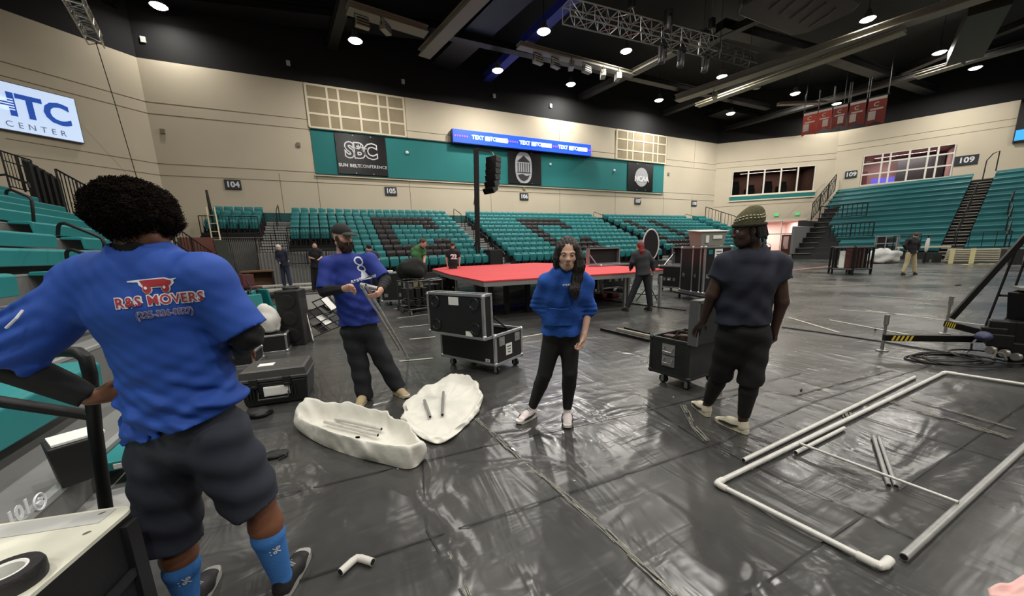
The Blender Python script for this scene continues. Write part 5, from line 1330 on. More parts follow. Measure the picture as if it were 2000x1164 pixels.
# teal plastic chairs and black cases further back
for i, (x, y, s) in enumerate(((512, 655, 1.0), (500, 640, 1.3), (530, 632, 1.1), (545, 625, 1.0))):
    p = onz(x, y+10); mb = MB(); t = thing('loose_seat', 'loose teal seat shell standing behind his shoulder, %s from the left' % ('second', 'first', 'third', 'fourth')[i], 'seat', p, .6+.5*i)
    mb.box((0, 0, .42), (.46, .42, .05)); mb.box((0, .2, .66), (.46, .05, .46), rotx(-.15)); mb.build('shell', TS, t, bevel=.02)
    mb = MB()
    for sx in (-1, 1): mb.tube([(sx*.2, -.2, 0), (sx*.2, -.18, .4), (sx*.2, .2, .4), (sx*.2, .22, 0)], .013, 6)
    mb.build('legs', BC, t)
for i, (x, y, w_, h_) in enumerate(((470, 640, .5, .9), (489, 628, .5, 1.1), (463, 612, .8, .7))):
    p = onz(x, y+12); t = thing('stacked_chair', 'black folded chair in the jumble right of his shoulder, %s' % ('lowest', 'middle', 'highest')[i], 'chair', p, .8*i)
    mb = MB(); mb.box((0, 0, h_*.55), (w_, .06, h_*.5), rotx(.3)); mb.build('seat_panel', STB, t, bevel=.02)
    mb = MB()
    for sx in (-1, 1): mb.cyl((sx*w_/2, -.25, 0.01), (sx*w_/2, .2, h_), .016, 6); mb.cyl((sx*w_/2, .25, 0.01), (sx*w_/2, -.1, h_*.8), .016, 6)
    mb.build('legs', BC, t)
# floor decks / tables behind the bending worker
for i, (x, y, w_, z_, lb) in enumerate(((600, 545, 2.2, .35, 'pale low platform behind the bending worker, nearer'), (560, 532, 3.0, .4, 'pale low platform behind the bending worker, farther'), (640, 560, 1.6, .3, 'pale low platform left of the bearded man'))):
    p = np.array([(0.9, 20.6, 0), (-1.6, 19.2, 0), (1.6, 17.6, 0)][i]); t = thing('low_platform', lb, 'platform', p, .05)
    mb = MB(); mb.box((0, 0, z_), (w_, .9, .06)); mb.build('top', M('pale_platform_top', (168, 166, 158), .6), t)
    for sx in (-1, 1):
        for sy in (-1, 1): mb = MB(); mb.box((sx*(w_/2-.08), sy*.38, z_/2-.015), (.05, .05, z_-.03)); mb.build('leg', EDG, t)
# wooden desk and chairs by the curtain
p = ony(505, 540, 21); p[2] = 0; t = thing('wooden_desk', 'brown wooden desk by the pale grey curtain', 'desk', p, .1)
BRN = M('brown_wood', (110, 80, 52), .55, var=.15, scale=3, stretch=(1, 8, 8))
mb = MB(); mb.box((0, 0, 1.02), (1.3, .7, .08)); mb.box((0, .3, .6), (1.25, .05, .8)); mb.build('top', BRN, t, bevel=.01)
for sx in (-1, 1): mb = MB(); mb.box((sx*.58, 0, .5), (.06, .6, 1.0)); mb.build('side_panel', STB, t)
for i, (x, y, Y) in enumerate(((475, 545, 19), (492, 550, 18), (460, 552, 18))):
    p = ony(x, y, Y); p[2] = 0; t = thing('office_chair', 'dark red chair by the grey curtain, %s' % ('middle', 'right', 'left')[i], 'chair', p, .7*i)
    mb = MB(); mb.box((0, 0, .46), (.48, .46, .07)); mb.build('seat', M('maroon_seat', (84, 40, 44), .7), t, bevel=.02)
    mb = MB(); mb.box((0, .22, .75), (.46, .06, .45)); mb.build('backrest', M('maroon_seat', (84, 40, 44), .7), t, bevel=.02)
    for sx in (-1, 1):
        for sy in (-1, 1): mb = MB(); mb.cyl((sx*.2, sy*.2, 0), (sx*.2, sy*.2, .44), .015, 6); mb.build('leg', BC, t)
# ladder and cabinet at the corner of the stand
A_, B_ = at(418, 500, 19.5), at(403, 405, 20.5); dx = HR*.42
t = thing('stepladder', 'tall pale ladder leaning at the left end of the back stand', 'ladder', A_*np.array([1, 1, 0]))
for s in (0, 1):
    mb = MB(); mb.bar(at(452+0, 590, 19.0)+dx*s*1.1-dx, B_+dx*s, .06, .09); mb.build('side_rail', M('cream_ladder', (214, 204, 168), .5), t, world=True)
Ab = at(452, 590, 19.0)-dx
for k in range(11):
    f = (k+.5)/11.5; p = Ab+(B_-Ab)*f; mb = MB(); mb.bar(p, p+dx*1.08, .05, .04); mb.build('rung', M('cream_ladder', (214, 204, 168), .5), t, world=True)
p = at(390, 505, 18.6); t = thing('brown_cabinet', 'brown wooden cabinet behind the stair railing at left', 'cabinet', (p[0], p[1], 0), .5)
mb = MB(); mb.box((0, 0, 1.35), (1.3, .5, 2.7)); mb.build('body', M('dark_red_wood', (98, 50, 34), .5), t, bevel=.01)
for k in range(2): mb = MB(); mb.box((.1, -.26, .95+.3*k), (.5, .02, .2)); mb.build('notice', PAPER, t)
mb = MB(); A_ = at(428, 470, 18.5); mb.bar(A_, at(447, 530, 18), .5, .1); mb.bar(at(447, 530, 18), (at(452, 600, 18))*np.array([1, 1, 0])+Z1*.02, .08); tag(mb.build('folded_stage_flap', M('dark_green_flap', (34, 38, 28), .8)), 'dark leaning panel right of the pale ladder', 'panel')

# black box with paper top on the bleacher step + teal bench end
p = onz(160, 932, .36); t = thing('black_box', 'black box with a white sheet on top, on the step behind the handrail', 'box', (p[0], p[1], .36), .55)
mb = MB(); V = [(sx*.10*s, sy*.10*s, z) for z, s in ((0, .82), (.24, 1.0)) for sx, sy in ((-1, -1), (1, -1), (1, 1), (-1, 1))]
mb.add(V, [(3, 2, 1, 0), (4, 5, 6, 7)]+[(j, (j+1) % 4, 4+(j+1) % 4, 4+j) for j in range(4)]); mb.build('body', LAM, t, bevel=.008)
mb = MB(); mb.box((.02, .01, .248), (.2, .17, .012)); mb.build('paper_sheet', PAPER, t)
p = onz(230, 925, .30); t = thing('bench_end', 'teal bench end with a small white plate behind his left hip', 'bench', (p[0], p[1]+.15, 0.2), 0)
mb = MB(); mb.prism([(-.12, .16), (.13, .16), (.13, .03), (.06, .03), (.0, .10), (-.12, .10)], (0, -.1, 0), X1, Z1, -.5); mb.build('shell', TSD, t, bevel=.01)
mb = MB(); mb.box((.02, -.105, .13), (.1, .008, .03)); mb.build('number_plate', PAPER, t)

# ------------------------------------------------------------------ foreground case with the tape roll
ZC = .72
q0, q1, q2 = onz(267, 984, ZC), onz(-60, 1032, ZC), onz(128, 1170, ZC)
ux = nrm(q1-q0); uy = np.array([ux[1], -ux[0], 0]); 
if uy@(q2-q0) < 0: uy = -uy
t = thing('road_case', 'big black road case with worn white top in the lower left corner', 'flight case', (q0[0], q0[1], 0))
Lx, Ly = 1.0, .62
C4 = [q0, q0+ux*Lx, q0+ux*Lx+uy*Ly, q0+uy*Ly]
def rr_poly(L, D, r, n=5):
    P = []
    for cx_, cy_, a0 in ((L-r, D-r, 0), (r, D-r, 90), (r, r, 180), (L-r, r, 270)):
        for k in range(n+1): a = math.radians(a0+90*k/n); P.append((cx_+r*math.cos(a), cy_+r*math.sin(a)))
    return P
sg = 1 if np.cross(ux, uy)[2] > 0 else -1
mb = MB(); mb.prism(rr_poly(Lx, Ly, .045), q0*np.array([1, 1, 0])+Z1*(ZC-.012 if sg > 0 else ZC), ux, uy, .012)
mb.build('white_top', M('worn_white_top', (214, 213, 196), .6, var=.09, scale=7, bump=.08, bscale=25), t, world=True)
mb = MB(); mb.prism(rr_poly(Lx, Ly, .045), q0*np.array([1, 1, 0])+Z1*(.12 if sg > 0 else ZC-.012), ux, uy, ZC-.132); mb.build('body', LAM, t, world=True)
ins = lambda x, y, z: q0*np.array([1, 1, 0])+ux*x+uy*y+Z1*z
mb = MB()
mb.add([ins(-.004, .04, z) for z in (.3, ZC-.2)]+[ins(-.004, Ly-.04, z) for z in (.3, ZC-.2)], [(0, 1, 3, 2)])
mb.build('recess_panel', STB, t, world=True)
mb = MB()
for y in (.06, Ly-.06): mb.bar(ins(-.01, y, .15), ins(-.01, y, ZC-.03), .05, .02, up=ux)
for z in (.3, ZC-.2): mb.bar(ins(-.01, .06, z), ins(-.01, Ly-.06, z), .012, .03)
mb.build('edge_trim', M('dark_trim', (44, 44, 46), .4, .3), t, world=True)
for x, y in ((.03, .1), (.1, .2), (.28, .42), (.06, .0)):
    mb = MB(); mb.ball(ins(x+.02, y+.03, ZC+.001), (.011, .005, .003), 8, 4, rotz(.5)); mb.build('screw', M('dull_screw', (110, 108, 96), .5, .5), t, world=True)
mb = MB(); mb.add([ins(.05, .012, ZC+.0015), ins(.95, .012, ZC+.0015), ins(.95, .085, ZC+.0015), ins(.05, .085, ZC+.0015)], [(0, 1, 2, 3)]); o = mb.build('clear_tape', M('clear_tape_on_top', (200, 200, 196), .2), t, world=True)
for x in (.1, .9):
    for y in (.1, Ly-.1): mb = MB(); mb.cyl(ins(x, y, .0), ins(x, y, .12), .045, 10); mb.build('caster', RUB, t, world=True)
pr_ = onz(18, 1145, ZC); t = thing('tape_roll', 'black roll of gaffer tape lying on the worn white top', 'tape', (pr_[0], pr_[1], ZC+.001))
mb = MB(); mb.lathe([(.042, 0), (.068, 0), (.07, .01), (.07, .036), (.066, .046), (.042, .046), (.042, 0)], (0, 0, 0), 28); mb.build('roll', M('black_gaffer', (30, 27, 30), .6, bump=.2, bscale=60), t, smooth=True, angle=35)
mb = MB(); mb.lathe([(.034, .004), (.042, .004), (.042, .047), (.038, .048), (.034, .044), (.034, .004)], (0, 0, 0), 24); mb.build('core', PAPER, t, smooth=True, angle=35)

# pink cloth corner at bottom right
p = onz(1985, 1155); 
def cloth_patch(name, pts, z, m, lb, cat):
    mb = MB(); V = []; n = 16; P = [np.array(q) for q in pts]
    for i in range(n+1):
        for j in range(n+1):
            u, v = i/n, j/n; q = (P[0]*(1-u)+P[1]*u)*(1-v)+(P[3]*(1-u)+P[2]*u)*v
            V.append((q[0], q[1], z+.012*math.sin(9*u+3*v)+.01*math.sin(14*v+2)+.03*u*(1-u)))
    mb.add(V, [(i*(n+1)+j, (i+1)*(n+1)+j, (i+1)*(n+1)+j+1, i*(n+1)+j+1) for i in range(n) for j in range(n)])
    o = mb.build(name, m, smooth=True); md = o.modifiers.new('s', 'SOLIDIFY'); md.thickness = .004; tag(o, lb, cat)
cloth_patch('pink_cloth', [onz(1925, 1166), onz(2010, 1136), onz(2080, 1210), onz(1950, 1230)], .03, M('pink_cloth', (214, 172, 168), .85), 'corner of pink cloth on the floor at the bottom right', 'cloth')

# ================================================================== white canvas bags, pipes
CAN = M('white_canvas', (218, 216, 206), .8, var=.05, scale=7, bump=.25, bscale=14)
def canvas_bag(rim_px, zr, zf, lb, spread, seed, items=()):
    R = [onz(x, y, z) for (x, y), z in zip(rim_px, zr)]; n = len(R)
    t = thing('canvas_bag', lb, 'bag', np.mean(R, axis=0)*np.array([1, 1, 0]))
    # closed Catmull-Rom rim
    def cr(k, f):
        p0, p1, p2, p3 = (R[(k+j-1) % n] for j in range(4))
        return .5*((2*p1)+(-p0+p2)*f+(2*p0-5*p1+4*p2-p3)*f*f+(-p0+3*p1-3*p2+p3)*f**3)
    S = 8; rim = [cr(k, j/S) for k in range(n) for j in range(S)]; m_ = len(rim); c = np.mean(rim, axis=0)
    V = []; rings = [(1.0+spread, 'z', .012), (1.05+spread, 'r', .3), (1.02+spread*.5, 'r', .75), (1.0, 'r', 1.0), (.96, 'r', .96), (.90, 'r', .55), (.84, 'f', 0), (.6, 'f', .0), (.3, 'f', .0), (.02, 'f', 0)]
    for s_, tp, h in rings:
        for i, p in enumerate(rim):
            q = c+(p-c)*s_; z = h if tp == 'z' else (p[2]*h if tp == 'r' else zf)
            w_ = noise.noise(Vector((q[0]*6+seed, q[1]*6, z*5)))+.8*(.5-2*abs(noise.noise(Vector((q[0]*13+seed, q[1]*13, z*9)))))
            a_ = .034 if tp == 'r' else (.014 if tp == 'f' else 0); w_ = w_+.8*abs(noise.noise(Vector((q[0]*5+seed*2, q[1]*5, 1.7))))*(1 if tp == 'r' else .6)
            d = nrm((p-c)*np.array([1, 1, 0]))
            V.append((q[0]+d[0]*w_*a_*1.5, q[1]+d[1]*w_*a_*1.5, max(.005, z+w_*a_)))
    Fc = [(i*m_+j, i*m_+(j+1) % m_, (i+1)*m_+(j+1) % m_, (i+1)*m_+j) for i in range(len(rings)-1) for j in range(m_)]
    o = mesh_obj('canvas_shell', V, Fc, CAN, t, smooth=True, world=True)
    md = o.modifiers.new('ss', 'SUBSURF'); md.levels = 1; md.render_levels = 1
    return t
tA = canvas_bag([(583, 812), (596, 786), (622, 779), (690, 792), (752, 806), (798, 836), (818, 862), (792, 872), (742, 866), (680, 852), (622, 832)], [.15, .24, .25, .18, .17, .17, .14, .18, .17, .17, .17], .03, 'long open white canvas bag on the floor in front of the bearded man', .05, 1)
tB = canvas_bag([(790, 802), (800, 780), (842, 752), (884, 730), (908, 730), (932, 756), (934, 786), (912, 818), (878, 848), (852, 856), (822, 842), (800, 824)], [.06, .06, .06, .09, .1, .07, .06, .05, .04, .04, .05, .06], .03, 'rounder flat white canvas bag between the bearded man and the woman', .03, 7)
PIPE = M('white_painted_pipe', (196, 195, 190), .45, .25, var=.1, scale=14)
PIPEG = M('grey_metal_pipe', (160, 160, 158), .4, .5, var=.1, scale=14)
HOLE = M('bore_shade_and_bolt_black', (18, 18, 18), .8)  # near black for flat caps painting the shade inside pipes; also bolts
def pipe(A, B, r, lb, name='pipe', m=None, parent=None, world=True, cat='pipe'):
    A = np.array(A, float); B = np.array(B, float); d = nrm(B-A); mb = MB(); mb.tube([A, B], r, 14)
    o = mb.build(name, m or PIPE, parent, smooth=True, world=parent is not None, angle=50)
    h = MB(); h.cyl(A-d*.0015, A+d*.01, r*.78, 12); h.cyl(B-d*.01, B+d*.0015, r*.78, 12); ho = h.build('bore_shade_cap', HOLE, o)
    if parent is None: tag(o, lb, cat)
    return o
for i, (a_, b_, z) in enumerate((((634, 824), (738, 850), .075), ((655, 818), (745, 838), .075))):
    pipe(onz(*a_, z), onz(*b_, z), .014, 'white tube lying in the long canvas bag, %s' % ('nearer one' if i == 0 else 'farther one'))
pipe(onz(829, 782, .06), onz(840, 814, .06), .014, 'short grey tube in the round canvas bag, left one', m=PIPEG)
pipe(onz(866, 766, .06), onz(864, 810, .06), .015, 'short grey tube in the round canvas bag, right one', m=PIPEG)
def elbow_on(mb, A, B, Cc, r, l=.09):
    A, B, Cc = (np.array(q, float) for q in (A, B, Cc)); d1 = nrm(A-B); d2 = nrm(Cc-B)
    mb.tube([B+d1*l, B+d1*.03, B+d1*.006+d2*.006, B+d2*.03, B+d2*l], r, 14)
zP = .026
BLc, TLc, BRc = onz(1398, 944, zP), onz(1845, 727, zP), onz(1722, 1108, zP); TRc = onz(2040, 757, zP); stub = onz(1738, 1090, zP)
t = thing('rectangle_of_pipes', 'big open rectangular frame of pale pipes lying on the floor at right', 'pipe frame', BLc*np.array([1, 1, 0]))
for a_, b_ in ((BLc, TLc), (BLc, BRc), (TLc, TRc)): pipe(a_, b_, .0175, None, 'pipe', parent=t)
for A, B, Cc, l in ((TLc, BLc, BRc, .07), (BLc, TLc, TRc, .09), (BLc, BRc, BRc+nrm(TLc-BLc)*.3, .09)):
    mb = MB(); elbow_on(mb, A, B, Cc, .021, l); o = mb.build('elbow', M('white_elbow', (206, 204, 196), .5), t, world=True, smooth=True, angle=50)
    mb = MB(); mb.ball(B+Z1*.022, .006, 8, 5); mb.build('bolt', HOLE, o)
pipe(onz(1452, 899, .022), onz(1787, 736, .022), .0165, 'long pale pipe lying beside the frame on its far left side')
pipe(onz(1554, 884, .02), onz(1649, 836, .02), .015, 'short pale pipe inside the frame beside its long side')
pipe(onz(1562, 866, .062), onz(1872, 981, .055), .0095, 'thin pale pipe laid across the frame')
pipe(onz(1765, 1088, .028), onz(2045, 832, .024), .019, 'thick grey pipe with open end at the lower right', m=PIPEG)
pipe(onz(1706, 852, .018), onz(1736, 948, .018), .0135, 'short grey pipe in the middle of the frame, left of the pair', m=PIPEG)
pipe(onz(1717, 855, .018), onz(1750, 950, .018), .0135, 'short grey pipe in the middle of the frame, right of the pair', m=PIPEG)
mb = MB(); elbow_on(mb, onz(660, 1122, .025), onz(697, 1088, .025), onz(735, 1100, .025), .019, float(np.linalg.norm(onz(666, 1118, .025)-onz(697, 1088, .025))))
o = mb.build('pipe_elbow', M('white_elbow', (206, 204, 196), .5), smooth=True, angle=50); tag(o, 'white angled pipe elbow lying alone on the floor at the bottom', 'pipe fitting')
B_ = onz(697, 1088, .025); l_ = float(np.linalg.norm(onz(666, 1118, .025)-B_))
h = MB()
for q in (onz(660, 1122, .025), onz(735, 1100, .025)): d = nrm(q-B_); h.cyl(B_+d*(l_-.01), B_+d*(l_+.0015), .016, 12)
h.build('bore_shade_cap', HOLE, o)
# small debris
for i, (x, y) in enumerate(((1315, 776), (545, 1085), (777, 917), (1122, 940), (935, 818))):
    p = onz(x, y); mb = MB(); mb.box(p+Z1*.004, (.012, .006, .005), i); tag(mb.build('debris', PAPER), 'tiny white scrap on the floor %s' % ('near the man in navy, left of his shoe', 'near the lone pipe elbow', 'below the long canvas bag', 'below the woman', 'right of the round canvas bag')[i], 'scrap')

# ------------------------------------------------------------------ ground support tower at right
HAZ = M('yellow_hazard_stripe', (214, 186, 60), .5)
BKM = M('matt_black_metal', (18, 18, 20), .45, .4)
j1, j2 = onz(1722, 685), onz(1845, 652)
hub = onz(1975, 712); hub = np.array([hub[0], hub[1], 0]); 
t = thing('support_tower', 'black ground support tower with outriggers at the right edge', 'tower', hub)
e1 = onz(1726, 659, .24); s1 = onz(1930, 662, .26); e2 = onz(1847, 631, .36); s2 = onz(1932, 652, .30)
mb = MB(); mb.bar(e1, s1, .07, .085); mb.build('outrigger', BKM, t, world=True, bevel=.006)
mb = MB(); mb.bar(e2, s2, .07, .085); mb.build('outrigger', BKM, t, world=True, bevel=.006)
def hazard(A, B, f0, f1, n, wd):
    d = nrm(B-A); side = nrm(np.cross(d, Z1)); side = side if side@(-HF) > 0 else -side; mb = MB()
    L = np.linalg.norm(B-A)
    for k in range(n):
        s = L*(f0+(f1-f0)*k/n); w_ = L*(f1-f0)/n*.5; o_ = A+d*s+side*.037
        P = [o_-Z1*.034, o_+d*w_-Z1*.034, o_+d*(w_*2)+Z1*.034, o_+d*w_+Z1*.034]
        mb.add(P+[q+side*.002 for q in P], [(0, 3, 2, 1), (4, 5, 6, 7), (0, 1, 5, 4), (1, 2, 6, 5), (2, 3, 7, 6), (3, 0, 4, 7)])
    mb.build('hazard_stripes', HAZ, t, world=True)
hazard(e1, s1, .06, .28, 5, .08); hazard(e2, s2, .04, .3, 5, .08)
for j, (b_, tp) in enumerate(((j1, .52), (j2, .62))):
    mb = MB(); mb.lathe([(.07, .0), (.07, .012), (.02, .02), (.016, tp-.15), (.028, tp-.14), (.028, tp), (0, tp)], b_, 14); o = mb.build('levelling_jack', ALU, t, world=True, smooth=True, angle=40)
    mb = MB(); mb.bar(b_+Z1*(tp-.16), b_+Z1*(tp-.16)+HR*.12, .03); mb.build('crank', RUB, o)
Dm = hub@HF
m0, m1 = at(1985, 690, Dm), at(2040, 200, Dm)
mb = MB(); hm = at(2075, 640, Dm); hm[2] = 0; mb.bar(hm+Z1*.1, hm+Z1*5.5, .30, .30, up=HF); mb.build('mast', BKM, t, world=True, bevel=.01)
mb = MB(); mb.bar(at(2008, 700, Dm+.1), at(2016, 566, Dm+.1), .34, .2, up=HF); mb.build('winch_box', BKM, t, world=True, bevel=.015)
mb = MB(); mb.box(at(2010, 563, Dm+.1), (.34, .2, .03), .4); mb.build('winch_cap', ALU, t, world=True)
mb = MB(); mb.bar(onz(1858, 622, .5), at(2012, 452, Dm+.2), .055, .055); mb.build('diagonal_brace', BKM, t, world=True)
for a_, b_, r in (((1920, 650), (1975, 510), .012), ((1975, 510), (1992, 470), .012), ((1983, 560), (2005, 500), .012), ((1952, 577), (1985, 578), .016), ((1955, 640), (1990, 590), .02)):
    mb = MB(); mb.cyl(at(*a_, Dm+.3), at(*b_, Dm+.3), r, 6); mb.build('thin_strut', BKM, t, world=True)
mb = MB()
for x, y, w_, h_ in ((1950, 662, .3, .16), (1970, 680, .36, .2), (1955, 640, .16, .18), (1990, 650, .3, .3), (1940, 650, .12, .14), (1992, 700, .2, .12)):
    mb.box(at(x, y, Dm+.05), (w_, .2, h_), .3)
mb.build('base_block', BKM, t, world=True, bevel=.012)
for x, y in ((1935, 684), (1962, 690), (1985, 697)):
    p = at(x, y, Dm-.15); mb = MB(); mb.cyl(p-HR*.02, p+HR*.02, .045, 14); mb.build('guide_wheel', ALU, t, world=True, smooth=True, angle=40)
mb = MB(); mb.tube([at(1938, 700, Dm-.2), at(1945, 688, Dm-.2), at(1958, 690, Dm-.2), at(1965, 702, Dm-.2)], .012, 6); mb.build('bracket', ALU, t, world=True)
p = at(1921, 657, Dm-.25); mb = MB(); mb.ball(p, (.13, .07, .055), 12, 8, rotz(.2)); mb.build('blue_pouch', M('navy_pouch', (26, 28, 66), .6), t, world=True, smooth=True)
cm = M('black_cable', (16, 16, 17), .5)
t = thing('coiled_cable', 'loops of black cable on the floor beneath the outrigger at right', 'cable', onz(1860, 705))
for i, (x, y, rx, ry, rz_) in enumerate(((1842, 703, .42, .12, 0), (1850, 700, .36, .11, .1), (1858, 706, .45, .13, -.1), (1880, 710, .40, .14, .05), (1925, 704, .3, .16, .1))):
    c = onz(x, y); mb = MB(); k = 30
    P = [c+HR*rx*math.cos(a)*(1+.04*math.sin(5*a+i))+HF*ry*math.sin(a)*2+Z1*(.01+.012*i) for a in np.linspace(0, 2*math.pi, k+1)[:-1]]
    mb.tube(P, .011, 6, closed=True); mb.build('cable_loop', cm, t, world=True, smooth=True)
mb = MB(); mb.tube([onz(1880, 700)+Z1*.02, onz(1895, 690)+Z1*.06, at(1898, 672, Dm-.1), at(1905, 664, Dm-.05), at(1940, 662, Dm)], .011, 6); mb.build('cable_lead', cm, t, world=True, smooth=True)

# ------------------------------------------------------------------ rolling cages and gear beyond
def cage(x0, x1, yb, yt, n, lb, D=1.0, rz=None):
    P, Q = onz(x0, yb[0]), onz(x1, yb[1]); u = nrm(Q-P); v = np.array([-u[1], u[0], 0]); L = float(np.linalg.norm(Q-P)); H = zcol(x0, yt, P)
    t = thing('rolling_cage', lb, 'cage', P, math.atan2(u[1], u[0])); m = BC
    for s_ in (0, D):
        for z in (.25, H): mb = MB(); mb.cyl((0, s_, z), (L, s_, z), .05, 6); mb.build('rail', m, t)
        for k in range(n+1): mb = MB(); mb.cyl((L*k/n, s_, .0 if k in (0, n) else .25), (L*k/n, s_, H), .045 if k in (0, n) else .035, 6); mb.build('bar', m, t)
    for z in (.25, H):
        for k in (0, L): mb = MB(); mb.cyl((k, 0, z), (k, D, z), .045, 6); mb.build('rail', m, t)
    return t, P, u, v, L, H
tC, P, u, v, L, H = cage(1618, 1662, (533, 536), 483, 4, 'black barred rolling cage on the open floor, left of the walking man', .9)
tC2, P2, u2_, v2_, L2c, H2 = cage(1664, 1699, (537, 535), 484, 5, 'black barred rolling cage joined to the right of the other one', .9)
c = P+u*L*.55+v*.6+Z1*.3; mb = MB(); mb.box(c+Z1*.45, (1.6, .6, .9), .3); tag(mb.build('maroon_box', M('maroon_box', (74, 36, 34), .7)), 'maroon box inside the left black cage', 'box')
for i, (dx, s_) in enumerate(((.35, .4), (.8, .25))):
    c = P2+u2_*L2c*dx+v2_*.6+Z1*.3; mb = MB(); mb.box(c+Z1*s_, (.4, .4, s_*2)); tag(mb.build('pale_carton', PAPER), 'pale carton in the right black cage, %s' % ('left' if i == 0 else 'right'), 'box')
def farbox(name, x0, x1, yb, yt, m, lb, cat, D=.8, edge=False, z0=0.0, wheels=False):
    P, Q = onz(x0, yb), onz(x1, yb-(x1-x0)*.03*0); u = HR; D_ = P@HF
    wd = (x1-x0)*D_/722*1.0/ (1+abs((x0+x1)/2-1000)/1000*.35); H = max(.1, zcol((x0+x1)/2, yt, P)-z0)
    c = (P+Q)/2; t = thing(name, lb, cat, (c[0], c[1], z0), math.atan2(HR[1], HR[0]))
    wd = float(np.linalg.norm(Q-P)); t.rotation_euler[2] = math.atan2((Q-P)[1], (Q-P)[0]); FR[t.name] = (np.array([c[0], c[1], z0]), t.rotation_euler[2])
    mb = MB(); mb.box((0, D/2, H/2), (wd-.02, D, H-.02)); mb.build('body', m, t)
    if edge: mb = MB(); k0 = len(mb.v); mm = MB(); 
    if edge:
        V = MB(); frame_edges(V, wd, D, 0, H, .07); o = V.build('edge_trim', EDG, t); o.location = (0, D/2, 0)
    return t, wd, H
for i, (x0, x1, yt) in enumerate(((1578, 1594, 482), (1594, 1608, 482), (1642, 1656, 480), (1660, 1678, 481))):
    farbox('flight_case', x0, x1, 502-(i > 1)*1, yt, LAM, 'black road case in the row before the grey end panel, %s from the left' % ORD[i+1], 'flight case', edge=True)
t, wd, H = farbox('flight_case', 1604, 1622, 504, 482, LAM, 'black road case with open lid in the row before the grey end panel', 'flight case', edge=True)
mb = MB(); mb.box((wd*.1, .7, H+.45), (wd, .08, .95), rotx(-.2)); mb.build('raised_lid', LAM, t)
# rack with gear
def rack(x0, x1, yb, yt, lb, shelves=3):
    P, Q = onz(x0, yb), onz(x1, yb); u = nrm(Q-P); L = float(np.linalg.norm(Q-P)); H = zcol(x0, yt, P); t = thing('equipment_rack', lb, 'rack', P, math.atan2(u[1], u[0]))
    mb = MB()
    for x in (0, L*.5, L):
        for y in (0, .7): mb.box((x, y, H/2), (.07, .07, H))
    for k in range(shelves+1):
        z = .15+(H-.15)*k/shelves
        for y in (0, .7): mb.box((L/2, y, z), (L, .07, .09))
    mb.build('frame', EDG, t)
    for k in range(shelves): mb = MB(); z = .15+(H-.15)*k/shelves; mb.box((L*.28, .4, z+.28), (L*.42, .5, .45)); mb.build('stored_gear', STB, t); mb = MB(); mb.box((L*.74, .4, z+.22), (L*.36, .5, .3)); mb.build('stored_gear', DKL, t)
rack(1704, 1746, 508, 462, 'tall rack of gear with pale frame before the right stand')
rack(1652, 1700, 505, 490, 'low rack of gear right of the open-lidded case', 1)
PALE = M('pale_board', (186, 180, 160), .6)
def far_table(x0, x1, yb, yt, lb, m=PALE):
    P, Q = onz(x0, yb), onz(x1, yb); u = nrm(Q-P); L = float(np.linalg.norm(Q-P)); H = zcol(x0, yt, P); t = thing('long_table', lb, 'table', P, math.atan2(u[1], u[0]))
    mb = MB(); mb.box((L/2, .4, H), (L, .9, .1)); mb.build('top', m, t)
    for x in (.1, L-.1):
        for y in (0, .8): mb = MB(); mb.box((x, y, H/2-.025), (.07, .07, H-.05)); mb.build('leg', EDG, t)
    return P, u, L, H
Pt, ut, Lt, Ht = far_table(1747, 1852, 512, 484, 'long pale table right of the rack of gear')
far_table(1800, 1900, 500, 473, 'long pale table behind the walking man')
far_table(1888, 1925, 500, 473, 'short pale table right of the black crate')
for i, (x0, x1) in enumerate(((1800, 1815), (1818, 1838))):
    farbox('black_crate', x0, x1, 512, 496, LAM, 'black crate under the pale table, %s' % ('left' if i == 0 else 'right'), 'crate', .5)
farbox('black_crate', 1868, 1898, 499, 470, LAM, 'large black crate above the stacked pale boards', 'crate', .6)
heap('gear_heap', onz(1945, 500)+Z1*.9, (1.4, .6, .7), M('dark_maroon_heap', (30, 22, 24), .8), 'dark heap of gear above the right end of the stacked boards', 'gear', 31)
# stack of pale boards
P, Q = onz(1845, 514), onz(1957, 514); u = nrm(Q-P); L = float(np.linalg.norm(Q-P)); H = zcol(1845, 486, P)
for k in range(7):
    mb = MB(); c = (P+Q)/2+np.array([-u[1], u[0], 0])*.6; mb.box(c*np.array([1, 1, 0])+Z1*(.12+(H-.15)*(k+.5)/7), (L-.03*k, 1.2, (H-.15)/7*.62), math.atan2(u[1], u[0]))
    tag(mb.build('stacked_board', PALE), 'pale long board in the stack at right, %s from the bottom' % ORD[k+1], 'board', 'stack of pale boards')
YS = M('yellow_strap', (206, 200, 150), .6)
for i, x in enumerate((1856, 1896)):
    a_ = onz(x, 515); vv = np.array([-u[1], u[0], 0]); mb = MB(); mb.bar(a_-vv*.03+Z1*.01, a_-vv*.03+Z1*(H+.02), .2, .02, up=vv); tag(mb.build('strap', YS), 'pale yellow strap around the stacked boards, %s' % ('left' if i == 0 else 'right'), 'strap')
farbox('black_crate', 1962, 1999, 520, 484, LAM, 'black crate at the right edge beyond the diagonal brace', 'crate', 1.0, edge=True)
P = onz(1752, 513); heap('white_sheet_heap', P+np.array([-.4, .6, 0]), (1.3, .7, .55), M('white_sheet', (190, 192, 188), .8), 'white plastic sheet heap left of the walking man', 'sheet', 41, .4)
heap('white_scraps', onz(1548, 503), (1.5, .4, .16), M('white_sheet', (190, 192, 188), .8), 'low white paper litter in front of the brown doors', 'litter', 42, .5)
t, wd, H = farbox('black_crate', 1385, 1420, 520, 480, LAM, 'dark equipment mass behind the storage bin', 'equipment', .8)
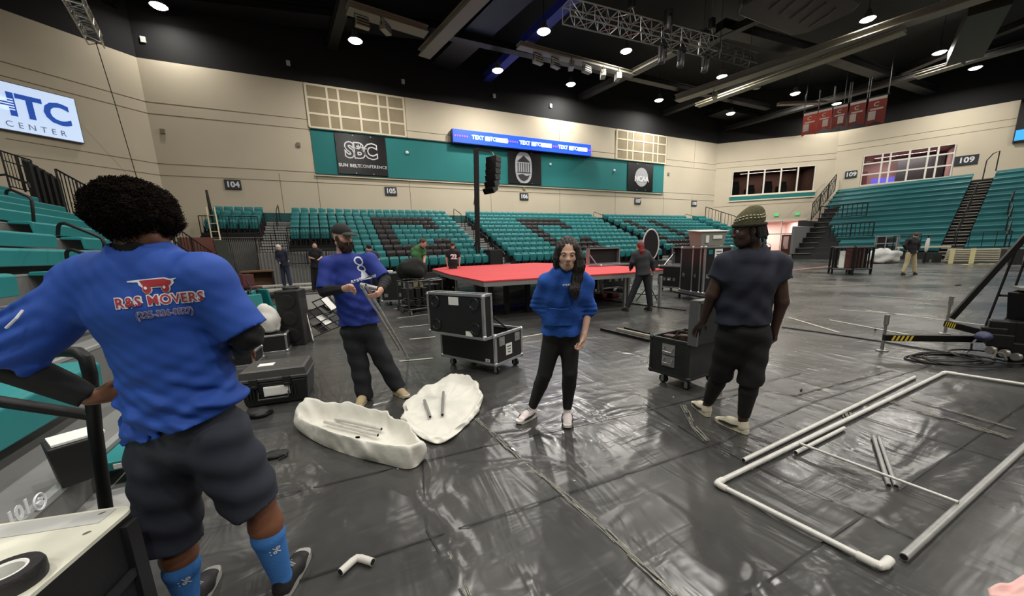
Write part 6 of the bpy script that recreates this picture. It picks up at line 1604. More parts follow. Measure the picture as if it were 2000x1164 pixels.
# white flipchart near khaki man
p = at(1811, 478, 24); mb = MB(); mb.ball(p, (.28, .1, .5), 12, 8, rotz(.2)@roty(.3)); t = thing('white_bag', 'white hanging bag on the stand right of the walking man', 'bag', (p[0], p[1], 0)); mb.build('bag', WC, t, world=True, smooth=True)
mb = MB(); mb.cyl((p[0], p[1], 0), p+Z1*.6, .04, 6); mb.tube([p+Z1*.6+HR*.5, p+Z1*.6-HR*2.2, p+Z1*-.3-HR*2.2], .035, 6); mb.build('stand', BC, t, world=True)

# ================================================================== figures: smooth solid modelling
class Solid:
    def __init__(s, lo, hi, h):
        s.lo = np.array(lo, float); s.h = h; s.n = np.ceil((np.array(hi, float)-s.lo)/h).astype(int)+1
        s.F = np.full(s.n, 1.0, np.float32)
    def reg(s, lo, hi):
        a = np.clip(((np.array(lo)-s.lo)/s.h).astype(int), 0, s.n-1); b = np.clip(((np.array(hi)-s.lo)/s.h).astype(int)+2, 1, s.n)
        if np.any(b <= a): return None, None
        sl = tuple(slice(int(a[i]), int(b[i])) for i in range(3))
        ax = [(s.lo[i]+s.h*np.arange(a[i], b[i])).astype(np.float32) for i in range(3)]
        P = np.stack(np.meshgrid(*ax, indexing='ij'), -1)
        return sl, P
    def put(s, sl, d, k, op):
        f = s.F[sl]
        if op == 'add':
            if k > 0:
                h = np.maximum(k-np.abs(f-d), 0)/k; s.F[sl] = np.minimum(f, d)-h*h*k*.25
            else: s.F[sl] = np.minimum(f, d)
        else:
            d = -d
            if k > 0:
                h = np.maximum(k-np.abs(f-d), 0)/k; s.F[sl] = np.maximum(f, d)+h*h*k*.25
            else: s.F[sl] = np.maximum(f, d)
    def cone(s, a, b, ra, rb, x=None, k=.02, op='add', flat=False, flata=False):
        """tapered limb; ra, rb scalars or (rx, ry) with rx along x"""
        a = np.array(a, float); b = np.array(b, float); ra = (ra, ra) if np.isscalar(ra) else ra; rb = (rb, rb) if np.isscalar(rb) else rb
        m = max(*ra, *rb)+k+s.h*2+.02
        sl, P = s.reg(np.minimum(a, b)-m, np.maximum(a, b)+m)
        if sl is None: return s
        w = b-a; L = np.linalg.norm(w); w = w/max(L, 1e-6); x = np.array(x if x is not None else ([1, 0, 0] if abs(w[0]) < .8 else [0, 1, 0]), float)
        x = nrm(x-(x@w)*w); y = np.cross(w, x)
        Q = P-a.astype(np.float32); t = Q@w.astype(np.float32); tc = np.clip(t/max(L, 1e-6), 0, 1)
        rx = ra[0]+(rb[0]-ra[0])*tc; ry = ra[1]+(rb[1]-ra[1])*tc; mr = np.minimum(rx, ry)
        e = t-np.clip(t, 0, L)
        d = (np.sqrt((Q@x.astype(np.float32)/rx)**2+(Q@y.astype(np.float32)/ry)**2+((0 if False else e)/mr)**2)-1)*mr
        if flat: d = np.maximum(d, t-L)
        if flata: d = np.maximum(d, -t)
        s.put(sl, d.astype(np.float32), k, op); return s
    def loft(s, pts, rad, x, k=.02, op='add', flat=False, flata=False):
        for i in range(len(pts)-1): s.cone(pts[i], pts[i+1], rad[i], rad[i+1], x, k if i == 0 or True else 0, op, flat and i == len(pts)-2, flata and i == 0)
        return s
    def ell(s, c, r, R=None, k=.015, op='add'):
        c = np.array(c, float); r = np.array([r]*3 if np.isscalar(r) else r, float); m = r.max()+k+s.h*2
        sl, P = s.reg(c-m, c+m)
        if sl is None: return s
        Q = P-c.astype(np.float32)
        if R is not None: Q = Q@np.asarray(R, dtype=np.float32)
        q = Q/r.astype(np.float32); k0 = np.sqrt((q*q).sum(-1)); k1 = np.sqrt(((q/r.astype(np.float32))**2).sum(-1))+1e-9
        s.put(sl, (k0*(k0-1)/k1).astype(np.float32), k, op); return s
    def cut(s, p, n):
        sl, P = s.reg(s.lo, s.lo+s.h*s.n); n = nrm(n); s.F = np.maximum(s.F, ((P-np.array(p, np.float32))@n.astype(np.float32)).astype(np.float32)); return s
    def fold(s, fn):
        sl, P = s.reg(s.lo, s.lo+s.h*s.n); m = np.abs(s.F) < .05
        q = P[m]; s.F[m] += fn(q).astype(np.float32); return s
    def mesh(s):
        F = s.F; F[0] = F[-1] = 1; F[:, 0] = F[:, -1] = 1; F[:, :, 0] = F[:, :, -1] = 1
        ins = F < 0; nx, ny, nz = F.shape; ncell = nx*ny*nz; acc = None
        idxs = []; pos = []; quads = []
        for ax in range(3):
            a = [slice(None)]*3; b = [slice(None)]*3; a[ax] = slice(0, -1); b[ax] = slice(1, None)
            cr = np.argwhere(ins[tuple(a)] != ins[tuple(b)])
            if not len(cr): continue
            e = np.zeros(3, int); e[ax] = 1
            f0 = F[cr[:, 0], cr[:, 1], cr[:, 2]]; c1 = cr+e; f1 = F[c1[:, 0], c1[:, 1], c1[:, 2]]
            t = f0/(f0-f1); p = cr.astype(float); p[:, ax] += t
            o1, o2 = [(1, 2), (2, 0), (0, 1)][ax]
            cells = []
            for d1, d2 in ((-1, -1), (0, -1), (0, 0), (-1, 0)):
                c = cr.copy(); c[:, o1] += d1; c[:, o2] += d2; ci = (c[:, 0]*ny+c[:, 1])*nz+c[:, 2]; cells.append(ci); idxs.append(ci); pos.append(p)
            q = np.stack(cells, 1); flip = f0 > 0; q[flip] = q[flip][:, ::-1]; quads.append(q)
        I = np.concatenate(idxs); Pp = np.concatenate(pos); Q = np.concatenate(quads)
        u, inv = np.unique(I, return_inverse=True); cnt_ = np.bincount(inv)
        V = np.stack([np.bincount(inv, Pp[:, i])/cnt_ for i in range(3)], 1)*s.h+s.lo
        return V, np.searchsorted(u, Q)
    def build(s, name, mats, parent, relax=1, keep=True):
        V, Q = s.mesh()
        E_ = np.concatenate([Q[:, [0, 1]], Q[:, [1, 2]], Q[:, [2, 3]], Q[:, [3, 0]]])
        for _ in range(relax):
            n = np.bincount(E_.ravel(), minlength=len(V)); S_ = np.stack([np.bincount(E_[:, 0], V[E_[:, 1], i], len(V))+np.bincount(E_[:, 1], V[E_[:, 0], i], len(V)) for i in range(3)], 1)
            V = V*.5+.5*S_/np.maximum(n, 1)[:, None]
        return mesh_obj(name, V, Q.tolist(), mats, parent, smooth=True, world=True)

def wav(P, d, wl, ph=0, warp=.3):
    d = nrm(d); s_ = P@d; o_ = np.cross(d, [0.3, .5, .81]); u = P@nrm(o_); v = P@nrm(np.cross(d, o_))
    return np.sin(2*math.pi*(s_/wl)+ph+warp*6*np.sin(u*7+ph*2)+warp*4*np.sin(v*9+ph))
def decal(name, V, Fc, m, parent, target, o, ux, uy, toward, off=.003, maxe=.02):
    """lay flat letters or shapes (xy) onto a garment, following its surface"""
    import bmesh
    bm = bmesh.new(); vs_ = [bm.verts.new((float(v[0]), float(v[1]), 0)) for v in V]
    for f in Fc:
        try: bm.faces.new([vs_[i] for i in f])
        except ValueError: pass
    bmesh.ops.triangulate(bm, faces=bm.faces[:])
    for _ in range(7):
        es = [e for e in bm.edges if e.calc_length() > maxe]
        if not es: break
        bmesh.ops.subdivide_edges(bm, edges=es, cuts=1); bmesh.ops.triangulate(bm, faces=bm.faces[:])
    W = np.array([tuple(v.co) for v in bm.verts]); bm.verts.index_update(); T = [[v.index for v in f.verts] for f in bm.faces]; bm.free()
    ux, uy = nrm(ux), nrm(uy); toward = nrm(toward)
    tv = np.array([tuple(v.co) for v in target.data.vertices]); r = root_of(target); loc, rz = FR[r.name]
    c, s_ = math.cos(rz), math.sin(rz); tw = np.stack([tv[:, 0]*c-tv[:, 1]*s_, tv[:, 0]*s_+tv[:, 1]*c, tv[:, 2]], 1)+loc
    bvh = BVHTree.FromPolygons([Vector(q) for q in tw], [tuple(p.vertices) for p in target.data.polygons])
    out = []
    for q in W:
        p = np.array(o)+ux*q[0]+uy*q[1]; h = bvh.ray_cast(Vector(p+toward*.4), Vector(-toward), .8)
        out.append(np.array(h[0])+np.array(h[1])*off if h[0] is not None else p)
    return mesh_obj(name, out, T, m, parent, world=True)
def flat_letters(txt, size, bold=0, sx=1.0, spacing=1.0):
    V, Fc = lettering(txt, size, 0.0, bold, spacing, sx)
    return V, Fc

def hand(S, w, f, n, s_, curl=(.3, .5, .3), sc=1.0, thumb=(.6, .3), k=.006, spread=.08):
    """w wrist, f finger direction, n palm normal (fingers curl towards it), s_ towards the thumb"""
    f, s_ = nrm(f), nrm(s_); n = nrm(n); w = np.array(w, float)
    R = lambda v, a: v*math.cos(a)+np.cross(s_, v)*math.sin(a)
    sg = 1 if np.cross(s_, f)@n > 0 else -1
    kn = [w+f*.088*sc*q+s_*o*sc for o, q in ((.030, .98), (.010, 1.03), (-.011, 1.0), (-.030, .92))]
    for p in kn: S.cone(w+(p-w)*.12, p, .016*sc, .0115*sc, k=.018)
    S.cone(w-f*.02, w+f*.03, (.026*sc, .018*sc), (.03*sc, .016*sc), x=s_, k=.015)
    for i, p in enumerate(kn):
        L = [.044, .049, .045, .036][i]*sc; d = nrm(f+s_*spread*(1.2-i*.8)); q = p; a = 0
        for j, (l, r0, r1) in enumerate(((L, .0095, .0088), (L*.62, .0088, .008), (L*.5, .008, .0066))):
            a += curl[j]*(1+.1*i); v = d*math.cos(a)+n*math.sin(a); q2 = q+v*l; S.cone(q, q2, r0*sc, r1*sc, k=k); q = q2
    tb = w+f*.02*sc+s_*.018*sc+n*.006; d1 = nrm(s_*.75+f*.75+n*thumb[0]*.6); p1 = tb+d1*.038*sc; d2 = nrm(d1*.8+f*.5+n*thumb[1]); p2 = p1+d2*.032*sc; d3 = nrm(d2+f*.3+n*thumb[1]); p3 = p2+d3*.025*sc
    S.cone(tb, p1, .015*sc, .011*sc, k=.014); S.cone(p1, p2, .0105*sc, .0095*sc, k=k); S.cone(p2, p3, .0095*sc, .0075*sc, k=k)

def head(S, c, R, sc=1.0, jaw=1.0, nose=1.0, ears=True):
    """c head centre, R columns right, forward, up"""
    R = np.asarray(R, float); P = lambda x, y, z: np.array(c)+R@(np.array([x, y, z])*sc); r = lambda *a: np.array(a)*sc
    S.ell(P(0, -.012, .035), r(.076, .096, .088), R, k=.0)
    S.ell(P(0, .028, -.035), r(.062*jaw, .068, .078), R, k=.04)
    S.ell(P(0, .055, -.088), r(.030*jaw, .028, .024), R, k=.03)
    for s_ in (-1, 1):
        S.cone(P(s_*.058*jaw, .0, -.06), P(s_*.022, .055, -.09), .020*sc, .018*sc, k=.03)
        S.ell(P(s_*.040, .062, -.028), r(.024, .018, .02), R, k=.02)
        S.ell(P(s_*.032, .094, .004), r(.017, .013, .012), R, k=.012, op='sub')
        S.cone(P(s_*.012, .088, .020), P(s_*.048, .072, .022), .009*sc, .008*sc, k=.012)
        S.ell(P(s_*.012, .101, -.030), r(.0095, .0095, .008)*nose, R, k=.008)
    S.cone(P(0, .084, .014), P(0, .107, -.026), .0085*sc*nose, .0115*sc*nose, k=.012)
    S.cone(P(-.018, .088, -.058), P(.018, .088, -.058), .0078*sc, .0078*sc, k=.010); S.cone(P(-.014, .088, -.069), P(.014, .088, -.069), .008*sc, .008*sc, k=.008)
    if ears:
        for s_ in (-1, 1):
            S.ell(P(s_*.079, -.006, -.008), r(.010, .020, .032), R@rotz(s_*-.35), k=.006); S.ell(P(s_*.086, .0, -.004), r(.006, .010, .018), R, k=.004, op='sub')
def face_parts(parent, c, R, sc=1.0, brow=None, lip=None, iris=(60, 42, 30), lids=None):
    R = np.asarray(R, float); P = lambda x, y, z: np.array(c)+R@(np.array([x, y, z])*sc)
    for s_ in (-1, 1):
        mb = MB(); mb.ball(P(s_*.032, .080, .003), .0125*sc, 14, 10, R); e = mb.build('eyeball', M('eye_white', (205, 198, 190), .3), parent, world=True, smooth=True)
        mb = MB(); mb.ball(P(s_*.032, .0885, .002), (.0058*sc, .005*sc, .0058*sc), 10, 8, R); mb.build('iris', M('iris_%d' % iris[0], iris, .2), e, world=True, smooth=True)
        if brow: mb = MB(); mb.tube([P(s_*.014, .0955, .021), P(s_*.032, .0935, .0275), P(s_*.050, .078, .022)], [.0014*sc, .0024*sc, .0010*sc], 6); mb.build('eyebrow', brow, parent, world=True, smooth=True)
        if lids: mb = MB(); mb.tube([P(s_*.019, .0895, .004), P(s_*.026, .0945, .0095), P(s_*.035, .094, .0098), P(s_*.046, .083, .004)], .0019*sc, 6); mb.build('eyelid', lids, parent, world=True, smooth=True)
    if lip:
        mb = MB(); mb.tube([P(-.023, .0885, -.0625), P(-.010, .0965, -.0585), P(0, .0968, -.060), P(.010, .0965, -.0585), P(.023, .0885, -.0625)], [.0015, .0045, .0042, .0045, .0015], 8)
        mb.tube([P(-.021, .0885, -.0645), P(-.009, .0955, -.0685), P(.009, .0955, -.0685), P(.021, .0885, -.0645)], [.0015, .0052, .0052, .0015], 8); mb.build('lips', lip, parent, world=True, smooth=True)

def shoe(parent, ank, toe, up=(0, 0, 1), L=.29, m=None, sole=None, lace=None, W=.05, z0=0.0, tilt=0.0, h=.005, collar=.075, accent=None, name='shoe'):
    """ank: ankle point above the heel; toe: horizontal pointing direction; tilt lifts the heel"""
    d = nrm(np.array([toe[0], toe[1], 0])); s_ = np.cross(d, Z1); a = np.array(ank, float); g = np.array([a[0], a[1], z0])-d*.055
    def T(x, y, z):  # x along shoe from the heel, y side, z up, tilted about the ball of the foot
        xb = L*.72; dx = x-xb; c_, s__ = math.cos(tilt), math.sin(tilt)
        if tilt and dx < 0: x, z = xb+dx*c_+z*s__*0-0, z+(-dx)*s__
        return g+d*x+s_*y+Z1*z
    lo = np.minimum(T(-.05, 0, 0), T(L+.05, 0, 0))-.1; hi = np.maximum(T(-.05, 0, 0), T(L+.05, 0, 0))+np.array([.1, .1, .28])
    S = Solid(lo, hi, h)
    S.cone(T(.045, 0, .05), T(L*.55, 0, .045), (W*.72, .045), (W*.88, .042), x=s_, k=.0); S.cone(T(L*.55, 0, .045), T(L-.055, -.003, .034), (W*.88, .042), (W*.82, .026), x=s_, k=.02)
    S.cone(T(.05, 0, .06), T(.055, 0, collar+.03), (.036, .042), (.036, .046), x=s_, k=.02, flat=True); S.cone(T(.09, 0, .075), T(L*.6, 0, .06), (.026, .02), (.022, .02), x=s_, k=.025)
    S.cone(T(.055, 0, collar), T(.055, 0, collar+.08), (.027, .033), (.028, .036), x=s_, k=.004, op='sub')
    sh = S.build(name, m, parent)
    mb = MB(); out = []; n = 28
    for i in range(n):
        t_ = 2*math.pi*i/n; x = L/2*(1-math.cos(t_)); wv = W*(.80+.24*(x/L)-.06*math.sin(math.pi*x/L)*2)*abs(math.sin(t_))**.55; out.append((x, wv*(1 if math.sin(t_) >= 0 else -1)))
    V = [T(x, y, zz+(.012 if x > L*.9 and zz < .01 else 0)) for zz in (.004, .038) for x, y in out]
    V = [v for v in V]; mb.add(V, [tuple(range(n))[::-1], tuple(range(n, 2*n))]+[(i, (i+1) % n, n+(i+1) % n, n+i) for i in range(n)]); so = mb.build('sole', sole or m, sh, world=True, smooth=True, angle=50)
    if lace:
        mb = MB()
        for k_ in range(5): xx = L*(.38+.065*k_); zz = .104-.0088*k_; mb.tube([T(xx, -.026, zz-.008), T(xx+.005, 0, zz+.006), T(xx, .026, zz-.008)], .0045, 6)
        mb.build('laces', lace, sh, world=True)
    if accent:
        for sd in (-1, 1):
            mb = MB(); mb.tube([T(L*.20, sd*W*.80, .06), T(L*.4, sd*W*.93, .045), T(L*.62, sd*W*.98, .046), T(L*.8, sd*W*.9, .04)], [.004, .010, .011, .005], 8); mb.build('side_stripe', accent, sh, world=True, smooth=True)
    return sh
def hframe(yaw, pitch=0, roll=0, base=None):
    """head frame: yaw 0 looks along HF (away from the camera); positive yaw turns towards HR"""
    f = HF*math.cos(yaw)+HR*math.sin(yaw); f = nrm(f*math.cos(pitch)+Z1*math.sin(pitch)); r = nrm(np.cross(f, Z1)); u = np.cross(r, f)
    r, u = r*math.cos(roll)+u*math.sin(roll), u*math.cos(roll)-r*math.sin(roll)
    return np.stack([r, f, u], 1)
def bounds(pts, m=.22): P = np.array(pts, float); return P.min(0)-m, P.max(0)+m
def legs(S, J, r=(.085, .062, .052, .036), k=.02):
    for sd in 'LR':
        h, kn, an = J['hip'+sd], J['knee'+sd], J['ank'+sd]
        S.cone(h, kn, r[0], r[1], k=.03); m_ = kn+(an-kn)*.3; back = nrm(np.cross(an-kn, np.cross(J['fwd'], an-kn)))*-1
        S.cone(kn, m_, r[1]*.92, r[2]*1.08, k=.02); S.cone(m_, an, r[2]*1.08, r[3], k=.02)
def torso(S, J, wf=1.0, df=1.0, k=.03):
    x = J['x']; S.loft([J['pelvis'], J['waist'], J['chest'], J['upch']], [(.155*wf, .105*df), (.135*wf, .10*df), (.165*wf, .115*df), (.15*wf, .095*df)], x, k)
    S.cone(J['shL'], J['shR'], .055, .055, k=.05); S.cone(J['upch'], J['neck'], (.085*wf, .075), (.055, .055), x, .04); S.cone(J['neck'], J['headc']-J['R'][:, 2]*.04-J['R'][:, 1]*.015, .054, .052, k=.02)
def arm(S, J, sd, r=(.052, .043, .040, .027)):
    S.cone(J['sh'+sd], J['elb'+sd], r[0], r[1], k=.03); S.cone(J['elb'+sd], J['wr'+sd], r[2], r[3], k=.015)

# ================================================================== person A: afro-haired man seen from behind
SKA = M('brown_skin', (122, 80, 58), .5, var=.05, scale=20)
SKD = M('dark_brown_skin', (66, 44, 34), .45, var=.05, scale=20)
SKB = M('fair_skin', (205, 158, 136), .5, var=.04, scale=20)
SKC = M('light_skin', (212, 170, 148), .5, var=.04, scale=20)
BLUE = M('royal_blue_jersey', (24, 70, 158), .75, var=.06, scale=6, bump=.12, bscale=9)
NAVYS = M('charcoal_navy_shorts', (38, 42, 54), .8, var=.1, scale=8)
BKK = M('black_knit', (16, 16, 18), .85, var=.2, scale=30)
HAIR = M('black_curly_hair', (34, 27, 23), 1.0, var=.45, scale=30, spec=.1)
def personA():
    J = dict(x=HR, fwd=HF, R=hframe(.1, -.12))
    a = lambda x, y, D: at(x, y, D)
    J.update(pelvis=a(368, 835, 1.36), waist=a(345, 730, 1.36), chest=a(300, 610, 1.34), upch=a(287, 535, 1.34), neck=a(276, 488, 1.34), headc=a(264, 430, 1.33),
             shL=a(172, 545, 1.35), shR=a(410, 542, 1.35), elbL=a(5, 705, 1.20), wrL=a(176, 776, 1.30), elbR=a(482, 655, 1.38), wrR=a(470, 690, 1.62),
             hipL=a(324, 872, 1.36), hipR=a(418, 856, 1.37), kneeL=a(342, 1045, 1.37), kneeR=a(505, 975, 1.42), ankL=a(378, 1215, 1.38), ankR=a(547, 1108, 1.47))
    J['ankL'][2] = .1; J['ankR'][2] = .1
    t = thing('person', 'person with a big black afro, blue printed shirt and shorts, back turned, hand on hip', 'person', ((J['ankL']+J['ankR'])/2)*np.array([1, 1, 0]))
    pts = [v for k, v in J.items() if k[:2] in ('pe', 'wa', 'ch', 'up', 'ne', 'he', 'sh', 'el', 'wr', 'hi', 'kn', 'an')]
    lo, hi = bounds(pts, .14); lo[2] = 0
    S = Solid(lo, hi, .007)
    torso(S, J); legs(S, J, (.075, .060, .058, .038)); arm(S, J, 'L', (.052, .043, .040, .027)); arm(S, J, 'R')
    head(S, J['headc'], J['R'], 1.02)
    f = nrm(a(250, 766, 1.36)-J['wrL']); hand(S, J['wrL']+f*.01, f, HF*.9+Z1*-.2, Z1*.8-HF*.5, (.25, .35, .2), 1.0, (.2, .1))
    hand(S, J['wrR'], nrm(HF-HR*.5), -Z1, -HR, (.4, .5, .3))
    for sd in 'LR': S.cone(J['ank'+sd], J['ank'+sd]-Z1*.03, .034, .028, k=.01)
    body = S.build('body', SKA, t)
    # black undershirt sleeves and collar
    U = Solid(lo, hi, .007)
    U.cone(J['shL'], J['elbL'], .06, .055, k=.02); U.cone(J['elbL'], J['wrL']+(J['elbL']-J['wrL'])*.02, .060, .040, k=.02, flat=True)
    U.cone(J['shR'], J['elbR'], .058, .054, k=.02); U.cone(J['elbR'], J['wrR'], .052, .034, k=.02, flat=True)
    U.cone(J['upch'], J['neck']+(J['headc']-J['neck'])*.34, (.10, .08), (.068, .068), x=HR, k=.02, flat=True)
    U.fold(lambda P: .0028*wav(P, (.5, .3, .8), .05, 1, .25)); U.build('black_undershirt', BKK, t)
    # blue jersey
    h1, h2 = a(248, 856, 1.40), a(484, 790, 1.34)
    T = Solid(*bounds([J['shL'], J['shR'], J['elbL'], J['elbR'], J['pelvis'], J['neck'], h1, h2], .2), .006)
    hem = (h1+h2)/2; ax = nrm(J['waist']-hem)
    hc = a(367, 826, 1.365)
    T.loft([hc-ax*.05, a(362, 780, 1.36), a(338, 690, 1.355), a(302, 600, 1.345), a(286, 545, 1.345)], [(.196, .156), (.190, .152), (.170, .145), (.195, .150), (.175, .120)], HR, .03)
    T.cone(J['shL'], J['shR'], .070, .070, k=.07)
    T.cone(J['upch'], J['neck']+Z1*.0, (.15, .09), (.075, .07), x=HR, k=.06)
    sl = J['shL']+(J['elbL']-J['shL'])*.99; T.cone(J['shL']+HR*.03, sl, .080, .098, k=.06, flat=True)
    sr = J['shR']+(J['elbR']-J['shR'])*.93; T.cone(J['shR']-HR*.02, sr, .074, .086, k=.06, flat=True)
    T.cone(J['neck']-Z1*.005, J['headc'], .079, .079, k=.006, op='sub')
    n_ = nrm(np.cross(h2-h1, HF)); n_ = n_ if n_[2] < 0 else -n_
    T.cut(h1, n_)
    zt, zb_ = J['upch'][2], hem[2]
    def fA(P):
        low = np.clip((1.22-P[:, 2])/.25, 0, 1); dl = np.linalg.norm(P-J['shL'], axis=1); sleeve = np.clip((-(P-J['shL'])@HR-.0)/.12, 0, 1)
        return low*(.011*wav(P, HR*.35+Z1*.9, .085, .6, .28)+.008*wav(P, Z1*.8-HR*.6, .12, 2.2, .22))+(.0022)*wav(P, HR+Z1*.3, .13, 1, .2)+sleeve*(.008*wav(P, Z1*.85-HR*.5, .055, .3, .22))
    T.fold(lambda P: np.clip((1.30-P[:, 2])/.35, 0.12, 1)*(.005*wav(P, HR*.6+Z1*.7, .045, 1.7, .22)+.004*wav(P, Z1*.9-HR*.4, .06, .2, .3)))
    T.fold(fA)
    T.cut(h1, n_)
    sh = T.build('blue_shirt', BLUE, t, relax=1)
    # shorts
    Q = Solid(*bounds([J['hipL'], J['hipR'], J['kneeL'], J['kneeR'], J['waist']], .3), .007)
    Q.cone(a(362, 800, 1.36), a(370, 850, 1.365), (.165, .125), (.176, .132), x=HR, k=.02)
    eL, eR = a(335, 1052, 1.37), a(498, 982, 1.42)
    Q.cone(a(322, 868, 1.37), eL, (.112, .118), (.108, .108), x=HR, k=.035, flat=True); Q.cone(a(420, 850, 1.37), eR, (.118, .124), (.102, .106), x=HR, k=.03, flat=True)
    Q.fold(lambda P: .005*wav(P, HR*.3+Z1, .12, 1.3, .25)+.003*wav(P, HR-Z1*.3, .1, .4, .2)*1)
    # hollow the leg openings
    for e_, d_ in ((eL, nrm(J['hipL']-eL)), (eR, nrm(J['hipR']-eR))): Q.cone(e_-d_*.02, e_+d_*.05, .084, .078, k=.0, op='sub')
    Q.build('shorts', NAVYS, t)
    # socks
    SK = M('blue_sock', (58, 118, 190), .85, var=.04, scale=12, bump=.2, bscale=200)
    for sd, top in (('L', a(350, 1085, 1.37)), ('R', a(513, 1012, 1.425))):
        kn, an = J['knee'+sd], J['ank'+sd]; K = Solid(*bounds([kn, an], .1), .006); ax_ = nrm(an-top); mid = top+(an-top)*.28
        K.cone(top, mid, .056, .064, k=.0, flata=True); K.cone(mid, an, .064, .042, k=.01); K.cone(an, an-Z1*.04, .040, .034, k=.01)
        o = K.build('sock', SK, t)
        ce = top+(an-top)*.42; V, Fc = flat_letters('%:', .05, .001, .8, 1.2)
        decal('sock_print', V, Fc, WHITE, o, o, ce+HR*.03, -ax_*-1*0+np.cross(ax_, -HF)*1.0, -ax_, -HF+HR*.3, .003)
    shm = M('black_trainer', (24, 24, 26), .6); sm = M('grey_sole', (150, 148, 144), .6)
    shoe(t, J['ankR'], HF*.75-HR*.1, m=shm, sole=sm, lace=M('grey_lace', (140, 140, 140), .7), L=.30, W=.054, collar=.085)
    shoe(t, J['ankL'], HF*.9-HR*.3, m=shm, sole=sm, lace=M('grey_lace', (140, 140, 140), .7), L=.30, W=.054, collar=.085)
    # hair
    import bmesh
    bm = bmesh.new(); bmesh.ops.create_icosphere(bm, subdivisions=7, radius=1)
    hcx = a(263, 416, 1.335); hw = .110; R = J['R']
    for v in bm.verts:
        q = np.array(v.co); n1_ = noise.noise(Vector(q*2.2+3)); n2_ = noise.noise(Vector(q*7+9)); n3_ = noise.noise(Vector(q*22)); n4_ = noise.noise(Vector(q*50))
        d = 1+.07*n1_+.05*n2_+.05*n3_+.03*n4_
        z = q[2]; pinch = 1-.35*max(0, -z-.25)
        p = R@np.array([q[0]*hw*1.0*d*pinch, q[1]*hw*1.14*d*pinch, z*(.106 if z > 0 else .112)*d])
        v.co = hcx+p
    HV = np.array([tuple(v.co) for v in bm.verts]); HF_ = [tuple(v.index for v in f.verts) for f in bm.faces]; bm.free()
    mbh = MB(); mbh.add(HV, HF_); rh = random.Random(8)
    for i_ in rh.sample(range(len(HV)), 9000):
        p = HV[i_]; d = nrm(p-hcx+np.array([rh.uniform(-.05, .05) for _ in range(3)])); s1 = nrm(np.cross(d, [rh.random(), rh.random(), rh.random()])); s2 = np.cross(d, s1); l = rh.uniform(.006, .016); wv = .0011; c_ = rh.uniform(.002, .006)
        q = [p-d*.004, p+d*l*.4+s2*c_, p+d*l*.8+s1*c_, p+d*l-s2*c_*.8]
        mbh.add([a_+o_ for a_ in q for o_ in (s1*wv, s2*wv, -s1*wv-s2*wv)], [(3*j+k_, 3*j+(k_+1) % 3, 3*j+3+(k_+1) % 3, 3*j+3+k_) for j in range(3) for k_ in range(3)])
    V = to_local(np.concatenate(mbh.v), t); me = bpy.data.meshes.new('hair'); me.from_pydata(V.tolist(), [], mbh.f)
    me.materials.append(HAIR); me.shade_smooth(); me.update(); o = bpy.data.objects.new('afro_hair', me); COL.objects.link(o); o.parent = t
    # shirt print
    up_ = nrm(J['upch']-J['waist']); oL = a(315, 586, 1.2); r_ = HR
    REDP = M('dark_red_print', (160, 38, 50), .7); WPR = M('white_shirt_print', (214, 218, 228), .7)
    tow = nrm(CAM-oL)
    rr_ = nrm(HR+Z1*.065)
    V, Fc = flat_letters('R&S MOVERS', .044, .0045, 1.12, 1.08); decal('print_outline', V, Fc, WPR, sh, sh, oL, rr_, Z1, tow, .0022, .008)
    V, Fc = flat_letters('R&S MOVERS', .044, .0006, 1.12, 1.08); decal('print_text', V, Fc, REDP, sh, sh, oL, rr_, Z1, tow, .0050, .008)
    V, Fc = flat_letters('(225-336-9527)', .030, .0022, 1.05, 1.0); decal('print_number_outline', V, Fc, M('pale_lilac_print', (150, 160, 205), .7), sh, sh, a(324, 612, 1.2), rr_, Z1, tow, .0022, .008)
    V, Fc = flat_letters('(225-336-9527)', .030, .0, 1.05, 1.0); decal('print_number', V, Fc, M('dark_plum_print', (92, 52, 92), .7), sh, sh, a(324, 612, 1.2), rr_, Z1, tow, .0046, .008)
    # cart emblem: red truck-like animal with two wheels, white outline
    body_ = [(-.052, .013), (-.085, .016), (-.086, .020), (-.045, .021), (.035, .022), (.05, .017), (.075, .018), (.062, .012), (.062, .002), (.05, -.006), (.036, -.008), (.0, -.006), (-.04, -.006), (-.05, .004)]
    def grow(P, g):
        c = np.mean(P, axis=0); return [tuple(c+(np.array(p)-c)*(1+g/ max(.02, np.linalg.norm(np.array(p)-c)))) for p in P]
    oE = a(303, 556, 1.2)
    disc = lambda cx, cy, r: [(cx+r*math.cos(q), cy+r*math.sin(q)) for q in np.linspace(0, 2*math.pi, 25)[:-1]]
    def dec_poly(nm, polys, m, off):
        V = []; Fc = []
        for P in polys: Fc.append(tuple(range(len(V), len(V)+len(P)))); V += [(p[0], p[1], 0) for p in P]
        return decal(nm, V, Fc, m, sh, sh, oE, rr_, Z1, tow, off, .012)
    dec_poly('emblem_outline', [grow(body_, .003), disc(-.028, -.012, .0165), disc(.034, -.012, .0165)], WPR, .0022)
    dec_poly('emblem', [[(-.045, .012), (-.048, .018), (.034, .019), (.05, .013), (.058, .012), (.056, .003), (.046, -.004), (-.038, -.004)]], REDP, .0042)
    dec_poly('emblem_wheel', [disc(-.028, -.012, .0135), disc(.034, -.012, .0135)], REDP, .0062); dec_poly('emblem_hub', [disc(-.031, -.009, .005), disc(.031, -.009, .005)], WPR, .0082)
    # white piping on the left sleeve
    mb = MB(); mb.tube([a(45, 606, 1.16), a(32, 622, 1.14), a(12, 641, 1.13)], .004, 6); mb.build('sleeve_piping', WPR, sh, world=True)
personA()

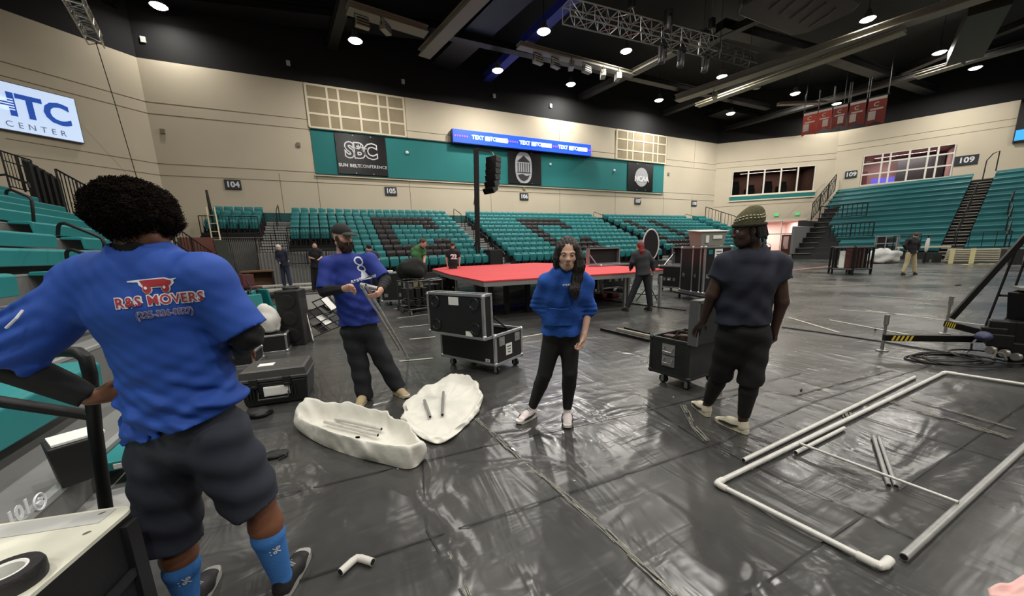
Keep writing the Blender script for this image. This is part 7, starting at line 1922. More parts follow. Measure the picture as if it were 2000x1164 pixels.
def make_person(label, J, skin, h=.007, legr=(.078, .060, .054, .036), armr=(.050, .042, .039, .026), wf=1.0, hsc=1.0, jaw=1.0, hands=None, headk=True):
    t = thing('person', label, 'person', ((J['ankL']+J['ankR'])/2)*np.array([1, 1, 0]))
    pts = [v for k, v in J.items() if k[:2] in ('pe', 'wa', 'ch', 'up', 'ne', 'he', 'sh', 'el', 'wr', 'hi', 'kn', 'an')]
    lo, hi = bounds(pts, .2); lo[2] = -.0
    S = Solid(lo, hi, h); torso(S, J, wf, wf); legs(S, J, legr); arm(S, J, 'L', armr); arm(S, J, 'R', armr); head(S, J['headc'], J['R'], hsc, jaw)
    for sd in 'LR': S.cone(J['ank'+sd], J['ank'+sd]-Z1*.03, .03, .026, k=.01)
    for kw in (hands or ()): hand(S, **kw)
    body = S.build('body', skin, t)
    return t, body, (lo, hi)
def make_shirt(t, J, name, m, hem, hr, sl, sr, h=.007, w=(.165, .185, .165), d=(.125, .135, .11), collar=.062, folds=None, hemcut=None, shr=.072, long=False, hood=False, midk=None):
    pts = [J['shL'], J['shR'], J['pelvis'], J['neck'], hem, sl[0], sr[0]]+([J['elbL'], J['elbR']] if long else [])
    T = Solid(*bounds(pts, .22), h); ax = nrm(J['waist']-hem)
    T.loft([hem-ax*.05, hem, J['waist'], J['chest'], J['upch']-ax*0], [hr, hr, (w[0], d[0]), (w[1], d[1]), (w[2], d[2])], J['x'], .03)
    T.cone(J['shL'], J['shR'], shr, shr, k=.06); T.cone(J['upch'], J['neck'], (.12, .085), (.07, .068), x=J['x'], k=.05)
    for sd, (e, r0, r1) in (('L', sl), ('R', sr)):
        if long: T.cone(J['sh'+sd], J['elb'+sd], r0, r0*.92, k=.04); T.cone(J['elb'+sd], e, r0*.9, r1, k=.02, flat=True)
        else: T.cone(J['sh'+sd], e, r0, r1, k=.05, flat=True)
    if hood: hood(T)
    T.cone(J['neck']-Z1*.01, J['headc'], collar, collar, k=.006, op='sub')
    if hemcut is not None: T.cut(hemcut[0], hemcut[1])
    else: T.cut(hem, -ax)
    if folds: T.fold(folds)
    if folds: T.cut(hemcut[0], hemcut[1]) if hemcut is not None else T.cut(hem, -ax)
    return T.build(name, m, t)
def make_trousers(t, J, name, m, endL, endR, rh=(.165, .125), rk=(.085, .075), re=(.06, .06), h=.007, waist=None, folds=None, thigh=.098, straight=True):
    Q = Solid(*bounds([J['hipL'], J['hipR'], J['kneeL'], J['kneeR'], endL, endR, J['waist']], .25), h); wst = waist if waist is not None else J['waist']*.55+J['pelvis']*.45
    Q.cone(wst, J['pelvis'], (rh[0]*.92, rh[1]*.92), rh, x=J['x'], k=.02, flata=True)
    for i, (sd, e) in enumerate((('L', endL), ('R', endR))):
        kn = J['knee'+sd]; Q.cone(J['hip'+sd], kn, thigh, rk[i], k=.035)
        if np.linalg.norm(e-kn) > .12:
            m_ = kn+(e-kn)*.32; Q.cone(kn, m_, rk[i], rk[i]*.97, k=.01); Q.cone(m_, e, rk[i]*.97, re[i], k=.01, flat=True)
        else: Q.cone(kn, e, rk[i], re[i], k=.02, flat=True)
    if folds: Q.fold(folds)
    return Q.build(name, m, t)
A3 = at
def joints(d, x, fwd):
    J = {k: at(*v) for k, v in d.items()}; J['x'] = nrm(x); J['fwd'] = nrm(fwd); return J

# ================================================================== person B: bearded man with the pipes
def personB():
    D = 3.85
    J = joints(dict(pelvis=(703, 640, D), waist=(697, 600, D), chest=(685, 552, D), upch=(678, 518, D), neck=(670, 499, D), headc=(668, 463, D-.02),
                    shR=(640, 516, D-.06), shL=(722, 508, D), elbR=(634, 568, D-.15), wrR=(672, 564, D-.34), elbL=(752, 548, D-.05), wrL=(744, 566, D-.3),
                    hipR=(687, 648, D), hipL=(719, 646, D+.03), kneeR=(703, 716, D), kneeL=(748, 702, D+.08), ankR=(712, 772, D-.02), ankL=(773, 752, D+.14)), HR, -HF)
    J['x'] = nrm(HR-HF*.15); J['R'] = hframe(2.05, -.12); J['ankR'][2] = .10; J['ankL'][2] = .10
    w1, w2 = J['wrR'], J['wrL']
    f1 = nrm(at(700, 562, D-.42)-w1); f2 = nrm(at(733, 580, D-.42)-w2)
    t, body, bb = make_person('person with long brown beard, black cap and blue printed shirt, holding silver pipes', J, SKB, h=.0075, hsc=1.0, wf=1.05,
        hands=(dict(w=w1+f1*.0, f=f1, n=-Z1*.6+HF*.6, s_=Z1*.7-HF*.3, curl=(.6, .9, .6), thumb=(.5, .4)), dict(w=w2, f=f2, n=-HF*.3+HR*-.8, s_=Z1*.5-HF*.6, curl=(.5, .9, .7), thumb=(.6, .5))))
    BL2 = M('deep_blue_jersey', (26, 48, 136), .75, var=.06, scale=6, bump=.12, bscale=9)
    U = Solid(*bounds([J['shL'], J['shR'], J['elbL'], J['elbR'], w1, w2], .15), .0075)
    for sd in 'LR': U.cone(J['sh'+sd], J['elb'+sd], .058, .060, k=.02); U.cone(J['elb'+sd], J['wr'+sd], .058, .036, k=.02, flat=True)
    U.fold(lambda P: .003*wav(P, (.4, .5, .7), .05, .5, .25)); U.build('black_sleeves', BKK, t)
    slR = J['shR']+(J['elbR']-J['shR'])*.93; slL = J['shL']+(J['elbL']-J['shL'])*.85
    fo = lambda P: np.clip((1.45-P[:, 2])/.4, .2, 1)*(.0045*wav(P, HR*.4+Z1*.8, .09, .4, .12)+.0035*wav(P, HR*.7-Z1*.6, .13, 1.4, .1))
    hem = at(702, 632, D)
    sh = make_shirt(t, J, 'blue_shirt', BL2, hem, (.205, .15), (slL, .072, .080), (slR, .074, .082), .0075, w=(.200, .208, .170), d=(.155, .15, .12), folds=fo, collar=.064, shr=.066)
    tr = make_trousers(t, J, 'black_trousers', M('black_trousers', (22, 25, 30), .85, var=.1), at(778, 757, D+.14), at(713, 779, D-.02), rh=(.185, .135), rk=(.098, .096), re=(.085, .085), thigh=.112, folds=lambda P: .005*wav(P, Z1+HR*.3, .16, .9, .25))
    tan = M('tan_boot', (178, 158, 124), .7, var=.08, scale=20); ts = M('pale_boot_sole', (200, 190, 165), .6)
    shoe(t, J['ankR'], -HF*.95+HR*.05, m=tan, sole=ts, lace=ts, L=.29, W=.052, collar=.09); shoe(t, J['ankL'], -HF*.65+HR*.75, m=tan, sole=ts, lace=ts, L=.29, W=.052, collar=.09)
    # cap
    c, R = J['headc'], J['R']; P = lambda x, y, z: c+R@np.array([x, y, z]); capm = M('black_cap', (22, 22, 23), .8)
    K = Solid(*bounds([P(0, 0, .06)], .2), .005); K.ell(P(0, -.008, .042), (.089, .108, .096), R, k=0); K.cut(P(0, 0, .036), -R[:, 2]-R[:, 1]*.05); cap = K.build('cap', capm, t)
    K = Solid(*bounds([P(0, .12, .05)], .13), .004); K.ell(P(0, .105, .022), (.076, .082, .034), R, k=0); K.ell(P(0, .10, .008), (.085, .09, .034), R, k=.004, op='sub'); K.cut(P(0, .075, 0), -R[:, 1]); K.build('brim', M('cap_brim', (42, 42, 40), .8), cap)
    # beard and hair
    bm_ = M('brown_beard', (58, 38, 28), .85, var=.3, scale=40, bump=.8, bscale=160)
    B = Solid(*bounds([P(0, .04, -.08)], .2), .005)
    B.ell(P(0, .050, -.088), (.060, .052, .060), R, k=0); B.cone(P(0, .060, -.11), P(0, .066, -.185), (.050, .040), (.024, .022), x=R[:, 0], k=.03)
    for s_ in (-1, 1): B.cone(P(s_*.070, .015, -.005), P(s_*.055, .055, -.075), .018, .030, k=.02)
    B.cone(P(-.028, .090, -.052), P(.028, .090, -.052), .0085, .0085, k=.012)
    B.cone(P(-.014, .105, -.066), P(.014, .105, -.066), .006, .006, k=.003, op='sub')
    B.fold(lambda q: .004*wav(q, R[:, 0]+R[:, 1]*.4, .02, 0, .1)+.003*wav(q, R[:, 0], .009, 1, .05)); B.build('beard', bm_, t)
    face_parts(t, c, R, 1.0, brow=bm_, lids=SKB)
    # chest print: ribbon figure and words
    WPR = M('white_shirt_print', (214, 218, 228), .7); o = at(686, 520, D-.3); r_ = nrm(HR*.97-HF*.1-Z1*.0); V = []; Fc = []
    up2 = nrm(Z1*1.0+HR*-.22)
    def ring(cx, cy, rx, ry, w_, n=20, a0=0, a1=2*math.pi):
        base = len(V); k = n+1
        for i in range(k):
            a = a0+(a1-a0)*i/n; V.extend([(cx+rx*math.cos(a), cy+ry*math.sin(a), 0), (cx+(rx-w_)*math.cos(a), cy+(ry-w_)*math.sin(a), 0)])
        for i in range(n): Fc.append((base+2*i, base+2*i+1, base+2*i+3, base+2*i+2))
    ring(0, .045, .042, .045, .014); ring(.0, -.03, .036, .036, .013); b0 = len(V); V += [(-.012, -.06, 0), (.012, -.06, 0), (.034, -.125, 0), (-.02, -.125, 0)]; Fc.append((b0, b0+1, b0+2, b0+3))
    decal('chest_emblem', V, Fc, WPR, sh, sh, o, r_, up2, -HF, .003)
    V, Fc = flat_letters('R&S MOVERS', .036, .002, 1.15, 1.05); decal('chest_text', V, Fc, WPR, sh, sh, at(697, 547, D-.3), nrm(HR+Z1*.22), up2, -HF, .003)
    return J, t
JB, tB_ = personB()
# what he holds
pg = at(720, 566, 3.42); pe_ = onz(797, 700, .015); pe2 = onz(775, 683, .12)
pipe(pg+nrm(pg-pe_)*.10, pe_, .014, 'long silver pipe held by the bearded man, right one of the two')
d_ = nrm(pe_-pg); pipe(pg+nrm(pg-pe_)*.06-HR*.045, pg-HR*.05+d_*float(np.linalg.norm(pe_-pg))*.80, .013, 'shorter silver pipe held by the bearded man, left one of the two')
pipe(at(704, 556, 3.40), at(737, 564, 3.40), .021, 'short fat grey pipe piece across the hands of the bearded man', m=PIPEG)

# ================================================================== person C: woman in blue hoodie
def personC():
    D = 3.02
    J = joints(dict(pelvis=(1096, 642, D+.05), waist=(1098, 604, D), chest=(1103, 570, D-.06), upch=(1105, 549, D-.11), neck=(1106, 536, D-.14), headc=(1108, 496, D-.20),
                    shR=(1069, 553, D-.08), shL=(1140, 553, D-.08), elbR=(1052, 594, D), wrR=(1071, 617, D-.06), elbL=(1149, 606, D-.03), wrL=(1140, 656, D-.10),
                    hipR=(1082, 652, D+.06), hipL=(1112, 652, D+.06), kneeR=(1064, 730, D+.06), kneeL=(1113, 728, D+.02), ankR=(1040, 791, D+.26), ankL=(1108, 786, D+.20)), HR, -HF)
    J['R'] = hframe(math.pi+.08, -.16, .03); J['ankR'][2] = .09; J['ankL'][2] = .09
    t, body, bb = make_person('person with long dark hair in a bright blue hoodie and black leggings, stooping slightly', J, SKC, h=.0065, wf=.86, hsc=.95, jaw=.88, legr=(.078, .050, .044, .028), armr=(.042, .036, .034, .023),
        hands=(dict(w=J['wrL'], f=nrm(-Z1-HR*.15), n=-HR*.9-HF*.3, s_=-HF*.9+HR*-.2, curl=(.9, 1.1, .7), sc=.92, thumb=(.5, .4)), dict(w=J['wrR'], f=nrm(HF*.8+HR*.7-Z1*.5), n=HF, s_=Z1, curl=(.2, .3, .2), sc=.9)))
    HB = M('bright_blue_fleece', (34, 84, 172), .9, var=.06, scale=9, bump=.2, bscale=40)
    hem = at(1097, 648, D+.03)
    def hoodf(T):
        T.cone(J['neck']-HR*.075+HF*.02, J['neck']+HR*.075+HF*.02, (.055, .06), (.055, .06), k=.05)
        T.cone(J['neck']-HR*.06-HF*.05-Z1*.0, J['neck']+HR*.06-HF*.05, .030, .030, k=.04); T.ell(J['neck']+HF*.10-Z1*.03, (.12, .09, .1), None, .05)
    fo = lambda P: .0045*wav(P, HR*.4+Z1*.8, .15, .4, .25)+.004*wav(P, HR*.8-Z1*.3, .10, 1.4, .2)+.006*np.clip(1-np.minimum(np.linalg.norm(P-J['elbL'], axis=1), np.linalg.norm(P-J['elbR'], axis=1))/.14, 0, 1)*wav(P, Z1, .04, .3, .1)
    cL = J['elbL']+(J['wrL']-J['elbL'])*.02; cR = J['elbR']+(J['wrR']-J['elbR'])*.12
    sh = make_shirt(t, J, 'blue_hoodie', HB, hem, (.165, .135), (cL, .070, .056), (cR, .070, .054), .0065, w=(.176, .168, .138), d=(.14, .14, .115), folds=fo, collar=.058, shr=.070, long=True, hood=hoodf)
    # kangaroo pocket as a raised panel laid on the front
    pw = [(-.115, -.085), (.115, -.085), (.115, -.02), (.07, .06), (-.07, .06), (-.115, -.02)]
    pk = decal('pocket', [(p[0], p[1], 0) for p in pw], [tuple(range(6))], HB, sh, sh, at(1097, 622, D-.3), HR, Z1, -HF, .010); md = pk.modifiers.new('s', 'SOLIDIFY'); md.thickness = -.009
    V, Fc = flat_letters('R&S MOVERS', .018, .001, 1.05, 1.0); decal('chest_text', V, Fc, M('white_shirt_print', (214, 218, 228), .7), sh, sh, at(1121, 560, D-.4), nrm(HR+Z1*.05), Z1, -HF, .003)
    lg = M('black_leggings', (17, 17, 19), .7)
    make_trousers(t, J, 'leggings', lg, J['ankR']*0+J['ankL']+Z1*.02, J['ankR']+Z1*.02, rh=(.15, .12), rk=(.066, .066), re=(.040, .040), thigh=.094, h=.0065) if False else make_trousers(t, J, 'leggings', lg, J['ankL']+Z1*.02, J['ankR']+Z1*.02, rh=(.15, .12), rk=(.064, .064), re=(.041, .041), thigh=.092, h=.0065)
    pk_ = M('pale_pink_shoe', (228, 216, 214), .5); wsl = M('white_sole', (220, 216, 208), .5); acc = M('dark_shoe_stripe', (36, 34, 40), .5)
    shoe(t, J['ankR'], -HF*.75-HR*.75, m=pk_, sole=wsl, lace=M('grey_lace', (140, 140, 140), .7), L=.27, W=.047, collar=.10, accent=acc); shoe(t, J['ankL'], -HF*.97-HR*.15, m=pk_, sole=wsl, lace=M('grey_lace', (140, 140, 140), .7), L=.27, W=.047, collar=.10, accent=acc)
    c, R = J['headc'], J['R']; P = lambda x, y, z: c+R@(np.array([x, y, z])*.95)
    DH = M('dark_brown_hair', (34, 26, 24), .55, var=.35, scale=30, bump=.5, bscale=90)
    H_ = Solid(*bounds([P(0, 0, .05), J['shL'], J['chest']], .16), .0055)
    H_.ell(P(0, -.022, .040), (.084, .098, .092), R, k=0); H_.ell(P(-.0, -.05, -.02), (.078, .06, .09), R, k=.03)
    # parting: open the face
    H_.ell(P(.0, .085, -.035), (.063, .074, .118), R, k=.012, op='sub')
    S_l = -1  # picture-right side of her head
    H_.loft([P(-.060, .030, .055), P(-.086, .020, -.02), P(-.092, .030, -.09), J['shL']*.45+J['neck']*.55-HF*.10+Z1*.01, J['chest']*.6+J['upch']*.4-HF*.16+HR*.045, J['chest']-HF*.175+HR*.055-Z1*.03],
            [(.030, .034), (.036, .044), (.042, .05), (.040, .036), (.036, .028), (.020, .016)], HR, .03)
    H_.loft([P(.058, .030, .055), P(.082, .012, -.02), P(.078, -.02, -.09), P(.06, -.03, -.14)], [(.026, .03), (.022, .034), (.02, .03), (.014, .02)], HR, .03)
    H_.fold(lambda q: .0035*wav(q, R[:, 0]+R[:, 1]*.3, .022, 0, .12)+.002*wav(q, R[:, 0], .009, 2, .08)); H_.build('long_dark_hair', DH, t)
    face_parts(t, c, R, .95, brow=DH, lip=M('pink_lips', (158, 92, 90), .45), iris=(58, 42, 32), lids=M('eyelid_skin', (150, 108, 94), .5))
    mb = MB(); mb.lathe([(.026, -.006), (.028, 0), (.026, .006)], J['wrR']+(J['elbR']-J['wrR'])*.25, 16, np.stack([HR, np.cross(nrm(J['wrR']-J['elbR']), HR), nrm(J['wrR']-J['elbR'])], 1)); mb.build('bracelet', M('tan_band', (170, 130, 100), .5), t, world=True)
personC()

# ================================================================== person D: man in navy T-shirt and beanie
def personD():
    D = 2.85
    J = joints(dict(pelvis=(1452, 640, D), waist=(1452, 596, D), chest=(1462, 545, D-.02), upch=(1468, 512, D-.03), neck=(1474, 489, D-.03), headc=(1460, 449, D-.05),
                    shL=(1418, 515, D), shR=(1518, 516, D-.02), elbL=(1391, 575, D+.02), wrL=(1374, 628, D+.16), elbR=(1527, 590, D-.05), wrR=(1513, 642, D-.02),
                    hipL=(1430, 655, D), hipR=(1474, 655, D), kneeL=(1408, 728, D+.16), kneeR=(1466, 738, D-.02), ankL=(1381, 783, D+.36), ankR=(1451, 817, D+.02)), HR, HF)
    J['R'] = hframe(-1.42, -.16, .05); J['ankL'][2] = .1; J['ankR'][2] = .1; J['x'] = nrm(HR+HF*.12)
    t, body, bb = make_person('person in dark navy T-shirt, black trousers and olive beanie, walking away and looking left', J, SKD, h=.0065, wf=1.08, legr=(.088, .064, .058, .036), armr=(.056, .048, .045, .029),
        hands=(dict(w=J['wrR'], f=nrm(-Z1-HR*.05), n=-HR*.9+HF*.2, s_=HF, curl=(.6, .7, .5), thumb=(.4, .3)), dict(w=J['wrL'], f=nrm(HF*.6-Z1*.5), n=-Z1, s_=HR, curl=(.3, .4, .3))))
    NV = M('dark_navy_tshirt', (24, 28, 44), .85, var=.08, scale=8, bump=.12, bscale=10)
    hem = at(1449, 630, D)
    fo = lambda P: .005*wav(P, HR*.5+Z1*.8, .13, .4, .25)*np.clip((1.35-P[:, 2])/.3, .15, 1)+.004*wav(P, HR*.8-Z1*.5, .12, 1.4, .2)
    slL = J['shL']+(J['elbL']-J['shL'])*.50; slR = J['shR']+(J['elbR']-J['shR'])*.42
    sh = make_shirt(t, J, 'navy_tshirt', NV, hem, (.205, .155), (slL, .082, .086), (slR, .084, .088), .0065, w=(.200, .215, .175), d=(.15, .15, .12), folds=fo, collar=.064, shr=.08)
    BP = M('black_joggers', (14, 14, 15), .85, var=.15, scale=8)
    make_trousers(t, J, 'black_shorts', BP, J['kneeL']+(J['ankL']-J['kneeL'])*.10, J['kneeR']+(J['ankR']-J['kneeR'])*.12, rh=(.185, .15), rk=(.090, .090), re=(.088, .088), thigh=.118, h=.0065, folds=lambda P: .004*wav(P, Z1+HR*.3, .14, .9, .25))
    K = Solid(*bounds([J['kneeL'], J['kneeR'], J['ankL'], J['ankR']], .12), .0065)
    for sd in 'LR':
        kn, an = J['knee'+sd], J['ank'+sd]; m_ = kn+(an-kn)*.3; K.cone(kn, m_, .070, .068, k=.01); K.cone(m_, an+(kn-an)*.12, .068, .045, k=.01, flat=True)
    K.build('leggings', BP, t)
    cr = M('cream_shoe', (206, 198, 176), .5); bl = M('black_shoe_side', (26, 26, 28), .5)
    shoe(t, J['ankR'], HF*.9-HR*.35, m=cr, sole=cr, L=.30, W=.052, collar=.075, accent=bl)
    tl = nrm(onz(1348, 782)-onz(1383, 812)); shoe(t, J['ankL'], tl, m=cr, sole=cr, L=.30, W=.052, collar=.075, accent=bl)
    c, R = J['headc'], J['R']; P = lambda x, y, z: c+R@np.array([x, y, z])
    OL = M('olive_knit', (88, 84, 56), .95, var=.25, scale=18, bump=.6, bscale=90); OLD = M('dark_olive_knit', (52, 50, 38), .95, var=.3, scale=18, bump=.6, bscale=90)
    K = Solid(*bounds([P(0, -.02, .08)], .2), .005); K.ell(P(0, -.014, .050), (.086, .102, .092), R, k=0); K.ell(P(0, -.055, .115), (.048, .055, .05), R, k=.06); K.cut(P(0, 0, .030), -R[:, 2]-R[:, 1]*.12); bn = K.build('beanie', OL, t)
    mb = MB(); V = []
    for a in np.linspace(0, 2*math.pi, 33)[:-1]: V.append(P(.083*math.cos(a), -.014+.101*math.sin(a), .034+.012*math.sin(a)))
    mb.tube(V, .015, 10, closed=True); mb.build('rolled_brim', OLD, bn, world=True, smooth=True)
    mb = MB()
    for a in np.linspace(.2, 6.2, 26):
        for z, rr_ in ((.082, .088), (.10, .080)):
            q = P(rr_*math.cos(a), -.02+(rr_+.014)*math.sin(a), z+.006*math.sin(3*a)); mb.ball(q, (.008, .008, .004), 6, 4, R)
    mb.build('white_knit_flecks', M('white_fleck', (205, 200, 180), .9), bn, world=True)
    HD = M('black_dreadlocks', (18, 15, 14), .85, var=.3, scale=40, bump=.8, bscale=120)
    K = Solid(*bounds([P(0, -.05, -.03)], .2), .005); rs_ = random.Random(4)
    K.ell(P(0, -.045, -.01), (.080, .070, .065), R, k=0)
    for k in range(30):
        a = math.radians(rs_.uniform(150, 395)); x, y = .078*math.cos(a), -.02+.092*math.sin(a); l = rs_.uniform(.06, .105); K.cone(P(x, y, .01), P(x*1.08, y*1.06-.004, .01-l), .011, .009, k=.004)
    K.build('dreadlocks', HD, t); face_parts(t, c, R, 1.0, brow=HD, lip=M('dark_lips', (84, 52, 48), .5), iris=(30, 20, 16), lids=SKD)
    mb = MB(); mb.lathe([(.0115, -.003), (.0125, 0), (.0115, .003)], J['wrR']-Z1*.11-HR*.012, 12); mb.build('ring', M('silver_ring', (200, 200, 200), .2, .9), t, world=True)
    mb = MB(); mb.ball(at(1486, 505, D-.12), .001, 4, 3)
personD()

# ================================================================== people further away
def far_person(label, d, D, yaw, fwd, skin, top, legs_, hair, z0=0.0, h=.014, long=False, cap=None, shoecol=None, tn='shirt', ln='trousers', sc=1.0, extra=None, pitch=-.2, legw=.085, hoodie=False, hairlong=False):
    J = {}
    for k, v in d.items(): J[k] = at(v[0], v[1], D+(v[2] if len(v) > 2 else 0))
    J['x'] = HR if abs(nrm(fwd)@HF) > .5 else nrm(np.cross(nrm(fwd), Z1)); J['fwd'] = nrm(fwd); J['R'] = hframe(yaw, pitch)
    for s_ in 'LR': J['ank'+s_][2] = z0+.09
    t, body, bb = make_person(label, J, skin, h=h*.8, legr=(.075, .055, .05, .034), hands=None, hsc=1.02*sc)
    for s_ in 'LR':
        v = nrm(J['wr'+s_]-J['elb'+s_]); mb = MB(); mb.ball(J['wr'+s_]+v*.05, (.03, .02, .055), 8, 6, np.stack([nrm(np.cross(v, HF)), nrm(np.cross(v, np.cross(v, HF))), v], 1)); mb.build('hand', skin, t, world=True, smooth=True)
    hem = J['pelvis']-nrm(J['waist']-J['pelvis'])*.05
    eL = (J['elbL'] if not long else J['wrL'], .07, .05) if long else (J['shL']+(J['elbL']-J['shL'])*.7, .072, .072); eR = (J['wrR'], .07, .05) if long else (J['shR']+(J['elbR']-J['shR'])*.7, .072, .072)
    sh = make_shirt(t, J, tn, top, hem, (.18, .14), eL, eR, h, w=(.165, .185, .15), d=(.13, .135, .11), long=long, collar=.06, shr=.07)
    make_trousers(t, J, ln, legs_, J['ankL']+Z1*.03, J['ankR']+Z1*.03, rh=(.165, .13), rk=(.078, .078), re=(.068, .068), thigh=legw+.015, h=h)
    c, R = J['headc'], J['R']; P = lambda x, y, z: c+R@(np.array([x, y, z])*sc)
    K = Solid(*bounds([P(0, 0, .04)]+([P(0, -.1, -.3)] if hairlong else []), .18), .01)
    K.ell(P(0, -.018, .042), (.085, .103, .09), R, k=0); K.cut(P(0, .035, 0), R[:, 1]-R[:, 2]*.45) if not hairlong else None
    if hairlong: K.loft([P(0, -.08, .0), P(0, -.10, -.12), P(0, -.09, -.26)], [(.06, .05), (.05, .04), (.025, .02)], R[:, 0], .03); K.ell(P(0, .085, -.045), (.055, .07, .11), R, k=.01, op='sub')
    K.build('cap' if cap else 'hair', cap or hair, t)
    if cap:
        mb = MB(); mb.ball(P(0, .10, .03), (.07, .06, .008), 10, 6, R); mb.build('cap_brim', cap, t, world=True, smooth=True)
    sc_ = shoecol or M('black_trainer', (24, 24, 26), .6)
    for s_ in 'LR': shoe(t, J['ank'+s_], J['fwd'], m=sc_, sole=sc_, L=.28, W=.05, z0=z0, h=.012)
    return t, J, sh
GRN = M('green_tshirt', (62, 112, 66), .85, var=.06); TANT = M('khaki_trousers', (176, 164, 128), .85, var=.06); GRYT = M('grey_trousers', (96, 92, 82), .85)
far_person('person in green T-shirt with head bowed, standing left of the red stage', dict(pelvis=(817, 526), waist=(816, 512), chest=(815, 498), upch=(817, 487), neck=(821, 482), headc=(826, 475, -.1), shL=(808, 489), shR=(826, 488), elbL=(808, 506), wrL=(812, 520, -.25), elbR=(829, 503), wrR=(828, 520, -.2), hipL=(813, 530), hipR=(821, 530), kneeL=(813, 552), kneeR=(821, 552), ankL=(812, 572), ankR=(822, 572)),
           10.6, 1.7, HR-HF*.4, SKB, GRN, TANT, M('short_brown_hair', (84, 52, 36), .8), z0=.15, pitch=-.5)
p = at(817, 560, 10.6); mb = MB(); mb.box((p[0], p[1], .07), (1.0, .8, .14), .3); tag(mb.build('low_step', LAM), 'low black step under the man in green', 'step')
t, J, sh = far_person('person in black jersey with a white number, back turned, behind the red stage', dict(pelvis=(885, 524), waist=(885, 513), chest=(884, 500), upch=(884, 491), neck=(884, 486), headc=(884, 479), shL=(875, 493), shR=(894, 493), elbL=(872, 506), wrL=(874, 519), elbR=(898, 506), wrR=(897, 519), hipL=(881, 528), hipR=(889, 528), kneeL=(881, 545), kneeR=(889, 545), ankL=(880, 562), ankR=(890, 562)),
           15.5, 0.0, HF, SKB, M('black_jersey', (20, 20, 24), .8), BKK, HAIR, pitch=0, z0=0.0, cap=M('brown_cap', (70, 60, 48), .8))
V, Fc = flat_letters('22', .26, .012, 1.2); decal('number', V, Fc, WHITE, sh, sh, at(885, 502, 15.0), HR, Z1, -HF, .01, .05)
far_person('person with white hair in navy clothes bending over the pale platforms', dict(pelvis=(556, 518), waist=(553, 508), chest=(549, 497), upch=(547, 491), neck=(545, 488), headc=(544, 484, -.1), shL=(541, 493), shR=(558, 492), elbL=(541, 504), wrL=(546, 513, -.3), elbR=(563, 501), wrR=(564, 509, -.3), hipL=(552, 521), hipR=(560, 521), kneeL=(553, 537), kneeR=(563, 536), ankL=(555, 552), ankR=(567, 551)),
           15.5, 0.2, HF*.9-HR*.3, SKB, M('navy_workwear', (26, 30, 48), .85), M('navy_denim', (34, 42, 62), .85), M('white_hair', (205, 200, 192), .8), z0=.34, pitch=-.3, long=True)
p = at(560, 554, 15.5); t = thing('low_platform', 'pale low platform under the bending worker in navy', 'platform', (p[0], p[1], 0), .1)
mb = MB(); mb.box((.3, 0, .30), (3.0, 1.0, .07)); mb.build('top', M('pale_platform_top', (168, 166, 158), .6), t)
for sx in (-1, 1):
    for sy in (-1, 1): mb = MB(); mb.box((.3+sx*1.4, sy*.42, .13), (.06, .06, .26)); mb.build('leg', EDG, t)
far_person('person in black top standing far behind, just left of the bearded man', dict(pelvis=(616, 520), waist=(616, 509), chest=(616, 497), upch=(616, 489), neck=(616, 485), headc=(614, 479), shL=(607, 491), shR=(625, 491), elbL=(605, 503), wrL=(612, 505, -.3), elbR=(628, 503), wrR=(622, 507, -.3), hipL=(612, 524), hipR=(620, 524), kneeL=(612, 541), kneeR=(620, 541), ankL=(612, 557), ankR=(620, 557)),
           14.5, 2.6, -HF, SKB, M('black_top', (18, 18, 20), .8), BKK, HAIR, z0=.2)
p = at(612, 560, 14.5); mb = MB(); mb.box((p[0], p[1], .09), (1.6, .9, .18)); tag(mb.build('low_step', M('pale_platform_top', (168, 166, 158), .6)), 'pale low step under the worker in the black top', 'step')
far_person('person in dark cap bending behind the shoulder of the bearded man', dict(pelvis=(732, 528), waist=(730, 516), chest=(727, 503), upch=(725, 495), neck=(723, 490), headc=(720, 485, -.1), shL=(718, 497), shR=(735, 497), elbL=(716, 508), wrL=(718, 518, -.2), elbR=(739, 508), wrR=(738, 519), hipL=(728, 532), hipR=(736, 532), kneeL=(728, 550), kneeR=(736, 550), ankL=(727, 566), ankR=(737, 566)),
           12.5, -1.0, HF*.3-HR, SKB, M('dark_blue_top', (28, 38, 58), .8), BKK, HAIR, z0=0.0, cap=M('black_cap', (22, 22, 23), .8))
REDH = M('red_hair', (122, 40, 36), .7, var=.3, scale=30)
DG = M('charcoal_long_sleeve', (52, 53, 58), .85, var=.08)
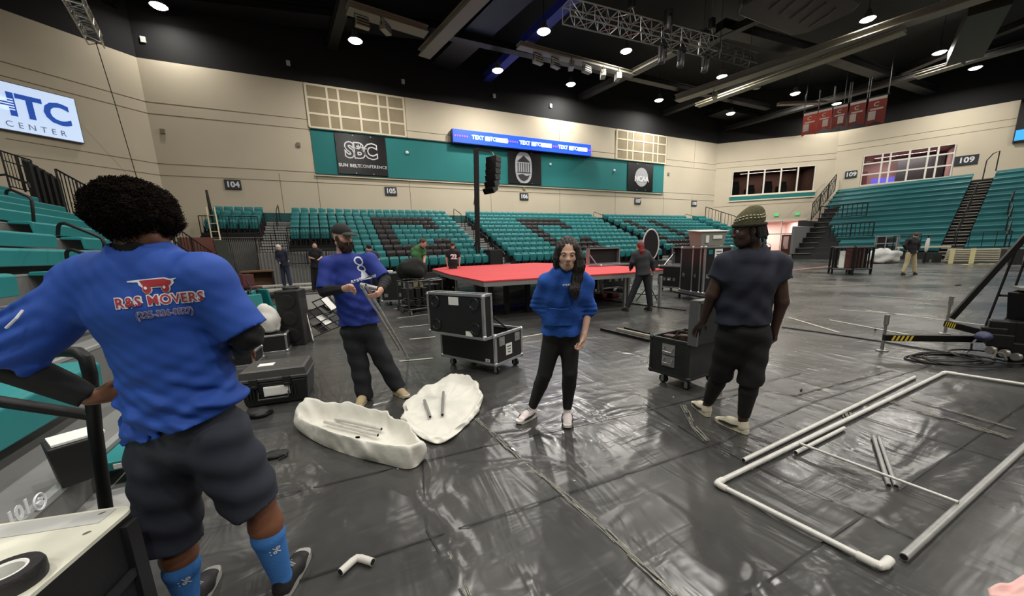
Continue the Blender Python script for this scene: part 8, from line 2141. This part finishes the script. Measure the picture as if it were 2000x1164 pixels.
far_person('person with long red hair and dark long-sleeved top at the stage edge, back turned', dict(pelvis=(1256, 533), waist=(1255, 518), chest=(1253, 502), upch=(1252, 494), neck=(1251, 490), headc=(1250, 482), shL=(1240, 497), shR=(1263, 496), elbL=(1235, 512), wrL=(1232, 524, .15), elbR=(1274, 510), wrR=(1276, 528, .05), hipL=(1250, 538), hipR=(1262, 538), kneeL=(1238, 568), kneeR=(1267, 570), ankL=(1225, 599), ankR=(1270, 602)),
           9.1, -.15, HF-HR*.3, SKB, DG, M('black_trousers', (22, 25, 30), .85), REDH, pitch=-.1, long=True, h=.011, hairlong=True, shoecol=M('dark_boot', (44, 40, 36), .6))
t, J, sh = far_person('person in black jacket and khaki trousers walking across the open floor at right', dict(pelvis=(1779, 493), waist=(1780, 484), chest=(1782, 474), upch=(1784, 468), neck=(1786, 465), headc=(1789, 460), shL=(1773, 469), shR=(1791, 469), elbL=(1766, 479), wrL=(1771, 488), elbR=(1795, 479), wrR=(1792, 489), hipL=(1775, 496), hipR=(1784, 496), kneeL=(1771, 514), kneeR=(1786, 515), ankL=(1763, 531), ankR=(1786, 533)),
           16.4, .6, HR*.8+HF*.3, SKB, M('black_jacket', (20, 21, 25), .8), TANT, M('short_brown_hair', (84, 52, 36), .8), long=True, pitch=0)
far_person('person in white top sitting beyond the stage, right of the woman', dict(pelvis=(1159, 522), waist=(1159, 516), chest=(1158, 507), upch=(1158, 502), neck=(1158, 498), headc=(1157, 493), shL=(1152, 503), shR=(1165, 503), elbL=(1150, 512), wrL=(1153, 516, -.2), elbR=(1167, 512), wrR=(1163, 517, -.2), hipL=(1156, 524), hipR=(1162, 524), kneeL=(1154, 525, -.45), kneeR=(1164, 525, -.45), ankL=(1154, 545, -.45), ankR=(1164, 545, -.45)),
           16.5, 2.8, -HF, SKB, M('white_top', (200, 200, 205), .8), BKK, HAIR, z0=0.0, pitch=-.2)
p = at(1159, 527, 16.6); mb = MB(); mb.box((p[0], p[1], .22), (.6, .5, .44), .3); tag(mb.build('crate_seat', LAM), 'black crate under the sitting person beyond the stage', 'crate')
